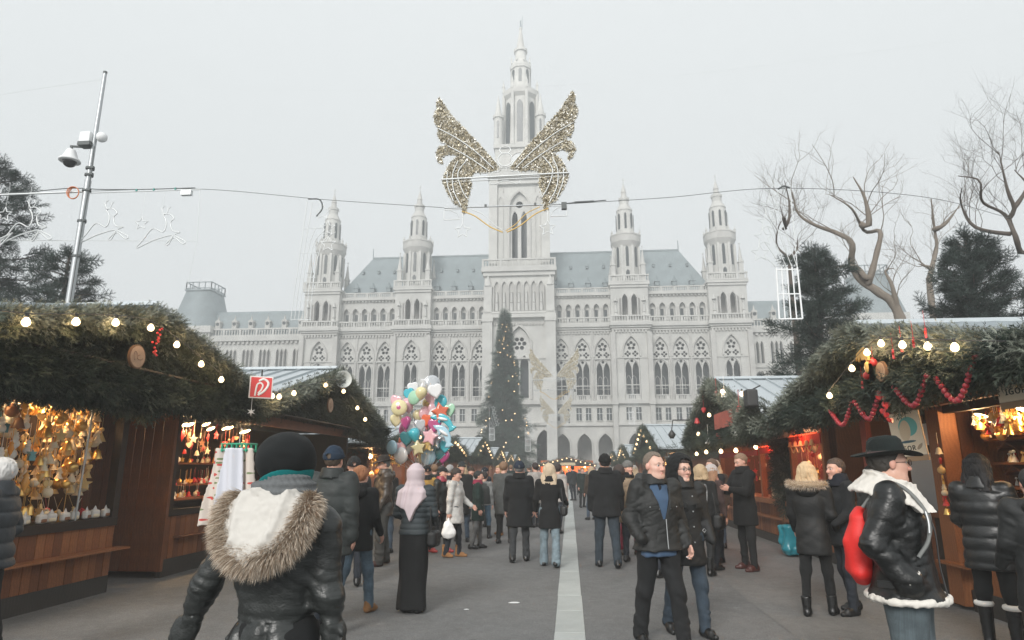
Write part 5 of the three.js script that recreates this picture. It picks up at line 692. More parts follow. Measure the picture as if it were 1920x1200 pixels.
  if (ht?.t === 'fedora') {
    const cr = lathe([[0.0, 0.118], [0.04, 0.122], [0.07, 0.112], [0.084, 0.09], [0.092, 0.04], [0.098, 0.0], [0.12, -0.004], [0.15, -0.004], [0.172, 0.002], [0.173, 0.006], [0.15, 0.002], [0.115, 0.004]], 48), p = cr.attributes.position;
    for (let i = 0; i < p.count; i++) { let x = p.getX(i), y = p.getY(i), z = p.getZ(i), r = Math.hypot(x, z); if (y > 0.05) { y -= 0.03 * Math.exp(-((x / 0.03) ** 2)) * sm(0.05, 0.12, y); x *= 1 - 0.2 * sm(0.04, 0.12, y) * sm(0, 0.09, z); } if (r > 0.1) { const q = (r - 0.1) / 0.072; y += q * (0.022 * (x / r) ** 2 - 0.02 * (z / r > 0 ? (z / r) ** 2 : 0) * 1.0 - 0.004); } p.setXYZ(i, x, y, z * 1.16); }
    cr.computeVertexNormals(); const h = hm('hat', cr, F('wool', ht.c)); h.position.add(V(0, 0.052, -0.012).applyQuaternion(hq)); h.rotateX(-0.06); mk('hat_band', new THREE.CylinderGeometry(0.0955, 0.1, 0.018, 40, 1, true).scale(1, 1, 1.16).translate(0, 0.014, 0), std(ht.band || [0.05, 0.03, 0.03], 0.5), h); if (ht.buckle) mk('band_buckle', bx(0.004, 0.012, 0.012, -0.062, 0.016, 0.095), M.galv, h);
  }
  if (ht?.t === 'cap') hm('cap', nets((x, y, z) => { let d = smax(dEll(x, y, z, [0, 0.055, -0.01], [0.095, 0.078, 0.118]), 0.042 - y, 0.01); return smin(d, smax(dEll(x, y, z, [0, 0.042, 0.085], [0.075, 0.012, 0.07]), 0.01 - z, 0.01), 0.01); }, [-0.13, -0.02, -0.15], [0.13, 0.16, 0.18], Math.max(0.006, hcell)), F('wool', ht.c));
  // trousers or skirt
  const tm = o.trouser || {}, tr2 = tm.r || 1;
  const legB = (l) => [bone([l[0][0], l[0][1], l[0][2]], l[1], 0.098 * tr2 * g, 0.07 * tr2), bone(l[1], [l[2][0], l[2][1] - (tm.drop ?? 0.015), l[2][2]], 0.068 * tr2, (tm.hem || 0.056))];
  if (o.skirt) { const k = o.skirt; mk('skirt', nets((x, y, z) => { const n = 0.016 * ridge(x * 11, y * 1.6, z * 11) * sm(0.9, 0.3, y - dy); return rings([[k.hem, k.rx, k.rz, k.cz || 0], [0.45, k.rx * 0.95, k.rz * 0.98, 0], [0.75, 0.185, 0.15], [0.92 + dy, 0.185, 0.14], [1.08 + dy, 0.15, 0.11]], x, y, z, 2.1) + n; }, [-0.35, -0.02, -0.35], [0.35, 1.1, 0.35], c), F('wool', k.c), root); }
  else { const TB = [bone([-0.06, 0.96 + dy, 0], [0.06, 0.96 + dy, 0], 0.125 * g), ...legB(ll), ...legB(lr)], yA = Math.min(ll[2][1], lr[2][1]), fk = tm.fold ?? 0.007; mk('trousers', nets((x, y, z) => { let d = 1; for (let i = 0; i < 5; i++) d = smin(d, dBone(x, y, z, TB[i]), i > 2 && x * 1 < 0 ? 0.012 : 0.03); d = smin(smin(dBone(x, y, z, TB[0]), smin(dBone(x, y, z, TB[1]), dBone(x, y, z, TB[2]), 0.05), 0.05), smin(dBone(x, y, z, TB[3]), dBone(x, y, z, TB[4]), 0.05), 0.02); return d + fk * ridge(x * 7, y * (y < 0.25 ? 17 : 9) + x * 6, z * 7); }, [-0.5, 0.02, -0.75], [0.5, 1.12 + dy, 0.75], c), F(tm.k || 'denim', tm.c || COL.dk), root); }
  // shoes
  const sh = o.shoes || {}; for (const l of [ll, lr]) { const m = mk(sh.n || 'shoe', shoe(sh.shaft ?? 0.03, sh.heel || 0, Math.max(0.009, c * 0.6)), F(sh.k || 'leather', sh.c || COL.black), root); m.position.set(...l[2]); m.rotation.order = 'YXZ'; m.rotation.set(Math.max(0, -l[3] * 0.9 - 0.05) * (l[2][1] > 0.1 ? 1 : 0), (l === ll ? 1 : -1) * 0.12, 0); }
  // coat
  const ct = o.coat; if (ct) {
    const hem = ct.hem ?? 0.8, w = ct.waist ?? 1, fl = ct.flare ?? 1, G = g * (ct.bulk || 1), R = [[hem + dy, 0.2 * fl * G, 0.155 * fl * G, 0.0], [0.93 + dy, 0.19 * G, 0.145 * G, 0], [1.1 + dy, 0.178 * w * G, 0.132 * w * G, 0.004], [1.27 + dy, 0.192 * G, 0.14 * G, 0], [1.39 + dy, 0.17 * G, 0.115 * G, -0.01], [1.465 + dy, 0.1, 0.09, -0.018], [1.5 + dy, 0.082, 0.078, -0.02]];
    if (hem > 0.9) R.splice(1, 1); const sr = (ct.sleeve || 1) * Math.sqrt(g), SB = [[al, 1], [ar, -1]].flatMap(([a, sg]) => [bone(bend([sg * 0.06, 1.44 + dy, -0.015]), a[0], 0.06, 0.066 * sr), bone(a[0], a[1], 0.07 * sr, 0.058 * sr), bone(a[1], a[2], 0.057 * sr, (ct.cuff || 0.043) * sr)]);
    const am = ct.fold ?? 0.008, q = ct.quilt, qa = ct.quiltA ?? 0.012, tl = Math.tan(lean), cc = ct.cell || c;
    const fld = (x, y, z) => { const z0 = z - tl * Math.max(0, y - 0.95); let d = rings(R, x, y, z0, 2.35); let e = 1; for (const b of SB) e = smin(e, dBone(x, y, z, b), 0.03); d = smin(d, e, 0.05); if (q) d -= qa * (Math.abs(Math.sin((y - (ct.q0 || 0)) * Math.PI / q)) ** 0.6 - 0.5); if (am) { const wq = 2.2 * vnoise(x * 5, y * 5, z * 5); d += am * (ridge(x * 6 + y * 2, y * 7 + x * 4, z * 6) * 0.5 + (0.8 - 1.5 * Math.pow(Math.abs(2 * vnoise(x * 11 + wq, y * 23 + wq - x * 7, z * 11) - 1), 0.6)) * (e < 0.03 ? 0.75 : 0.4)); } if (ct.crinkle) d += ct.crinkle * (1 - 2 * Math.pow(Math.abs(2 * vnoise(x * 26 + 4 * vnoise(x * 7, y * 7, z * 7), y * 34 + x * 12, z * 26) - 1), 0.7)); if (ct.f) d = ct.f(d, x, y, z0, dy); return d; };
    const coat = mk(ct.n || 'coat', nets(fld, [-0.75, hem - 0.06, -0.6], [0.75, 1.58 + dy, 0.7], cc, 1.5), F(ct.k || 'wool', ct.c), root); J.coat = coat; J.coatField = fld;
    if (ct.collar) mk('collar', nets((x, y, z) => { const r = Math.hypot(x / 1.05, (z + 0.012) / 1.0); return Math.max(Math.abs(r - 0.088 - (1.54 + dy - y) * 0.25) - 0.014, Math.abs(y - 1.505 - dy) - 0.05 * ct.collar) - 0.006 + 0.004 * vnoise(x * 30, y * 30, z * 30); }, [-0.2, 1.38 + dy, -0.2], [0.2, 1.64 + dy, 0.2], Math.min(cc, 0.014)), F(ct.k || 'wool', ct.collarC || ct.c), root);
    if (ct.hood) mk('hood', nets((x, y, z) => { const d = dEll(x, y, z, [0, 1.44 + dy, -0.12], [0.15, 0.1, 0.075]); return smax(d, -dEll(x, y, z, [0, 1.54 + dy, -0.08], [0.1, 0.09, 0.07]), 0.02) + 0.006 * ridge(x * 12, y * 18, z * 12); }, [-0.22, 1.28 + dy, -0.26], [0.22, 1.62 + dy, 0.05], Math.min(cc, 0.016)), F(ct.k || 'wool', ct.hoodC || ct.c), root);
  }
  o.extra?.(root, J, hm); return root;
}
function furRing(name, parent, mat, curvePts, closed, n, len, r, dirF, colors) { // many thin hairs round a line
  const C = curve(curvePts, closed), pos = [], col = [];
  for (let i = 0; i < n; i++) { const t = rnd(), p = C.getPointAt(t), tg = C.getTangentAt(t), a = rr(0, 6.283), u = Math.abs(tg.y) > 0.9 ? V(1, 0, 0) : V(0, 1, 0), s1 = tg.clone().cross(u).normalize(), s2 = tg.clone().cross(s1), nrm = s1.multiplyScalar(Math.cos(a)).addScaledVector(s2, Math.sin(a)); const b = p.clone().addScaledVector(nrm, r * rr(0.3, 1)), d = nrm.clone().multiplyScalar(0.8).add(dirF(p, t)).add(V(rr(-0.3, 0.3), rr(-0.3, 0.3), rr(-0.3, 0.3))).normalize(), L = len * rr(0.6, 1.25), w = d.clone().cross(V(rr(-1, 1), rr(-1, 1), rr(-1, 1))).normalize().multiplyScalar(len * 0.018), e = b.clone().addScaledVector(d, L); e.y -= L * 0.15; const m = b.clone().lerp(e, 0.5); m.y += L * 0.05; const c = colors(rnd());
    for (const q of [b.clone().add(w), b.clone().sub(w), m.clone().add(w), b.clone().sub(w), m.clone().sub(w), m.clone().add(w), m.clone().add(w), m.clone().sub(w), e]) { pos.push(q.x, q.y, q.z); col.push(...c); } }
  const g = new THREE.BufferGeometry(); g.setAttribute('position', new THREE.Float32BufferAttribute(pos, 3)); g.setAttribute('color', new THREE.Float32BufferAttribute(col, 3)); g.computeVertexNormals(); const m = mk(name, g, mat, parent); m.userData.kind = 'stuff'; return m;
}
const furMat = std([1, 1, 1], 0.8, { vertexColors: true, side: THREE.DoubleSide });
const furCol = (t) => t < 0.28 ? [0.27, 0.19, 0.13] : t < 0.62 ? [0.5, 0.4, 0.3] : [0.68, 0.6, 0.5];
function bag(parent, pos, w, h, d, mat, strap) { const b = grp('handbag', parent, pos); mk('bag_body', new RoundedBoxGeometry(w, h, d, 3, Math.min(w, h, d) * 0.4), mat, b); mk('strap', tube(strap, 0.009, 24, 5), mat, b); mk('clasp', bx(0.03, 0.02, 0.012, w * 0.0, h * 0.25, d / 2 + 0.004), M.galv, b); return b; }
const glasses = (hm, dark) => { hm('glasses', mg([...[1, -1].map((k) => new THREE.TorusGeometry(0.021, 0.0022, 5, 20).scale(1.15, 0.8, 1).translate(k * 0.031, 0.004, 0.106)), bar([-0.008, 0.008, 0.107], [0.008, 0.008, 0.107], 0.002, 5), ...[1, -1].map((k) => bar([k * 0.055, 0.008, 0.102], [k * 0.082, 0.004, -0.005], 0.002, 5))]), M.blackMetal); hm('lens', mg([1, -1].map((k) => new THREE.CircleGeometry(0.021, 16).scale(1.15, 0.8, 1).translate(k * 0.031, 0.004, 0.106))), new THREE.MeshPhysicalMaterial({ transmission: 1, thickness: 0, roughness: 0.05, color: new THREE.Color(dark ? 0.7 : 0.9, dark ? 0.7 : 0.9, dark ? 0.72 : 0.9) })); };

// --- woman walking away, closest to the camera
person({ label: 'woman seen from behind in a dark coat with a fur-trimmed white hood', x: -1.22, z: -2.8, face: 172, h: 1.73, cell: 0.012, face1: 0.006, turn: -14, girth: 1.04,
  legs: { l: [14, 6], r: [-12, 12] }, arms: { r: [2, 9, 10, 2], l: [-4, 30, 14, 4] }, curl: { l: 0.5 }, hcell: 0.007,
  trouser: { c: COL.black, k: 'wool' }, shoes: { shaft: 0.2, n: 'boot' }, hair: { style: 'short', c: [0.06, 0.04, 0.03] },
  coat: { n: 'parka', k: 'leather', crinkle: 0.002, c: [0.05, 0.056, 0.054], hem: 0.55, flare: 1.12, waist: 0.93, fold: 0.011, cell: 0.0095, sleeve: 1.1, cuff: 0.05, f: (d, x, y, z, dy) => d + 0.012 * Math.exp(-((y - 1.06 - dy) ** 2) / 0.0004) + (y < 1.05 + dy ? 0.012 * ridge(x * 16, y * 2.2, z * 16) * sm(0.6, 1.0, y) : 0) },
  extra(root, J, hm) {
    hm('fleece_hat', nets((x, y, z) => { let d = dEll(x, y, z, [0, 0.066, -0.02], [0.112, 0.115, 0.134]) - 0.006 * vnoise(x * 14, y * 14, z * 14) - 0.004 * ridge(x * 9, y * 16, z * 9); return smax(d, -0.028 - 0.42 * x + z * 0.1 - y, 0.012); }, [-0.16, -0.14, -0.19], [0.16, 0.22, 0.16], 0.006), F('wool', [0.012, 0.016, 0.017]));
    hm('teal_band', nets((x, y, z) => { let d = dEll(x, y, z, [0.0, 0.03, -0.018], [0.108, 0.125, 0.13]) - 0.002 * vnoise(x * 20, y * 20, z * 20); d = Math.max(d, -(dEll(x, y, z, [0.0, 0.02, -0.018], [0.09, 0.11, 0.112]))); return smax(smax(d, y - (0.0 - 0.42 * x), 0.006), -0.082 + 0.1 * x + 0.1 * z - y, 0.01); }, [-0.15, -0.16, -0.18], [0.15, 0.2, 0.15], 0.006), F('wool', [0.0, 0.22, 0.22]));
    const dy = J.dy, sc = mk('knit_scarf', nets((x, y, z) => { const a = Math.atan2(x, z), r = Math.hypot(x, z + 0.015); return Math.hypot((r - 0.098) * 1.2, (y - 1.552 - dy - 0.012 * Math.sin(a * 2)) * 0.8) - 0.05 - 0.006 * Math.abs(Math.sin(a * 17 + y * 70)) - 0.004 * Math.sin(y * 200); }, [-0.2, 1.44 + dy, -0.2], [0.2, 1.62 + dy, 0.2], 0.006), F('wool', [0.17, 0.18, 0.185]), root);
    // hood thrown back: pile lining framed by long fur
    const U = (t) => { const a = Math.PI * t; return [Math.cos(a) * (0.178 - 0.015 * Math.sin(a)), 1.49 + dy - Math.sin(a) ** 0.8 * 0.185, -0.125 - Math.sin(a) * 0.085]; };
    mk('hood_lining', nets((x, y, z) => { const yy = (1.56 + dy - y) / 0.245, w = 0.152 * Math.sqrt(Math.max(0, 1 - Math.max(0, yy) ** 2.4)) - 0.004, zc = -0.102 - 0.108 * clamp(yy) + 1.2 * x * x; const e = Math.max(Math.abs(x) - w, y - 1.535 - dy + 1.4 * x * x - 0.012 * Math.sin(x * 30), Math.abs(z - zc) - 0.03, yy > 1 ? (yy - 1) * 0.245 : -1); const rim = 0.014 * Math.exp(-((Math.abs(x) - w * 0.68) ** 2 + (yy > 0.72 ? (yy - 0.72) ** 2 * 0.05 : 0)) / 0.0004); return e * 0.8 - 0.016 - rim - 0.011 * vnoise(x * 36, y * 36, z * 36) - 0.007 * vnoise(x * 85, y * 85, z * 85); }, [-0.28, 1.15 + dy, -0.36], [0.28, 1.6 + dy, 0.02], 0.007, 1.9), std([0.50, 0.48, 0.445], 0.95), root);
    const pts = []; for (let i = 0; i <= 10; i++) pts.push(U(i / 10)); pts.unshift([0.165, 1.53 + dy, -0.06]); pts.push([-0.165, 1.53 + dy, -0.06]);
    mk('fur_base', tube(pts, 0.035, 40, 8), std([0.3, 0.21, 0.14], 0.95), root);
    furRing('fur_trim', root, furMat, pts, false, 30000, 0.052, 0.038, (p) => V(p.x * 2.2, -0.35 - (p.y < 1.3 + dy ? 0.8 : 0), -0.55), furCol);
  } });
// --- man in the black hat and shearling jacket
person({ label: 'man in a wide black hat and leather shearling jacket with a red backpack', x: 2.0, z: -4.35, face: 62, turn: 24, h: 1.78, cell: 0.012, face1: 0.005, girth: 1.16, jowl: 1, skin: 0, lean: -2,
  legs: { l: [3, 2, 4], r: [-2, 2, 4] }, arms: { r: [-22, 16, 62, 26], l: [-18, 16, 62, 26] }, hcell: 0.008, nohand: 'lr', hair: { style: 'short', c: [0.04, 0.035, 0.03] }, hat: { t: 'fedora', c: [0.012, 0.022, 0.02], band: [0.07, 0.04, 0.04], buckle: 1 },
  trouser: { c: [0.10, 0.13, 0.145], k: 'denim', r: 1.2, hem: 0.08 }, shoes: { c: COL.black },
  coat: { n: 'leather_jacket', crinkle: 0.0018, k: 'leather', c: [0.014, 0.016, 0.016], hem: 0.86, flare: 1.1, bulk: 1.06, fold: 0.012, cell: 0.0095, sleeve: 1.2, cuff: 0.06 },
  extra(root, J, hm) {
    glasses(hm, true); const dy = J.dy, pile = std([0.62, 0.59, 0.54], 0.95), pn = (x, y, z) => 0.012 * vnoise(x * 38, y * 38, z * 38) + 0.006 * vnoise(x * 90, y * 90, z * 90);
    // shearling collar: two wings folded down from the neck
    mk('shearling_collar', nets((x, y, z) => { const a = Math.atan2(x, z), r = Math.hypot(x, (z + 0.015) * 0.95), drop = 0.042 + 0.045 * Math.exp(-((Math.abs(a) - 0.55) ** 2) / 0.2), yt = 1.52 + dy - 0.045 * Math.cos(a), t = clamp((yt - y) / (drop * 2)); let d = Math.max(Math.abs(r - 0.088 - 0.09 * t) - 0.021, y - yt, yt - drop * 1.9 - y) * 0.8 - 0.01; d = Math.max(d, 0.26 - Math.abs(a)); return d - pn(x, y, z); }, [-0.28, 1.34 + dy, -0.26], [0.28, 1.66 + dy, 0.28], 0.007, 1.8), pile, root);
    mk('shearling_hem', nets((x, y, z) => { const q = Math.hypot(x / 0.252, z / 0.204); return Math.hypot((q - 1) * 0.2, (y - 0.862 - dy) * 0.95) - 0.012 - pn(x, y, z); }, [-0.33, 0.8, -0.3], [0.33, 0.93, 0.3], 0.008), pile, root);
    for (const a of [J.al, J.ar]) { const d = V(...a[2]).sub(V(...a[1])).normalize(), m = mk('shearling_cuff', new THREE.TorusGeometry(0.052, 0.024, 10, 24), pile, root); m.position.set(...a[2]).addScaledVector(d, -0.005); m.quaternion.setFromUnitVectors(V(0, 0, 1), d); }
    mk('side_buckle', mg([bx(0.006, 0.045, 0.05, -0.238, 0.95 + dy, 0.02)]), M.galv, root); mk('waist_strap', new RoundedBoxGeometry(0.01, 0.04, 0.18, 2, 0.004).translate(-0.236, 0.95 + dy, -0.04), F('leather', COL.black), root);
    mk('zip', tube([[0.01, 1.42 + dy, 0.125], [0.0, 1.25 + dy, 0.178], [0, 1.05 + dy, 0.182], [0, 0.88 + dy, 0.2]], 0.005, 16, 5), M.cableDark0, root);
    const bp = thing('backpack', 'bright red backpack on the back of the man in the black hat', 'backpack', root.position.toArray()); bp.rotation.y = root.rotation.y; bp.scale.copy(root.scale);
    mk('pack_body', nets((x, y, z) => { const d = rings([[0.9 + dy, 0.07, 0.05, -0.225], [0.99 + dy, 0.13, 0.085, -0.225], [1.15 + dy, 0.14, 0.095, -0.225], [1.3 + dy, 0.125, 0.07, -0.205], [1.37 + dy, 0.08, 0.04, -0.19]], x, y, z, 2.6); return d + 0.012 * ridge(x * 9, y * 8 + x * 5, z * 9); }, [-0.3, 0.82, -0.45], [0.3, 1.45 + dy, -0.08], 0.011), std([0.66, 0.022, 0.018], 0.6, { bumpMap: rep(TX.leather, 6), bumpScale: 0.001 }), bp);
    const sg = std([0.16, 0.165, 0.16], 0.8); for (const k of [1, -1]) { const st = mk('shoulder_strap', mg([0, 1, 2].map((i) => tube([[k * 0.12, 1.36 + dy, -0.17], [k * 0.135, 1.5 + dy, -0.05], [k * 0.14, 1.475 + dy, 0.06], [k * 0.15, 1.34 + dy, 0.152], [k * 0.17, 1.2 + dy, 0.15], [k * 0.2, 1.1 + dy, 0.09]].map((p) => [p[0] + (i - 1) * 0.013, p[1] + 0.006, p[2]]), 0.011, 36, 6))), sg, bp); }
    mk('drawcord', tube([[-0.165, 1.36 + dy, 0.15], [-0.2, 1.3 + dy, 0.16], [-0.21, 1.24 + dy, 0.158]], 0.004, 20, 5), M.white, bp); 
  } });
// --- smoking couple
person({ label: 'man with short fair hair in a dark jacket over a blue shirt, smoking', x: 0.84, z: -6.75, face: 22, h: 1.79, cell: 0.012, face1: 0.005, girth: 1.12, jowl: 1, wide: 1.08, turn: 14, skin: 1,
  legs: { l: [13, 4, 3], r: [-9, 6, 3] }, arms: { r: [-8, 17, 50, 24], l: [3, 10, 20, 4] }, nohand: 'r', curl: { l: 0.75 }, hcell: 0.006, hair: { style: 'short', c: [0.15, 0.12, 0.095], line: 0.084, recede: 0.02 },
  trouser: { c: [0.02, 0.022, 0.024], k: 'wool', r: 1.14, hem: 0.075, fold: 0.011 }, shoes: { c: COL.black },
  coat: { n: 'jacket', crinkle: 0.0018, k: 'nylon', c: [0.026, 0.029, 0.028], hem: 0.85, flare: 1.06, bulk: 1.05, fold: 0.011, cell: 0.0095, sleeve: 1.16, collar: 0.9, f: (d, x, y, z, dy) => { const v = Math.max(Math.abs(x) - 0.012 - 0.30 * Math.max(0, y - 1.14 - dy), 0.06 - z); return smax(d, -Math.max(v, 1.14 + dy - y) - 0.0, 0.006); } },
  extra(root, J, hm) {
    const dy = J.dy; mk('blue_shirt', nets((x, y, z) => { let d = rings([[0.8 + dy, 0.205, 0.16], [0.95 + dy, 0.2, 0.15], [1.15 + dy, 0.185, 0.142, 0.004], [1.3 + dy, 0.19, 0.14], [1.42 + dy, 0.12, 0.1], [1.5 + dy, 0.082, 0.08, -0.006], [1.54 + dy, 0.078, 0.078, -0.012]], x, y, z, 2.3); d = smax(d, -Math.max(Math.abs(x) - 0.26 * Math.max(0, y - 1.4 - dy), 0.03 - z, 1.4 + dy - y), 0.004); return d + 0.005 * ridge(x * 12, y * 9, z * 12); }, [-0.3, 0.75, -0.25], [0.3, 1.6 + dy, 0.28], 0.009), std([0.045, 0.085, 0.15], 0.85, { bumpMap: rep(TX.cloth, 10), bumpScale: 0.001 }), root);
    mk('undershirt', nets((x, y, z) => dEll(x, y, z, [0, 1.43 + dy, 0.045], [0.03, 0.05, 0.06]), [-0.1, 1.35 + dy, -0.05], [0.1, 1.5 + dy, 0.14], 0.01), F('wool', COL.navy), root);
    mk('zip', tube([[0.012, 1.14 + dy, 0.16], [0.012, 1.0 + dy, 0.168], [0.012, 0.87 + dy, 0.178]], 0.005, 12, 5), M.galv, root);
    for (const k of [1, -1]) { mk('pocket_flap', new RoundedBoxGeometry(0.1, 0.035, 0.014, 2, 0.005).rotateZ(k * -0.18).rotateY(k * 0.42).translate(k * 0.1, 1.24 + dy, 0.148), F('nylon', [0.022, 0.025, 0.024]), root); mk('stud', mg([sph(0.006, k * 0.06, 1.235 + dy, 0.168, 8, 6), sph(0.006, k * 0.14, 1.25 + dy, 0.142, 8, 6)]), M.galv, root); }
    const h = V(...J.al[2]), c = thing('cigarette', 'lit white cigarette in the hand of the man in the blue shirt', 'cigarette', root.localToWorld(h.clone().add(V(-0.02, -0.13, 0.05))).toArray()); c.rotation.set(0.6, 0.3, 0.9); mk('paper', cyl(0.0042, 0.0042, 0.05, 8), M.white, c); mk('filter', cyl(0.0043, 0.0043, 0.02, 8, 0, -0.02, 0), std([0.55, 0.3, 0.12], 0.8), c);
  } });
person({ label: 'woman with glasses and dark hood in black parka beside the blue-shirted man', x: 1.17, z: -7.15, face: 20, h: 1.74, cell: 0.013, face1: 0.006, turn: 4, skin: 1, girth: 1.02,
  legs: { l: [8, 4], r: [-12, 8] }, arms: { r: [2, 8, 30, 10], l: [2, 9, 28, 8] }, nohand: 'lr', trouser: { c: [0.055, 0.085, 0.12], r: 1.05, hem: 0.06 }, shoes: { c: COL.black, shaft: 0.1 }, hair: { style: 'long', c: [0.03, 0.02, 0.018], len: 0.2, line: 0.07 },
  coat: { n: 'parka', k: 'nylon', c: [0.02, 0.023, 0.024], hem: 0.68, flare: 1.05, waist: 0.95, fold: 0.01, collar: 1.2, sleeve: 1.1, cell: 0.011 },
  extra(root, J, hm) { glasses(hm); hm('hood', nets((x, y, z) => { let d = dEll(x, y, z, [0, 0.03, -0.045], [0.128, 0.145, 0.15]); d = smin(d, dEll(x, y, z, [0, -0.1, -0.06], [0.15, 0.12, 0.13]), 0.06); return smax(d, -dEll(x, y, z, [0, -0.02, 0.04], [0.1, 0.145, 0.16]), 0.02) - 0.012 * vnoise(x * 40, y * 40, z * 40); }, [-0.2, -0.25, -0.23], [0.2, 0.2, 0.15], 0.009), F('wool', [0.014, 0.016, 0.017])); const dy = J.dy; for (let i = 0; i < 4; i++) mk('snap', sph(0.008, 0.02, 1.36 - i * 0.15 + dy, 0.158, 8, 6), M.galv, root); mk('belt_buckle', new THREE.TorusGeometry(0.02, 0.004, 5, 4).translate(0.15, 1.02 + dy, 0.13), M.galv, root); for (const k of [1, -1]) mk('pocket_flap', new RoundedBoxGeometry(0.11, 0.05, 0.014, 2, 0.005).rotateY(k * 0.4).translate(k * 0.1, 1.27 + dy, 0.15), F('nylon', [0.017, 0.02, 0.021]), root); } });
// --- woman in the pale headscarf
person({ label: 'woman in a pale pink headscarf, dark puffer jacket and long black skirt', x: -1.86, z: -8.0, face: 172, h: 1.67, cell: 0.014, face1: 0.01, legs: { l: [1, 1, 0], r: [-1, 1, 0] }, arms: { r: [10, 9, 50, 20], l: [12, 14, 60, 20] }, nohand: 'lr', skirt: { hem: 0.035, rx: 0.19, rz: 0.165, c: [0.012, 0.013, 0.014] }, shoes: { c: COL.black },
  coat: { n: 'puffer_jacket', k: 'nylon', c: [0.045, 0.062, 0.07], hem: 0.9, quilt: 0.065, quiltA: 0.009, fold: 0.003, waist: 0.93, sleeve: 1.05, cell: 0.009 },
  extra(root, J, hm) {
    const dy = J.dy, hemY = (x) => dy + (x > 0.06 ? 1.2 + (x - 0.06) * 0.35 : x > -0.06 ? lerp(1.06, 1.2, Math.abs(x) / 0.06) : 1.2 + (-0.06 - x) * 1.35);
    mk('headscarf', nets((x, y, z) => { let d = dEll(x, y, z, [0, 1.645 + dy, -0.008], [0.104, 0.128, 0.122]); const n = 0.014 * ridge(x * 12 + y * 1.2, y * 1.4, z * 12) * sm(1.6, 1.4, y - dy); const r = rings([[1.02 + dy, 0.222, 0.172, -0.035], [1.25 + dy, 0.232, 0.17, -0.03], [1.4 + dy, 0.21, 0.15, -0.02], [1.5 + dy, 0.13, 0.125, -0.015], [1.58 + dy, 0.1, 0.112, -0.012], [1.68 + dy, 0.098, 0.112, -0.01]], x, y, z, 2.1); d = smin(d, r, 0.05) + n; d = smax(d, hemY(x) - y, 0.012); return smax(d, -dEll(x, y, z, [0, 1.6 + dy, 0.13], [0.06, 0.085, 0.08]), 0.01); }, [-0.34, 0.98 + dy, -0.3], [0.34, 1.82 + dy, 0.25], 0.009, 1.7), std([0.50, 0.42, 0.44], 0.9, { bumpMap: rep(TX.cloth, 10), bumpScale: 0.001 }), root);
    bag(root, [-0.25, 0.86, 0.02], 0.13, 0.2, 0.24, F('leather', COL.black), [[0, 0.06, 0.09], [0.02, 0.3, 0.06], [0.06, 0.55, 0.0], [0.02, 0.3, -0.08], [0, 0.06, -0.1]]);
  } });
// --- the group on the left
person({ label: 'person in a navy beanie and grey-green padded jacket seen from behind', x: -2.52, z: -6.95, face: 176, h: 1.84, cell: 0.014, face1: 0.01, girth: 1.1, legs: { l: [8, 4], r: [-8, 8] }, hat: { t: 'beanie', c: [0.02, 0.045, 0.085] }, hair: { style: 'short', c: COL.brown }, trouser: { c: COL.dk }, shoes: { c: COL.black }, coat: { n: 'padded_jacket', k: 'nylon', c: [0.05, 0.062, 0.06], hem: 0.72, quilt: 0.16, quiltA: 0.01, fold: 0.008, sleeve: 1.22, collar: 1, bulk: 1.06 } });
person({ label: 'woman with a ginger bun in a black coat, blue jeans and tan boots', x: -2.5, z: -7.85, face: 170, h: 1.66, cell: 0.015, legs: { l: [-14, 14], r: [12, 4] }, arms: { l: [6, 8, 20], r: [4, 8, 30] }, hair: { style: 'bun', c: [0.28, 0.12, 0.055], vol: 0.004 }, trouser: { c: [0.11, 0.165, 0.215], hem: 0.055 }, shoes: { c: COL.tan, shaft: 0.12, n: 'boot', k: 'wool' }, coat: { k: 'wool', c: COL.black, hem: 0.74, fold: 0.006, hood: 1, collar: 1 } });
person({ label: 'person in a dark grey beanie behind the navy beanie', x: -3.2, z: -9.7, face: 200, h: 1.78, cell: 0.02, hat: { t: 'beanie', c: [0.03, 0.032, 0.035] }, coat: { c: [0.04, 0.044, 0.046], hem: 0.75, hood: 1 } });
person({ label: 'man in a brown felt hat and brown waxed jacket turned to the left', x: -3.3, z: -11.7, face: -60, h: 1.83, cell: 0.016, face1: 0.008, nod: 12, girth: 1.1, legs: { l: [6, 3, 4], r: [-6, 4, 4] }, arms: { l: [4, 8, 22], r: [6, 10, 40] }, hat: { t: 'fedora', c: [0.055, 0.045, 0.036] }, hair: { style: 'short', c: COL.grey }, trouser: { c: [0.085, 0.085, 0.08], k: 'wool', r: 1.25, hem: 0.085, fold: 0.013 }, shoes: { c: [0.07, 0.025, 0.02], shaft: 0.06 }, coat: { n: 'waxed_jacket', k: 'leather', c: [0.075, 0.058, 0.044], hem: 0.78, fold: 0.012, sleeve: 1.2, collar: 1, hood: 1 } });
person({ label: 'person in a yellow jacket with a dark hat behind the pale headscarf', x: -3.2, z: -14.8, face: 200, h: 1.68, cell: 0.022, hat: { t: 'beanie', c: COL.black }, trouser: { c: COL.char, k: 'wool' }, coat: { c: [0.50, 0.30, 0.075], hem: 0.75, collar: 1, collarC: COL.black } });
person({ label: 'man in a flat cap, leather jacket and red scarf facing right', x: -2.6, z: -13.5, face: 70, h: 1.66, cell: 0.018, legs: { l: [6, 3], r: [-8, 6] }, hat: { t: 'cap', c: [0.03, 0.032, 0.032] }, hair: { style: 'short', c: COL.char }, trouser: { c: COL.black, k: 'wool' }, shoes: { c: [0.45, 0.05, 0.05] }, coat: { k: 'leather', c: [0.03, 0.036, 0.032], hem: 0.82, fold: 0.012, sleeve: 1.15, collar: 1.1, collarC: [0.4, 0.04, 0.07] } });
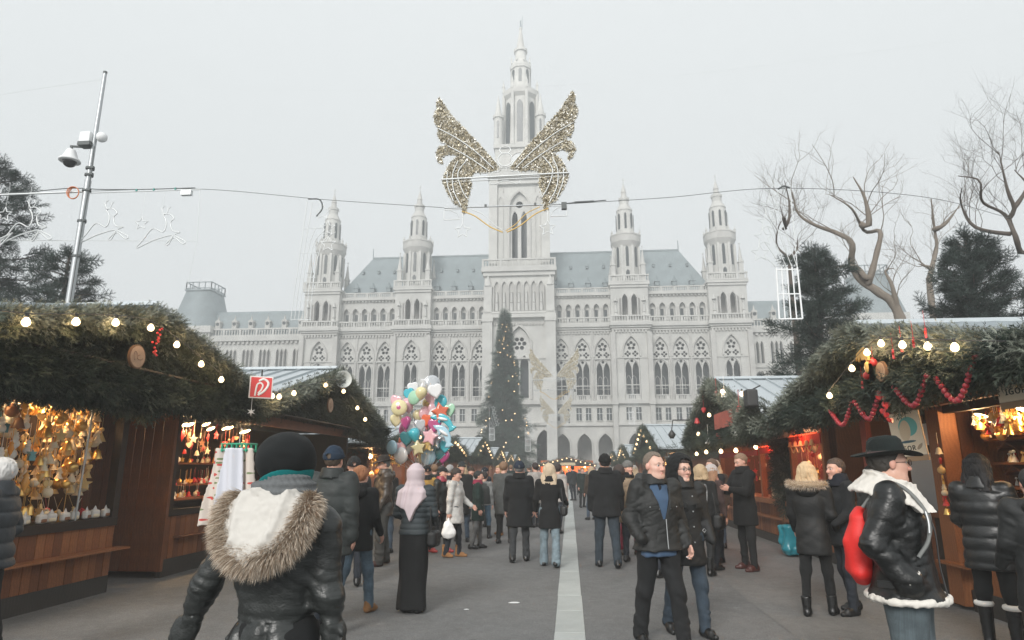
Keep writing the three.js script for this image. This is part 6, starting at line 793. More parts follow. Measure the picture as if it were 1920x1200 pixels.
person({ label: 'woman in a white winter coat and tan boots facing right with a plastic bag', x: -2.2, z: -12.84, face: 78, h: 1.63, cell: 0.016, face1: 0.009, girth: 1.05, nod: 10, legs: { l: [4, 2], r: [-8, 4] }, arms: { r: [-6, 9, 4], l: [14, 8, 40] }, hair: { style: 'short', c: [0.035, 0.025, 0.02], vol: 0.006, line: 0.045 }, trouser: { c: COL.dk, hem: 0.06 }, shoes: { c: COL.tan, shaft: 0.16, k: 'wool', n: 'boot' }, coat: { n: 'winter_coat', k: 'nylon', c: COL.white, hem: 0.66, flare: 1.08, fold: 0.009, quilt: 0.2, quiltA: 0.006, sleeve: 1.15, hood: 1 },
  extra(root, J) { const p = root.localToWorld(V(...J.ar[2])), b = thing('plastic_bag', 'white plastic carrier bag hanging from the hand of the white coat', 'bag', [p.x, p.y - 0.5, p.z]); mk('bag_sack', nets((x, y, z) => rings([[0.02, 0.1, 0.06], [0.12, 0.15, 0.085], [0.24, 0.12, 0.06], [0.36, 0.04, 0.025], [0.44, 0.02, 0.015]], x, y, z, 2) + 0.01 * ridge(x * 13, y * 9, z * 13), [-0.2, 0, -0.15], [0.2, 0.46, 0.15], 0.012), std([0.75, 0.75, 0.74], 0.4), b); } });
person({ label: 'person in a dark green coat behind the woman in white', x: -1.95, z: -14.2, face: 100, h: 1.58, cell: 0.022, hair: { style: 'short', c: COL.black }, trouser: { c: COL.grey, k: 'wool' }, coat: { c: [0.025, 0.06, 0.05], hem: 0.62, collar: 1, collarC: [0.3, 0.03, 0.07] } });
person({ label: 'boy in a dark vest with grey sleeves, jeans and black boots', x: -2.1, z: -16.4, face: 168, h: 1.55, cell: 0.02, legs: { l: [5, 2, 6], r: [-3, 2, 6] }, hair: { style: 'short', c: [0.025, 0.02, 0.018], vol: 0.006, line: 0.03 }, trouser: { c: [0.06, 0.12, 0.18] }, shoes: { shaft: 0.26, n: 'boot' }, coat: { n: 'sweater', c: [0.22, 0.23, 0.23], hem: 0.86 }, extra(root, J) { const dy = J.dy; mk('vest', nets((x, y, z) => rings([[0.89 + dy, 0.205, 0.16], [1.1 + dy, 0.2, 0.15], [1.3 + dy, 0.205, 0.152], [1.43 + dy, 0.15, 0.12], [1.49 + dy, 0.09, 0.09]], x, y, z), [-0.3, 0.85, -0.25], [0.3, 1.55 + dy, 0.25], 0.02), F('nylon', [0.035, 0.045, 0.045]), root); } });
person({ label: 'woman with long fair hair in a brown jacket and black trousers facing left', x: -1.8, z: -17.1, face: -40, h: 1.72, cell: 0.018, hair: { style: 'long', c: [0.36, 0.24, 0.13], len: 0.3 }, arms: { l: [10, 8, 70], r: [10, 8, 70] }, trouser: { c: COL.black, k: 'wool' }, shoes: { c: COL.tan, k: 'wool' }, coat: { c: [0.20, 0.09, 0.055], hem: 0.9, fold: 0.006, k: 'leather' } });
person({ label: 'man in a navy beanie and long black coat walking away left of the strip', x: -0.93, z: -12.35, face: 182, h: 1.75, cell: 0.016, girth: 1.06, legs: { l: [-8, 8], r: [7, 3] }, arms: { l: [2, 10, 14], r: [2, 10, 16] }, hat: { t: 'beanie', c: [0.025, 0.04, 0.07] }, hair: { style: 'short', c: COL.grey }, trouser: { c: [0.06, 0.065, 0.07], k: 'wool', hem: 0.07 }, coat: { c: [0.014, 0.016, 0.018], hem: 0.6, flare: 1.1, fold: 0.006, collar: 1, sleeve: 1.12, bulk: 1.05 } });
person({ label: 'woman with blonde curly hair, black coat and flared pale jeans walking away', x: -0.36, z: -11.8, face: 176, h: 1.7, cell: 0.016, legs: { l: [6, 2], r: [-9, 9] }, arms: { l: [4, 12, 30], r: [8, 14, 60] }, hair: { style: 'long', c: [0.52, 0.42, 0.30], len: 0.22, vol: 0.016 }, trouser: { c: COL.pale, hem: 0.085, r: 1.02 }, shoes: { heel: 1 }, coat: { c: [0.013, 0.014, 0.015], hem: 0.64, waist: 0.88, flare: 1.05, fold: 0.006, collar: 1 }, extra(root) { bag(root, [-0.26, 0.95, 0.0], 0.12, 0.18, 0.26, F('leather', [0.04, 0.042, 0.043]), [[0, 0.06, 0.09], [0.04, 0.35, 0.05], [0.08, 0.5, 0.0], [0.04, 0.35, -0.06], [0, 0.06, -0.1]]); } });
person({ label: 'tall man in black beanie, black coat and jeans walking away right of the strip', x: 0.62, z: -11.8, face: 184, h: 1.86, cell: 0.016, girth: 1.1, legs: { l: [7, 3, 3], r: [-9, 8, 3] }, arms: { l: [2, 10, 16], r: [2, 10, 16] }, hat: { t: 'beanie', c: [0.008, 0.009, 0.009] }, hair: { style: 'short', c: COL.black }, trouser: { c: [0.045, 0.065, 0.085], r: 1.1, hem: 0.07 }, coat: { c: [0.019, 0.021, 0.023], hem: 0.78, flare: 1.02, fold: 0.005, collar: 1, sleeve: 1.14, bulk: 1.06 }, nohand: 'lr' });
person({ label: 'person in a grey beanie and grey jacket behind the smoking man', x: 1.3, z: -10.9, face: 150, turn: -20, h: 1.82, cell: 0.018, girth: 1.08, hat: { t: 'beanie', c: [0.12, 0.125, 0.125] }, hair: { style: 'short', c: COL.brown }, coat: { c: [0.055, 0.06, 0.06], k: 'nylon', hem: 0.7, fold: 0.008, collar: 1 } });
person({ label: 'person in a knitted grey hat and red trousers behind the black beanie', x: 1.15, z: -13.4, face: 30, h: 1.76, cell: 0.02, hat: { t: 'pom', c: [0.2, 0.2, 0.19] }, trouser: { c: [0.28, 0.03, 0.06], k: 'wool' }, shoes: { c: COL.brown, shaft: 0.2, n: 'boot' }, coat: { c: [0.40, 0.31, 0.2], hem: 0.7, collar: 1, collarC: COL.black } });
person({ label: 'person with a dark bob seen between the black and grey beanies', x: 0.92, z: -12.6, face: 160, h: 1.68, cell: 0.02, hair: { style: 'short', c: [0.05, 0.035, 0.03], vol: 0.02, line: 0.0 }, coat: { c: [0.38, 0.28, 0.19], hem: 0.7, collar: 1.2, collarC: COL.black } });
person({ label: 'woman with short blonde curls in a dark coat with a grey scarf', x: 2.12, z: -11.1, face: 150, h: 1.68, cell: 0.017, hair: { style: 'long', c: [0.42, 0.31, 0.19], len: 0.1, vol: 0.012 }, trouser: { c: COL.char, k: 'wool' }, shoes: { shaft: 0.2, n: 'boot' }, coat: { c: [0.02, 0.022, 0.023], hem: 0.55, fold: 0.008 }, extra(root, J) { mk('scarf_tail', nets((x, y, z) => rings([[0.85, 0.07, 0.02, -0.19], [1.2, 0.06, 0.02, -0.175], [1.45 + J.dy, 0.05, 0.02, -0.13]], x + 0.1, y, z) + 0.008 * ridge(x * 20, y * 4, z * 20), [-0.25, 0.8, -0.26], [0.05, 1.5 + J.dy, -0.05], 0.012), F('wool', [0.2, 0.21, 0.215]), root); bag(root, [-0.27, 0.85, -0.02], 0.16, 0.26, 0.3, F('leather', COL.black), [[0, 0.1, 0.1], [0.06, 0.4, 0.04], [0.1, 0.58, 0.0], [0.05, 0.4, -0.06], [0, 0.1, -0.1]]); } });
person({ label: 'person in a white hat beside the short blonde curls', x: 2.42, z: -11.7, face: 120, h: 1.68, cell: 0.018, hat: { t: 'beanie', c: [0.68, 0.62, 0.6] }, hair: { style: 'long', c: [0.3, 0.17, 0.1], len: 0.16 }, coat: { c: [0.1, 0.06, 0.055], hem: 0.7, fold: 0.008 } });
person({ label: 'man with fair cropped hair in a long black coat eating at the red stall', x: 2.92, z: -11.65, face: -70, h: 1.87, cell: 0.016, face1: 0.009, nod: 16, girth: 1.06, legs: { l: [2, 2, 5], r: [-2, 2, 5] }, arms: { l: [26, 10, 74, 20], r: [30, 10, 95, 30] }, hair: { style: 'short', c: [0.22, 0.14, 0.09], line: 0.07 }, trouser: { c: COL.black, k: 'wool' }, shoes: { c: [0.1, 0.03, 0.025] }, coat: { c: [0.011, 0.012, 0.013], hem: 0.66, fold: 0.006, collar: 1.1, sleeve: 1.1 } });
person({ label: 'man facing the cropped-haired eater at the red stall', x: 2.62, z: -12.6, face: -50, turn: -20, h: 1.8, cell: 0.018, face1: 0.01, arms: { l: [20, 8, 80, 20], r: [30, 8, 100, 30] }, hair: { style: 'short', c: [0.12, 0.075, 0.05], line: 0.07 }, coat: { c: [0.03, 0.03, 0.032], hem: 0.75, collar: 1, collarC: COL.white } });
person({ label: 'woman with blonde hair and a fur-trimmed black parka at the stalls', x: 2.8, z: -8.2, face: 150, h: 1.7, cell: 0.014, legs: { l: [-4, 4], r: [10, 4] }, arms: { l: [8, 8, 30], r: [6, 8, 40] }, hair: { style: 'long', c: [0.55, 0.40, 0.24], len: 0.16 }, trouser: { c: COL.black, k: 'wool', hem: 0.05, r: 0.92 }, shoes: { shaft: 0.14, heel: 1, n: 'boot' }, coat: { n: 'parka', k: 'nylon', c: [0.013, 0.015, 0.016], hem: 0.68, fold: 0.009, waist: 0.95, sleeve: 1.08, hood: 1 },
  extra(root, J) { const dy = J.dy, p = []; for (let i = 0; i <= 8; i++) { const a = Math.PI * i / 8; p.push([Math.cos(a) * 0.2, 1.5 + dy - Math.sin(a) * 0.015, -0.04 - Math.sin(a) * 0.15]); } mk('fur_base', tube(p, 0.035, 24, 7), std([0.36, 0.27, 0.18], 0.95), root); furRing('fur_trim', root, furMat, p, false, 2600, 0.05, 0.035, (q) => V(q.x, 0.2, -0.6), (t) => furCol(t).map((v) => v * 1.15)); } });
person({ label: 'man with cropped dark hair and a dark scarf looking left behind the red backpack', x: 3.2, z: -8.35, face: -75, h: 1.74, cell: 0.016, face1: 0.008, arms: { l: [10, 8, 50], r: [10, 8, 50] }, nohand: 'lr', hair: { style: 'short', c: [0.06, 0.04, 0.03], line: 0.065 }, coat: { c: [0.02, 0.024, 0.028], hem: 0.75, fold: 0.008, collar: 1.5, collarC: COL.navy } });
person({ label: 'woman in a black hat and black quilted jacket facing the nativity shelves', x: 3.98, z: -6.9, face: 140, h: 1.74, cell: 0.014, girth: 1.06, turn: -20, legs: { l: [3, 2], r: [-4, 4] }, arms: { l: [14, 10, 60], r: [10, 12, 50] }, nohand: 'lr', hair: { style: 'long', c: [0.008, 0.008, 0.009], len: 0.2, vol: 0.012 }, hat: { t: 'beanie', c: [0.008, 0.009, 0.01] }, trouser: { c: COL.black, k: 'wool' }, shoes: { shaft: 0.3, n: 'boot' }, coat: { n: 'quilted_jacket', k: 'leather', c: [0.022, 0.026, 0.028], hem: 0.7, quilt: 0.11, quiltA: 0.011, fold: 0.005, collar: 1.1, sleeve: 1.14, bulk: 1.05 }, extra(root, J) { for (const l of [J.ll, J.lr]) mk('boot_cuff', new THREE.TorusGeometry(0.058, 0.026, 8, 20).rotateX(Math.PI / 2).translate(l[2][0], l[2][1] + 0.3, l[2][2] - 0.015), std([0.72, 0.7, 0.66], 0.95), root); } });
person({ label: 'person in a dark parka cut off by the right edge of the picture', x: 3.62, z: -5.6, face: 165, h: 1.62, cell: 0.014, girth: 1.1, legs: { l: [3, 2], r: [-4, 4] }, arms: { l: [6, 12, 30], r: [8, 14, 40] }, nohand: 'lr', hair: { style: 'short', c: COL.black }, trouser: { c: COL.black, k: 'wool' }, shoes: { shaft: 0.2 }, coat: { n: 'parka', k: 'nylon', c: [0.022, 0.026, 0.027], hem: 0.6, flare: 1.05, fold: 0.011, sleeve: 1.18, hood: 1, bulk: 1.05 } });
person({ label: 'person in white trainers half hidden by the corner post', x: 4.15, z: -9.6, face: 130, h: 1.66, cell: 0.018, hair: { style: 'short', c: COL.black, vol: 0.01, line: 0 }, trouser: { c: COL.dk }, shoes: { c: COL.white }, coat: { c: [0.05, 0.055, 0.055], hem: 0.75, fold: 0.012 } });
person({ label: 'white-haired person in a slate puffer jacket at the left edge of the picture', x: -4.92, z: -5.4, face: -70, h: 1.7, cell: 0.013, girth: 1.08, arms: { l: [10, 8, 50, 10], r: [-12, 14, 62, 10] }, nohand: 'lr', hair: { style: 'short', c: [0.55, 0.54, 0.52], vol: 0.008 }, trouser: { c: COL.black, k: 'wool' }, coat: { n: 'puffer_jacket', k: 'nylon', c: [0.055, 0.066, 0.078], hem: 0.84, quilt: 0.13, quiltA: 0.016, fold: 0.006, sleeve: 1.3, collar: 1.2, bulk: 1.12 } });
person({ label: 'person in a black coat leaning into the second left stall window', x: -5.35, z: -10.6, face: -120, h: 1.74, lean: 12, cell: 0.018, arms: { l: [40, 14, 40], r: [60, 14, 30] }, hair: { style: 'short', c: COL.black, vol: 0.012, line: 0 }, trouser: { c: COL.black, k: 'wool' }, coat: { c: [0.012, 0.013, 0.014], hem: 0.62, fold: 0.008 } });
// --- crowd further down the street
{
  const spots = [[0.15, -36], [0.55, -29.5], [0.72, -22.4], [-2.5, -19.6], [-1.0, -19.5], [-0.45, -26], [-2.5, -15.4], [1.6, -19.4], [-0.9, -33], [-1.7, -28], [1.2, -27], [1.9, -33], [-2.6, -25], [0.6, -44], [-0.6, -48], [1.5, -41], [-1.8, -39], [-2.9, -33], [2.3, -24], [-0.1, -55], [1.0, -52], [-1.4, -57], [2.2, -48], [-2.4, -47], [-3.3, -21.5], [-3.6, -17.6], [2.6, -29], [-1.2, -23.2], [0.2, -61], [1.7, -62], [-2.2, -63], [-0.9, -41], [2.7, -37], [-3.6, -41], [-4.2, -18.4], [-3.0, -16.6], [-2.7, -18.2], [-1.5, -15.2], [-3.7, -13.3], [1.9, -15.5], [2.6, -17.4], [1.75, -13.9], [3.1, -14.6], [-1.5, -21], [-0.3, -17.8]];
  const cl = [[COL.black, 'black'], [COL.navy, 'navy'], [COL.slate, 'slate grey'], [[0.12, 0.13, 0.13], 'grey'], [COL.brown, 'brown'], [[0.22, 0.03, 0.04], 'dark red'], [[0.5, 0.47, 0.44], 'pale'], [[0.03, 0.05, 0.045], 'dark green']], hr = [[0.03, 0.02, 0.018], [0.2, 0.12, 0.07], [0.45, 0.34, 0.22], [0.3, 0.3, 0.3]], hw = ['dark hair', 'brown hair', 'blonde hair', 'grey hair'];
  spots.forEach(([x, z], i) => { const c = cl[(i * 5 + 2) % 8], k = i % 4, hat = i % 3 === 0, away = i % 5 !== 1; person({ label: `${c[1]}-coated person ${hat ? 'in knitted hat' : 'with ' + hw[k]} ${z < -45 ? 'far' : z < -27 ? 'halfway' : 'partway'} down the street, ${x < -2 ? 'by left stalls' : x < 0 ? 'left of strip' : x < 1.5 ? 'right of strip' : 'by right stalls'}`.slice(0, 200), group: 'people in the crowd down the street', x, z, face: (away ? 180 : 0) + rr(-40, 40), h: rr(1.6, 1.82), cell: z < -40 ? 0.045 : 0.032, hcell: 0.016, face1: 0, legs: { l: [rr(-12, 12), 6], r: [rr(-12, 12), 6] }, hat: hat ? { t: 'beanie', c: cl[(i * 3) % 8][0] } : null, hair: { style: k === 2 ? 'long' : 'short', c: hr[k], vol: 0.006 }, trouser: { c: [COL.dk, COL.black, COL.denim, COL.char][i % 4] }, coat: { c: c[0], hem: rr(0.6, 0.85), fold: 0 } }); });
  // balloon seller and the stall keeper stay in the shade of their stalls
}
// ---------------------------------------------------------------- trees
M.bark = std([0.15, 0.125, 0.105], 0.95, { bumpMap: rep(TX.grainBump, 6), bumpScale: 0.02 }); M.barkPale = std([0.27, 0.23, 0.19], 0.95, { bumpMap: rep(TX.grainBump, 6), bumpScale: 0.02 });
function limb(pts, r0, r1, n = 7) { // tapered tube
  const C = curve(pts), seg = Math.max(4, Math.round(C.getLength() / (r0 > 0.05 ? 0.18 : 0.3))), g = new THREE.TubeGeometry(C, seg, 1, n), p = g.attributes.position; const N = n + 1;
  for (let i = 0; i <= seg; i++) { const c = C.getPointAt(i / seg), r = lerp(r0, r1, i / seg) * (r0 > 0.05 ? rr(0.92, 1.1) : 1); for (let k = 0; k < N; k++) { const q = i * N + k; p.setXYZ(q, c.x + (p.getX(q) - c.x) * r, c.y + (p.getY(q) - c.y) * r, c.z + (p.getZ(q) - c.z) * r); } }
  g.computeVertexNormals(); return g;
}
function twigs(list, from, n, len, r, depth, up = 0.5) { // crooked twigs growing from a line
  const C = curve(from); for (let i = 0; i < n; i++) { const t = rr(0.25, 1), p = C.getPointAt(t), tg = C.getTangentAt(t), d = V(rr(-1, 1), rr(-0.4, 1) + up, rr(-1, 1)).normalize().addScaledVector(tg, 0.6).normalize(), L = len * rr(0.6, 1.2), pts = [p]; let q = p.clone(), e = d.clone(); for (let k = 0; k < 4; k++) { e.add(V(rr(-0.5, 0.5), rr(-0.3, 0.5), rr(-0.5, 0.5))).normalize(); q = q.clone().addScaledVector(e, L / 4); pts.push(q); } list.push(limb(pts, r, r * 0.35, depth > 1 ? 5 : 3)); if (depth > 1) twigs(list, pts, Math.max(4, n), len * 0.62, r * 0.42, depth - 1, up * 0.7); } return list;
}
function bareTree(label, limbs, z, r0, base, mat, dens = 5) {
  const T = thing('bare_tree', label, 'tree', [base[0], 0, z]), off = V(-base[0], 0, -z), L = limbs.map((l) => l.map(([x, y], i) => V(x, y, z + rr(-0.5, 0.5) * Math.min(1, i * 0.4))));
  const first = [V(base[0], 0, z), V(lerp(base[0], L[0][0].x, 0.5), L[0][0].y * 0.5, z), ...L[0]];
  mk('trunk', limb(first.map((p) => p.clone().add(off)), r0 * 1.5, r0 * 0.1, 9), mat, T);
  const built = [curve(first).getSpacedPoints(60)]; for (const l of L.slice(1)) { let best = null, bd = 9; for (const s of built) for (const q of s) { const d = q.distanceTo(l[0]); if (d < bd) { bd = d; best = q; } } l.unshift(best.clone()); built.push(curve(l).getSpacedPoints(40)); }
  L.slice(1).forEach((l) => mk('branch', limb(l.map((p) => p.clone().add(off)), r0 * 0.55, r0 * 0.07, 7), mat, T));
  const tw = []; L.forEach((l) => twigs(tw, l.map((p) => p.clone().add(off)), dens, 1.9, r0 * 0.085, 3)); const m = mk('twigs', mg(tw), mat, T); m.userData.kind = 'stuff';
}
bareTree('gnarled bare tree with a pale leaning trunk behind the right stalls', [[[11.97, 7.07], [11.4, 7.95], [10.97, 8.49], [10.64, 9.12], [10.54, 9.75], [10.18, 10.27], [9.38, 10.61], [8.84, 11.1], [8.61, 11.86]], [[11.13, 8.44], [11.4, 9.37], [11.58, 10.17], [11.37, 10.46], [10.6, 11.04], [9.91, 11.62]], [[11.34, 10.55], [11.25, 11.57], [10.93, 12.43]], [[10.97, 8.49], [10.7, 8.94], [9.7, 8.88]], [[11.94, 7.15], [11.78, 8.11], [11.83, 8.82], [12.16, 8.9]]], -24, 0.23, [12.6], M.barkPale, 4);
bareTree('slim bare tree standing between the two right-hand conifers', [[[14.26, 8.43], [14.4, 9.18], [14.87, 10.33], [14.98, 11.1], [14.79, 12.3]], [[15.02, 11.1], [15.37, 11.39], [15.89, 11.96]], [[14.47, 9.37], [13.98, 9.58]]], -26, 0.2, [14.2], M.barkPale, 4);
bareTree('dark bare tree at the right edge above the conifers', [[[13.35, 7.35], [13.14, 7.7], [12.87, 8.2], [13.07, 9.05], [12.49, 9.44], [12.17, 9.89], [11.98, 10.34]], [[12.85, 8.27], [12.04, 8.59], [11.84, 9.39], [11.55, 9.62]], [[13.1, 9.05], [12.9, 9.57], [12.9, 10.83]], [[13.15, 9.12], [13.57, 9.76], [13.55, 10.43]]], -19, 0.13, [13.8], M.bark, 5);
bareTree('forked bare tree rising behind the dark conifer near the star frame', [[[8.83, 9.26], [8.88, 9.8], [8.47, 10.37], [8.45, 11.02], [8.79, 11.48]], [[8.88, 9.8], [9.26, 10.25], [9.35, 10.71]], [[8.84, 11.1], [8.66, 11.95]], [[8.74, 11.01], [9.04, 11.47], [9.21, 12.31], [8.94, 13.09]]], -25.5, 0.14, [8.8], M.bark, 4);
// conifers: whorls of boughs, each set with needle sprays
const SPRAY = [sprigGeo(0.55, 34, 0.075, 0.15), sprigGeo(0.45, 34, 0.085, -0.25)];
function conifer(label, x, z, h, R, y0, o = {}) {
  const T = thing(o.name || 'conifer', label, 'tree', [x, 0, z]), boughs = [], sp = [], col = [];
  mk('trunk', limb([V(0, 0, 0), V(rr(-0.1, 0.1), h * 0.5, rr(-0.1, 0.1)), V(0, h, 0)], o.r || h * 0.02, 0.03, 8), M.bark, T);
  const n = o.n || 60; for (let i = 0; i < n; i++) {
    const t = Math.pow((i + rnd()) / n, o.pow || 0.85), y = lerp(y0, h * 0.985, t), a = i * 2.39996 + rr(-0.4, 0.4), rad = R * Math.pow(1 - t, o.taper || 0.75) * rr(o.rag || 0.65, 1.12) + 0.15, rise = o.rise ?? 0.15, e = V(Math.cos(a) * rad, y + rad * (rise + rr(-0.12, 0.12)), Math.sin(a) * rad), m = V(Math.cos(a) * rad * 0.5, y + rad * 0.02, Math.sin(a) * rad * 0.5);
    const pts = [V(0, y - 0.1, 0), m, e]; boughs.push(limb(pts, 0.02 + rad * 0.012, 0.008, 4)); const C = curve(pts), k = Math.ceil((o.dens || 9) * rad * (o.k || 1)) + 3;
    for (let j = 0; j < k; j++) { const u = rr(0.18, 1.0), p = C.getPointAt(u), tg = C.getTangentAt(Math.min(u, 0.99)), d = tg.clone().multiplyScalar(0.8).add(V(rr(-1, 1), rr(-0.35, o.upn ?? 0.7), rr(-1, 1))).normalize(); p.add(V(rr(-1, 1), rr(-0.5, 0.5), rr(-1, 1)).multiplyScalar(rad * 0.16)); sp.push(place(p, d, rr(0, 6.28), rr(0.7, 1.25) * (o.s || 1))); col.push(pickCol(o.pal || [[0.012, 0.026, 0.022], [0.034, 0.055, 0.043]])); }
  }
  const b = mk('boughs', mg(boughs), M.bark, T); b.userData.kind = 'stuff'; instances('crown', SPRAY[o.v || 0], M.fir, sp, T, col); return T;
}
conifer('dark conifer standing behind the red-lit stall on the right', 8.1, -21, 8.6, 2.0, 2.2, { n: 70, dens: 34, rag: 0.25, taper: 0.45, v: 1, s: 0.9 });
conifer('tall dark conifer above the roof of the closest right stall', 11.6, -19, 8.3, 2.1, 2.5, { n: 70, dens: 36, rag: 0.25, taper: 0.6, v: 1, s: 0.9 });
conifer('dark conifer at the far right edge above the metal roof', 13.6, -17, 8.0, 2.4, 2.5, { n: 70, dens: 34, rag: 0.25, taper: 0.45, v: 1, s: 0.9 });
conifer('tall conifer at the left edge behind the reindeer lights', -20.4, -20, 12.6, 3.2, 3, { n: 90, dens: 16, rag: 0.4, taper: 0.6, v: 1 });
conifer('lower conifer behind the camera pole on the left', -16.2, -19, 8.6, 2.2, 3, { n: 60, dens: 16, rag: 0.45, taper: 0.6, v: 1 });
// the big spruce in front of the town hall
{
  const T = conifer('tall spruce with fairy lights in front of the town hall', -8.3, -85, 22.6, 4.3, 1.5, { name: 'christmas_tree', n: 300, dens: 16, taper: 1.12, rag: 0.55, rise: -0.12, upn: 0.25, s: 1.5, k: 0.95, r: 0.28, pal: [[0.035, 0.065, 0.05], [0.085, 0.125, 0.095]] });  // needles paler than the other conifers, distance haze put into their colour
  for (let i = 0; i < 90; i++) { const t = rr(0.05, 0.95), a = rr(0, 6.28), r = 4.3 * Math.pow(1 - t, 1.15) * 0.95 + 0.2; const b = mk('fairy_light', sph(0.07, 0, 0, 0, 6, 5), M.bulbFar, T); b.position.set(Math.cos(a) * r, lerp(1.5, 22, t) - r * 0.1, Math.sin(a) * r); }
}
// ---------------------------------------------------------------- hanging decorations
M.rod = std([0.62, 0.64, 0.64], 0.45, { metalness: 0.3 }); M.goldCord = std([0.62, 0.42, 0.14], 0.6); M.cableDark = std([0.09, 0.1, 0.1], 0.6);
M.tinsel = phys([1, 1, 1], 0.4, { metalness: 0.25, side: THREE.DoubleSide });
const WING = [[0.11, 0.18], [0.51, 0.71], [0.92, 1.19], [1.33, 1.67], [1.52, 2.0], [1.62, 2.14], [1.68, 1.99], [1.66, 1.82], [1.74, 1.65], [1.71, 1.46], [1.62, 1.3], [1.63, 1.13], [1.55, 0.94], [1.37, 0.87], [1.59, 0.8], [1.66, 0.61], [1.58, 0.39], [1.48, 0.36], [1.5, 0.52], [1.36, 0.61], [1.11, 0.55], [1.31, 0.38], [1.43, 0.13], [1.48, -0.09], [1.35, -0.4], [1.17, -0.68], [1.02, -0.73], [0.97, -0.91], [0.9, -0.88], [0.86, -0.59], [0.78, -0.17], [0.83, -0.01], [0.71, 0.11], [0.41, 0.1]];
const FEA = [[[0.26, 0.18], [0.72, 0.65], [1.17, 1.01], [1.6, 1.27]], [[0.41, 0.15], [0.91, 0.53], [1.37, 0.81]], [[0.85, -0.59], [1.0, -0.33], [1.11, 0.09], [0.91, 0.42]], [[1.02, -0.73], [1.2, -0.34], [1.23, 0.08], [1.11, 0.41]], [[1.2, -0.61], [1.35, -0.19], [1.36, 0.13]]];
const inside = (P, x, y) => { let c = false; for (let i = 0, j = P.length - 1; i < P.length; j = i++) if ((P[i][1] > y) !== (P[j][1] > y) && x < (P[j][0] - P[i][0]) * (y - P[i][1]) / (P[j][1] - P[i][1]) + P[i][0]) c = !c; return c; };
const FLAKE = (() => { const g = new THREE.PlaneGeometry(0.055, 0.022, 2, 1), p = g.attributes.position; for (let i = 0; i < p.count; i++) p.setZ(i, Math.abs(p.getX(i)) * 0.5); g.computeVertexNormals(); return g; })();
const starTube = (R, r, y = 0, x = 0, t = 0.012) => { const l = [], P = []; for (let i = 0; i < 10; i++) { const a = Math.PI / 2 + i * Math.PI / 5, q = i % 2 ? R * 0.45 : R; P.push([x + Math.cos(a) * q, y + Math.sin(a) * q, 0]); } for (let i = 0; i < 10; i++) l.push(bar(P[i], P[(i + 1) % 10], t, 5)); return mg(l); };
function wings(label, x, y, z, sc, n) {
  const W = thing('angel_wing_light', label, 'street decoration', [x, y, z]); W.scale.setScalar(sc);
  for (const k of [1, -1]) {
    const g = grp('wing', W), ms = [], col = []; g.scale.x = k; let c = 0;
    while (c < n) { const px = rr(0, 1.8), py = rr(-0.95, 2.2); if (!inside(WING, px, py)) continue; c++; const m = new THREE.Matrix4().compose(V(px, py, rr(-0.035, 0.035)), new THREE.Quaternion().setFromEuler(new THREE.Euler(rr(-1.2, 1.2), rr(-1.2, 1.2), rr(0, 6.28))), V(1, 1, 1).multiplyScalar(rr(0.7, 1.3))); ms.push(m); const t = rnd(); col.push(new THREE.Color().setRGB(...(t < 0.3 ? [0.42, 0.37, 0.27] : t < 0.65 ? [0.68, 0.62, 0.48] : [0.85, 0.83, 0.77]))); }
    instances('tinsel', FLAKE, M.tinsel, ms, g, col); mk('wing_rim', tube(WING.map(([a, b]) => [a, b, 0]), 0.014, 120, 5, true), M.rod, g); mk('wing_mesh', new THREE.ShapeGeometry(new THREE.Shape(WING.map(([a, b]) => new THREE.Vector2(a, b))), 4), std([0.5, 0.46, 0.37], 0.8, { side: THREE.DoubleSide }), g);
    for (const f of FEA) mk('feather_rib', tube(f.map(([a, b]) => [a, b, 0.045]), 0.013, 20, 5), M.rod, g);
    mk('hanging_star', starTube(0.19, 0, -1.32, 0.98).translate(0, 0, 0), M.rod, g); mk('star_wire', bar([0.98, -0.9, 0], [0.98, -1.14, 0], 0.01), M.rod, g);
    mk('bracket', mg([bar([0.98, -0.78, 0], [1.42, -0.8, 0], 0.012), bar([1.42, -0.8, 0], [1.42, -1.04, 0], 0.012), bar([1.42, -1.04, 0], [1.05, -1.04, 0], 0.012), tube([[1.05, -1.04, 0], [1.12, -0.9, 0], [1.3, -0.8, 0]], 0.01, 10, 4)]), M.rod, g);
    mk('gold_chain', tube([[1.0, -0.85, 0.02], [0.7, -0.98, 0.02], [0.35, -1.25, 0.02], [0.05, -1.4, 0.02]], 0.016, 24, 5), M.goldCord, g); mk('gold_chain', tube([[0.8, -0.8, 0], [0.5, -0.95, 0], [0.25, -1.2, 0], [0.02, -1.36, 0]], 0.011, 24, 5), k > 0 ? M.goldCord : M.rod, g);
  }
  mk('cross_bar', mg([bar([-1.5, -0.05, 0.05], [1.5, 0.0, 0.05], 0.02), bar([-1.45, -0.11, 0.02], [1.45, -0.07, 0.02], 0.014)]), M.rod, W); mk('halo', mg([new THREE.TorusGeometry(0.17, 0.013, 6, 28).translate(0, 0.42, 0), new THREE.TorusGeometry(0.1, 0.01, 6, 20).translate(0, 0.7, 0).scale(1.3, 0.95, 1)]), M.rod, W); mk('suspension_bar', bar([-1.42, -0.75, 0], [1.42, -0.75, 0], 0.018), M.galv, W); mk('clamp', mg([bx(0.05, 0.06, 0.05, -0.45, -0.73, 0), bx(0.05, 0.06, 0.05, 0.7, -0.73, 0), bx(0.12, 0.16, 0.1, 1.36, -0.8, 0)]), M.cableDark, W);
  mk('robe_frame', mg([tube([[-0.15, 0.3, 0], [-0.35, 0.0, 0], [-0.3, -0.2, 0], [0, -0.12, 0], [0.3, -0.2, 0], [0.35, 0, 0], [0.15, 0.3, 0]], 0.011, 36, 5)]), M.rod, W);
}
wings('big golden angel wings of tinsel strung over the street', -1.37, 8.3, -14, 1, 11000);
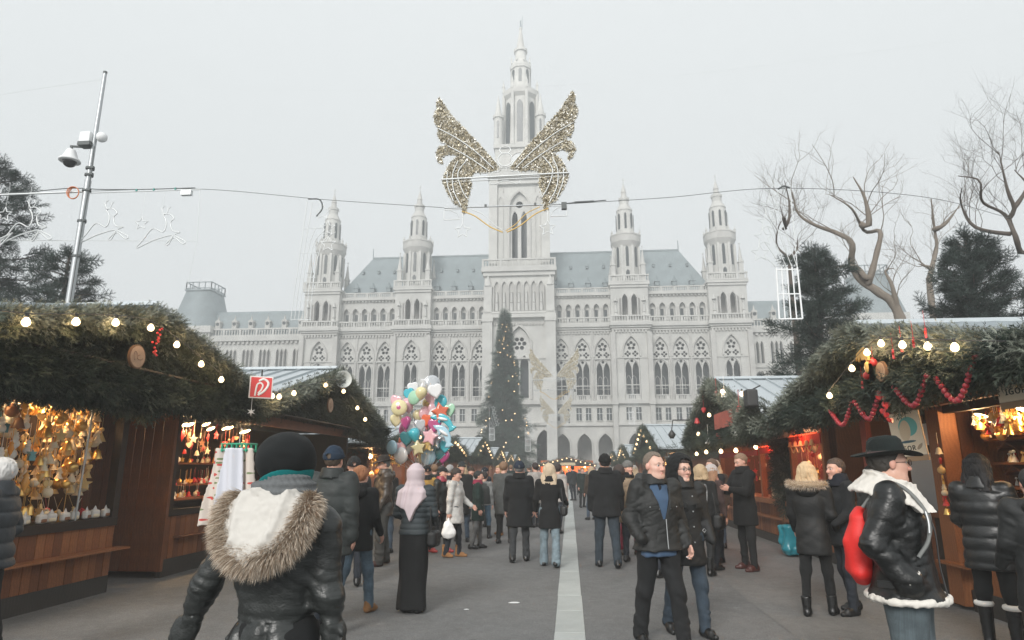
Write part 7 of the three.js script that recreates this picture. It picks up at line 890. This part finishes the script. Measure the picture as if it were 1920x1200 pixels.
wings('smaller golden angel wings hanging further down the street', -0.9, 7.6, -44, 1, 3500);
wings('faint third pair of golden angel wings far down the street', -1.3, 7.2, -69, 1, 2500);
// cables across the street
const cable = (label, pts, r, mat = M.cableDark) => { const c = thing('suspension_cable', label, 'cable', pts[0]); mk('wire', tube(pts.map((p) => [p[0] - pts[0][0], p[1] - pts[0][1], p[2] - pts[0][2]]), r, 60, 5), mat, c); return c; };
cable('thin cable from the camera pole across the street to the golden wings', [[-11.76, 8.32, -14], [-8.8, 8.26, -14], [-5.6, 7.86, -14], [-2.8, 7.56, -14]], 0.007); cable('thin cable from the golden wings to the bare trees on the right', [[0.05, 7.55, -14], [2.3, 7.62, -14], [4.9, 7.75, -14], [9, 8.25, -16], [12.95, 8.75, -19]], 0.007);
cable('faint upper wire from the top right corner over to the camera pole', [[-11.76, 11.3, -14], [-5, 10.72, -14], [1, 10.62, -14], [7.84, 11.13, -14], [10.57, 11.45, -14], [16, 12.4, -14]], 0.0016, M.rod); cable('faint upper wire from the left edge to the camera pole top', [[-17, 10.9, -14.2], [-14.6, 11.12, -14], [-11.8, 11.42, -14]], 0.003, M.rod);
{ const d = thing('cable_clamp', 'dark tensioner on the cable just right of the golden wings', 'clamp', [0.45, 7.58, -14]); mk('turnbuckle', mg([bar([-0.22, 0, 0], [0.22, 0.01, 0], 0.025), bar([-0.4, -0.02, 0], [-0.2, 0, 0], 0.012), bar([0.2, 0.01, 0], [0.5, 0.03, 0], 0.012)]), M.cableDark, d); }
// reindeer frames left of the street
const DEER = [[-11.74, 6.97], [-11.6, 7.18], [-11.39, 7.46], [-11.12, 7.36], [-11.05, 7.52], [-11.08, 7.68], [-11.16, 7.81], [-11.01, 7.83], [-10.87, 7.71], [-10.95, 7.61], [-10.86, 7.38], [-10.66, 7.35], [-10.8, 7.27], [-10.51, 7.1], [-10.57, 7.04], [-10.82, 7.21], [-10.94, 7.02], [-11.0, 7.05], [-10.85, 7.27], [-11.29, 7.17]].map(([a, b]) => [a + 11.1, b - 7.3, 0]);
const deerG = mg([tube(DEER, 0.016, 90, 5, true), tube([[-0.04, 0.51, 0], [-0.11, 0.66, 0], [-0.04, 0.76, 0]], 0.012, 8, 4), tube([[0.01, 0.52, 0], [0.07, 0.66, 0], [0.1, 0.72, 0]], 0.012, 8, 4), bar([-0.09, 0.62, 0], [-0.16, 0.7, 0], 0.01, 4), bar([0.06, 0.63, 0], [0.02, 0.72, 0], 0.01, 4)]);
function deer(label, x, y, z, sc, wire) { const d = thing('reindeer_light', label, 'street decoration', [x, y, z]); d.scale.set(sc, Math.abs(sc), 1); mk('reindeer_outline', deerG, M.rod, d); mk('hanging_wire', bar([-0.1, 0.5, 0], [-0.1, wire, 0], 0.006, 4), M.rod, d); }
deer('white reindeer outline light just right of the camera pole', -11.1, 7.3, -14, 1, 1.0); deer('white reindeer outline light, the one furthest right of the pole', -9.62, 7.12, -14, 0.98, 1.1); deer('white reindeer outline light left of the camera pole', -12.75, 7.2, -13.6, 1.05, 1.05);
{ const f = thing('sleigh_light', 'white sleigh outline light at the left edge of the picture', 'street decoration', [-13.9, 6.6, -13.4]); mk('sleigh_outline', mg([tube([[-0.9, -0.5, 0], [-0.2, -0.35, 0], [0.5, -0.05, 0], [0.95, 0.45, 0]], 0.02, 24, 5), tube([[-0.9, -0.3, 0], [-0.3, 0.1, 0], [0.0, 0.5, 0], [0.3, 0.4, 0], [0.6, 0.3, 0], [0.9, 0.42, 0]], 0.02, 30, 5), bar([-0.2, -0.35, 0], [-0.1, 0.4, 0], 0.014), bar([0.5, -0.05, 0], [0.55, 0.32, 0], 0.014), bar([-0.05, 0.5, 0], [0.1, 1.6, 0], 0.014)]), M.rod, f); }
for (const [x, y, z, r, l] of [[-10.21, 7.42, -14, 0.17, 'white star outline light between the two right reindeer'], [-13.44, 7.6, -13.6, 0.19, 'white star outline light at the left edge above the sleigh']]) { const s = thing('star_light', l, 'street decoration', [x, y, z]); mk('star_outline', starTube(r, 0), M.rod, s); mk('hanging_wire', bar([0, r, 0], [0, 0.82, 0], 0.005, 4), M.rod, s); }
{ const t = thing('light_truss', 'thin truss with cables carrying the reindeer lights', 'truss', [-11.75, 8.25, -14]); mk('top_rail', mg([bar([-4, -0.18, 0.5], [0, 0.06, 0], 0.025), bar([0, 0.02, 0], [2.95, 0.0, 0], 0.014)]), M.rod, t); mk('lower_wire', mg([bar([-4, -1.25, 0.5], [0, -1.22, 0], 0.01), bar([0, -1.22, 0], [3.0, -1.32, 0], 0.007), bar([2.93, 0, 0], [3.0, -1.32, 0], 0.007), bar([3.0, -1.32, 0], [2.9, -2.4, 0], 0.006)]), M.rod, t); mk('supply_cable', tube([[-2.4, 0.0, 0.2], [-1.5, 0.06, 0.1], [-0.4, 0.14, 0.05], [0.4, 0.1, 0], [1.5, 0.06, 0], [2.8, 0.05, 0]], 0.012, 40, 5), M.cableDark, t); mk('junction_box', bx(0.26, 0.12, 0.1, 2.6, -0.08, 0), M.rod, t); for (const x of [1.3, 1.75, 2.3]) mk('cable_tie', bx(0.03, 0.06, 0.04, x, 0.04, 0), std([0.05, 0.3, 0.25], 0.6), t);
  const c = thing('cable_coil', 'orange cable coil hooked on the camera pole', 'cable', [-12.0, 8.23, -13.9]); mk('coil', mg([0, 1, 2].map((i) => new THREE.TorusGeometry(0.15 + i * 0.01, 0.012, 6, 28).scale(0.85, 1, 1).rotateZ(i * 0.4).translate(0, 0, i * 0.02))), std([0.6, 0.2, 0.08], 0.6), c); }
// star-fall frames
function starFall(label, x, y, z, flip, open) {
  const f = thing('star_fall_light', label, 'street decoration', [x, y, z]); f.scale.x = flip;
  const up = []; for (let i = 0; i < 5; i++) up.push(bar([-0.42 + i * 0.12, 0, 0], [-0.38 + i * 0.11, 1.15, 0], i === 0 || i === 4 ? 0.02 : 0.015, 5)); for (const [yy, a, b] of [[0, -0.42, 0.06], [0.55, -0.4, 0.05], [1.1, -0.38, 0.06]]) up.push(bar([a, yy, 0], [b, yy, 0], 0.016, 5)); mk('trellis', mg(up), M.white, f);
  const fan = []; for (let i = 0; i < 5; i++) { const e = [-0.05 + (i - 4) * 0.0 - 0.16 * (4 - i) - 0.06 * i, 2.85 - (4 - i) * 0.36, 0]; fan.push(tube([[-0.38 + i * 0.11, 1.15, 0], [-0.36 + i * 0.07 - (4 - i) * 0.04, 1.8 - (4 - i) * 0.12, 0], e], 0.009, 14, 4)); mk('star_outline', starTube(0.2, 0, e[1] + 0.08, e[0], 0.009), M.rod, f); } fan.push(bar([0.06, 1.1, 0], [0.08, 3.0, 0], 0.01, 5)); mk('ray', mg(fan), M.rod, f); mk('hook', tube([[0.08, 3.0, 0], [-0.05, 3.05, 0], [-0.18, 2.98, 0]], 0.02, 10, 5), M.cableDark, f);
}
starFall('white star-fall light frame hanging in front of the right conifer', 4.95, 4.75, -14, 1); 
{ const f = thing('star_fall_light', 'tall thin star-fall light frame in front of the far left tower', 'street decoration', [-5.9, 4.95, -14]); const l = []; for (let i = 0; i < 6; i++) l.push(tube([[-0.38 + i * 0.09, 0, 0], [-0.33 + i * 0.085, 0.9, 0], [-0.27 + i * 0.1, 1.8, 0], [-0.2 + i * 0.13 + (i > 2 ? 0.1 : 0), 2.3 + (i < 2 ? 0.6 : 0) - i * 0.04, 0]], 0.009, 20, 4)); for (const y of [0, 0.45, 1.0, 1.6, 2.2]) l.push(bar([-0.38 + y * 0.055, y, 0], [0.1 + y * 0.04, y, 0], 0.008, 4)); mk('ray', mg(l), M.rod, f); for (const [x, y] of [[0.2, 2.6], [0.34, 2.2], [0.38, 1.8]]) mk('star_outline', starTube(0.19, 0, y, x, 0.009), M.rod, f); mk('hook', tube([[-0.18, 2.95, 0], [0.1, 2.92, 0], [0.18, 2.7, 0], [0.05, 2.5, 0]], 0.018, 16, 5), M.cableDark, f); }
[[-7.2, 4.2, -60, 'faint star-fall light frame beside the spruce on its left'], [-3.9, 3.2, -60, 'faint star-fall light frame at the right foot of the spruce'], [5.5, 5.6, -60, 'faint star-fall light frame before the town hall windows']].forEach(([x, y, z, l]) => starFall(l, x, y, z, -1));
// ---------------------------------------------------------------- camera pole
{ const p = thing('camera_pole', 'tall grey pole with a white dome security camera', 'pole', [-11.76, 0, -14]); mk('pole', mg([cyl(0.09, 0.075, 8.6, 12), cyl(0.06, 0.045, 3.1, 12, 0, 8.5, 0)]), M.galv, p); mk('pole_cap', cyl(0.05, 0.05, 0.06, 10, 0, 11.58, 0), M.cableDark, p);
  mk('camera_arm', mg([bar([0, 9.5, 0], [-0.62, 9.56, 0], 0.03), bar([-0.58, 9.56, 0], [-0.58, 9.45, 0], 0.03)]), M.cableDark, p); const c = grp('dome_camera', p, [-0.58, 9.12, 0]); mk('housing', lathe([[0.0, 0.34], [0.09, 0.34], [0.12, 0.28], [0.17, 0.14], [0.24, 0.06], [0.24, 0.02], [0.16, 0.02]], 24), M.white, c); mk('dome', new THREE.SphereGeometry(0.16, 20, 10, 0, 6.3, Math.PI / 2, Math.PI / 2).translate(0, 0.03, 0), phys([0.02, 0.02, 0.02], 0.1), c);
  mk('control_box', mg([new RoundedBoxGeometry(0.28, 0.3, 0.22, 2, 0.02).translate(-0.16, 9.72, 0.05)]), M.white, p); mk('box_base', bx(0.32, 0.1, 0.24, -0.15, 9.55, 0.05), M.cableDark, p); mk('antenna_dish', sph(0.13, 0.2, 9.76, 0.02, 14, 10), M.white, p); for (const y of [8.9, 8.72, 8.3, 7.5, 6.6]) mk('band_clamp', mg([cyl(0.1, 0.1, 0.05, 12, 0, y, 0), bx(0.12, 0.05, 0.06, 0.08, y + 0.03, 0.05)]), M.cableDark, p); mk('pole_cable', tube([[0.07, 9.5, 0.06], [0.1, 8.6, 0.06], [0.09, 7, 0.08], [0.1, 4, 0.09]], 0.012, 30, 5), M.cableDark, p); }
// ---------------------------------------------------------------- balloons
{
  const pal = { 'pale pink': [0.72, 0.42, 0.46], 'deep pink': [0.5, 0.1, 0.22], white: [0.75, 0.75, 0.75], silver: [0.6, 0.62, 0.64], 'pale yellow': [0.72, 0.64, 0.36], gold: [0.68, 0.5, 0.2], 'orange red': [0.7, 0.14, 0.06], turquoise: [0.05, 0.42, 0.5], 'pale green': [0.35, 0.6, 0.42], 'sky blue': [0.35, 0.55, 0.66], magenta: [0.42, 0.06, 0.2], 'dark teal': [0.04, 0.2, 0.22] }, names = Object.keys(pal), mats = {}; for (const k of names) mats[k] = phys(pal[k], 0.25, { clearcoat: 0.6, metalness: /gold|silver/.test(k) ? 0.5 : 0 });
  const puff = (shape, t) => extr(shape, t * 0.4, -t * 0.2, { bevelEnabled: true, bevelSize: t * 0.5, bevelThickness: t * 0.5, bevelSegments: 4, curveSegments: 10 });
  const drop = lathe([[0, -0.235], [0.02, -0.22], [0.1, -0.14], [0.17, -0.02], [0.185, 0.07], [0.16, 0.15], [0.09, 0.21], [0, 0.225]], 20), disc = new THREE.SphereGeometry(0.22, 22, 14).scale(1, 1, 0.42), heart = puff(heartShape(0.17), 0.1), star = puff(starShape(0.2, 0.1), 0.09), dolphin = (() => { const s = new THREE.Shape(); s.moveTo(-0.35, 0.12); s.quadraticCurveTo(-0.1, 0.24, 0.12, 0.06); s.quadraticCurveTo(0.3, -0.1, 0.34, -0.3); s.lineTo(0.46, -0.32); s.lineTo(0.36, -0.4); s.lineTo(0.28, -0.44); s.lineTo(0.28, -0.32); s.quadraticCurveTo(0.12, -0.1, -0.12, 0.0); s.lineTo(-0.16, -0.12); s.lineTo(-0.24, 0.02); s.quadraticCurveTo(-0.36, 0.04, -0.46, 0.08); return puff(s, 0.12); })(), G = { round: disc, 'drop-shaped': drop, heart, star };
  const hub = V(-4.1, 1.15, -18.5), pts = [], knot = new THREE.ConeGeometry(0.022, 0.05, 8);
  const plan = [[-4.93, 3.55, 'pale pink', 'heart'], [-4.8, 3.33, 'pale yellow', 'round'], [-4.75, 3.1, 'white', 'round'], [-4.6, 2.93, 'magenta', 'heart'], [-4.72, 2.75, 'deep pink', 'round'], [-4.62, 3.42, 'pale pink', 'drop-shaped'], [-4.4, 3.62, 'pale green', 'round'], [-4.62, 3.78, 'turquoise', 'heart'], [-4.55, 3.98, 'white', 'heart'], [-4.2, 3.72, 'pale yellow', 'drop-shaped'], [-4.16, 4.08, 'white', 'star'], [-3.88, 4.03, 'silver', 'round'], [-3.95, 3.66, 'pale pink', 'heart'], [-3.78, 3.82, 'white', 'heart'], [-3.68, 3.52, 'turquoise', 'round'], [-3.86, 3.35, 'pale pink', 'round'], [-4.06, 3.45, 'gold', 'drop-shaped'], [-4.35, 3.12, 'pale yellow', 'drop-shaped'], [-4.12, 3.2, 'pale pink', 'round'], [-4.02, 3.0, 'orange red', 'heart'], [-4.2, 2.86, 'silver', 'heart'], [-4.42, 2.72, 'white', 'heart'], [-4.32, 2.55, 'turquoise', 'drop-shaped'], [-3.98, 2.68, 'deep pink', 'drop-shaped'], [-3.78, 2.86, 'magenta', 'heart'], [-3.62, 3.2, 'orange red', 'star'], [-3.42, 3.3, 'pale green', 'heart'], [-3.75, 3.1, 'white', 'round'], [-4.55, 2.5, 'dark teal', 'heart'], [-4.78, 2.42, 'orange red', 'round'], [-4.95, 2.22, 'sky blue', 'round'], [-4.78, 2.2, 'pale pink', 'heart'], [-4.6, 2.25, 'white', 'drop-shaped'], [-4.45, 2.35, 'gold', 'star'], [-4.22, 2.2, 'pale yellow', 'star'], [-4.0, 2.3, 'gold', 'star'], [-3.84, 2.42, 'silver', 'star'], [-3.68, 2.36, 'white', 'round'], [-3.55, 2.28, 'turquoise', 'heart'], [-4.72, 2.0, 'white', 'round'], [-4.5, 2.03, 'orange red', 'drop-shaped'], [-4.32, 2.02, 'gold', 'heart'], [-4.02, 1.96, 'sky blue', 'round'], [-3.75, 2.08, 'dark teal', 'round'], [-3.62, 2.0, 'magenta', 'heart'], [-3.9, 2.52, 'pale pink', 'star'], [-4.9, 3.0, 'pale yellow', 'heart'], [-4.1, 2.4, 'dark teal', 'round']];
  plan.forEach(([x, y, c, k], i) => { const z = -18.5 + rr(-0.32, 0.32) - (i % 3) * 0.06, P = V(x, y, z), where = y > 3.6 ? 'top' : y > 3.05 ? 'upper part' : y > 2.45 ? 'middle' : 'lower part', side = x < -4.5 ? 'left side' : x > -3.8 ? 'right side' : 'core', b = thing('balloon', `${c} ${k} balloon in the ${where}, ${side} of the bunch`, 'balloon', [x, y, z], rr(-0.7, 0.7), 'balloons in the bunch over the crowd'); const m = mk('balloon_skin', G[k], mats[c], b); m.rotation.z = rr(-0.35, 0.35); m.scale.setScalar(rr(0.85, 1.1)); mk('knot', knot, mats[c], b).position.y = -0.24; const s = hub.clone().sub(P).applyAxisAngle(V(0, 1, 0), -b.rotation.y); mk('string', tube([[0, -0.25, 0], [s.x * 0.5, s.y * 0.5, s.z * 0.5], [s.x, s.y, s.z]], 0.003, 10, 3), M.white, b); if (i % 4 === 1 && k === 'round') mk('print_dot', new THREE.SphereGeometry(0.07, 12, 8).scale(1, 1, 0.3).translate(0, 0, 0.083), mats['deep pink'], b); });
  for (const [x, y, r, l] of [[-3.52, 3.0, -0.5, 'turquoise and white dolphin balloon on the right edge of the bunch'], [-3.48, 2.62, -0.9, 'pale blue dolphin balloon hanging low on the right edge of the bunch']]) { const b = thing('balloon', l, 'balloon', [x, y, -18.3]); const d = mk('balloon_skin', dolphin, mats[r < -0.6 ? 'sky blue' : 'turquoise'], b); d.rotation.z = r + 0.5; d.scale.setScalar(0.72); mk('belly', new THREE.SphereGeometry(0.1, 12, 8).scale(1.6, 0.5, 0.7).rotateZ(r + 0.3).translate(-0.02, -0.0, 0.06), mats.white, b); }
  person({ label: 'balloon seller in a dark coat under the bunch of balloons', x: -4.15, z: -18.6, face: 160, h: 1.68, cell: 0.025, arms: { l: [20, 8, 80], r: [30, 8, 70] }, hair: { style: 'short', c: COL.black }, coat: { c: [0.05, 0.05, 0.055], hem: 0.75 } });
}
// ---------------------------------------------------------------- small things
{ // clip hanger with printed cloths for sale
  const h = thing('cloth_hanger', 'green clip hanger draped with white and floral cloths by the left stall', 'clothes hanger', [-3.2, 1.2, -6.2]); const gm = std([0.02, 0.3, 0.17], 0.4), l = []; for (const y of [0.66, 0.6]) { l.push(bar([-0.13, y, -0.1], [0.13, y, -0.1], 0.008), bar([-0.13, y, 0.1], [0.13, y, 0.1], 0.008), bar([-0.13, y, -0.1], [-0.13, y, 0.1], 0.008), bar([0.13, y, -0.1], [0.13, y, 0.1], 0.008)); } for (let i = 0; i < 6; i++) { const x = -0.12 + i * 0.048; l.push(bx(0.012, 0.07, 0.016, x, 0.62, 0.1), bx(0.012, 0.07, 0.016, x, 0.62, -0.1)); } l.push(bar([-0.13, 0.66, 0], [0.13, 0.66, 0], 0.007)); mk('hanger_frame', mg(l), gm, h); mk('hook', tube([[0, 0.66, 0], [0, 0.74, 0], [0.03, 0.78, 0], [0, 0.81, 0]], 0.005, 12, 5), M.galv, h); 
  const floral = tex(128, 256, (u, v) => { let c = [0.78, 0.74, 0.70]; for (let i = 0; i < 26; i++) { const x = hash3(i, 1, 5), y = hash3(i, 2, 5), d = Math.hypot((u - x), (v - y) * 2); if (d < 0.06) c = i % 3 ? [0.72, 0.28, 0.26] : [0.45, 0.5, 0.36]; } return c; }, true);
  const drape = (x0, x1, y0, ph, mat, z) => mk('printed_cloth', nets((x, y, z1) => { const t = clamp((0.6 - y) / 0.7), cx = lerp((x0 + x1) / 2, (x0 + x1) / 2 + ph, t), w = lerp((x1 - x0) / 2 * 0.8, (x1 - x0) / 2 * 1.35, t); return Math.max(Math.abs(x - cx) - w, Math.abs(z1 - z - 0.02 * Math.sin(x * 42 + y * 3)) - 0.014, y - 0.62, y0 + 0.03 * Math.sin(x * 20) - y); }, [-0.4, y0 - 0.05, -0.2], [0.4, 0.66, 0.25], 0.01, 1.6), mat, h);
  drape(-0.2, -0.05, -0.12, -0.07, std([1, 1, 1], 0.9, { map: rep(floral, 3) }), 0.08); drape(-0.11, 0.12, -0.06, 0.01, std([0.56, 0.57, 0.62], 0.9), 0.12); drape(0.06, 0.19, 0.05, 0.05, std([1, 1, 1], 0.9, { map: rep(floral, 3) }), 0.06);
}
{ const b = thing('rubbish_bag', 'teal plastic rubbish bag against the plank front of the red stall', 'rubbish bag', [4.22, 0, -13.5]); mk('bag_sack', nets((x, y, z) => rings([[0.02, 0.2, 0.17], [0.15, 0.24, 0.2], [0.4, 0.22, 0.18], [0.55, 0.24, 0.2], [0.6, 0.2, 0.17]], x, y, z, 2.2) + 0.025 * ridge(x * 8, y * 7, z * 8), [-0.35, 0, -0.3], [0.35, 0.7, 0.3], 0.018), std([0.02, 0.2, 0.25], 0.3), b); }
const flat = (pts) => { const s = new THREE.Shape(); pts.forEach(([x, y], i) => s[i ? 'lineTo' : 'moveTo'](x, y)); return extr(s, 0.004).rotateX(-Math.PI / 2); };
{ const m = mk('paper_scrap', flat([[-0.07, -0.02], [-0.03, 0.03], [0.03, 0.035], [0.07, 0.01], [0.05, -0.03], [-0.02, -0.035]]), M.white); m.position.set(-0.72, 0.003, -8.65); tag(m, 'small white scrap of paper lying on the asphalt left of the strip', 'litter'); const n = mk('paper_scrap', flat([[-0.03, -0.01], [0.0, 0.02], [0.03, 0.0], [0.0, -0.02]]), M.white); n.position.set(-1.25, 0.003, -8.2); tag(n, 'tiny pale fleck on the asphalt near the headscarf woman', 'litter'); }

renderer.render(scene, camera);
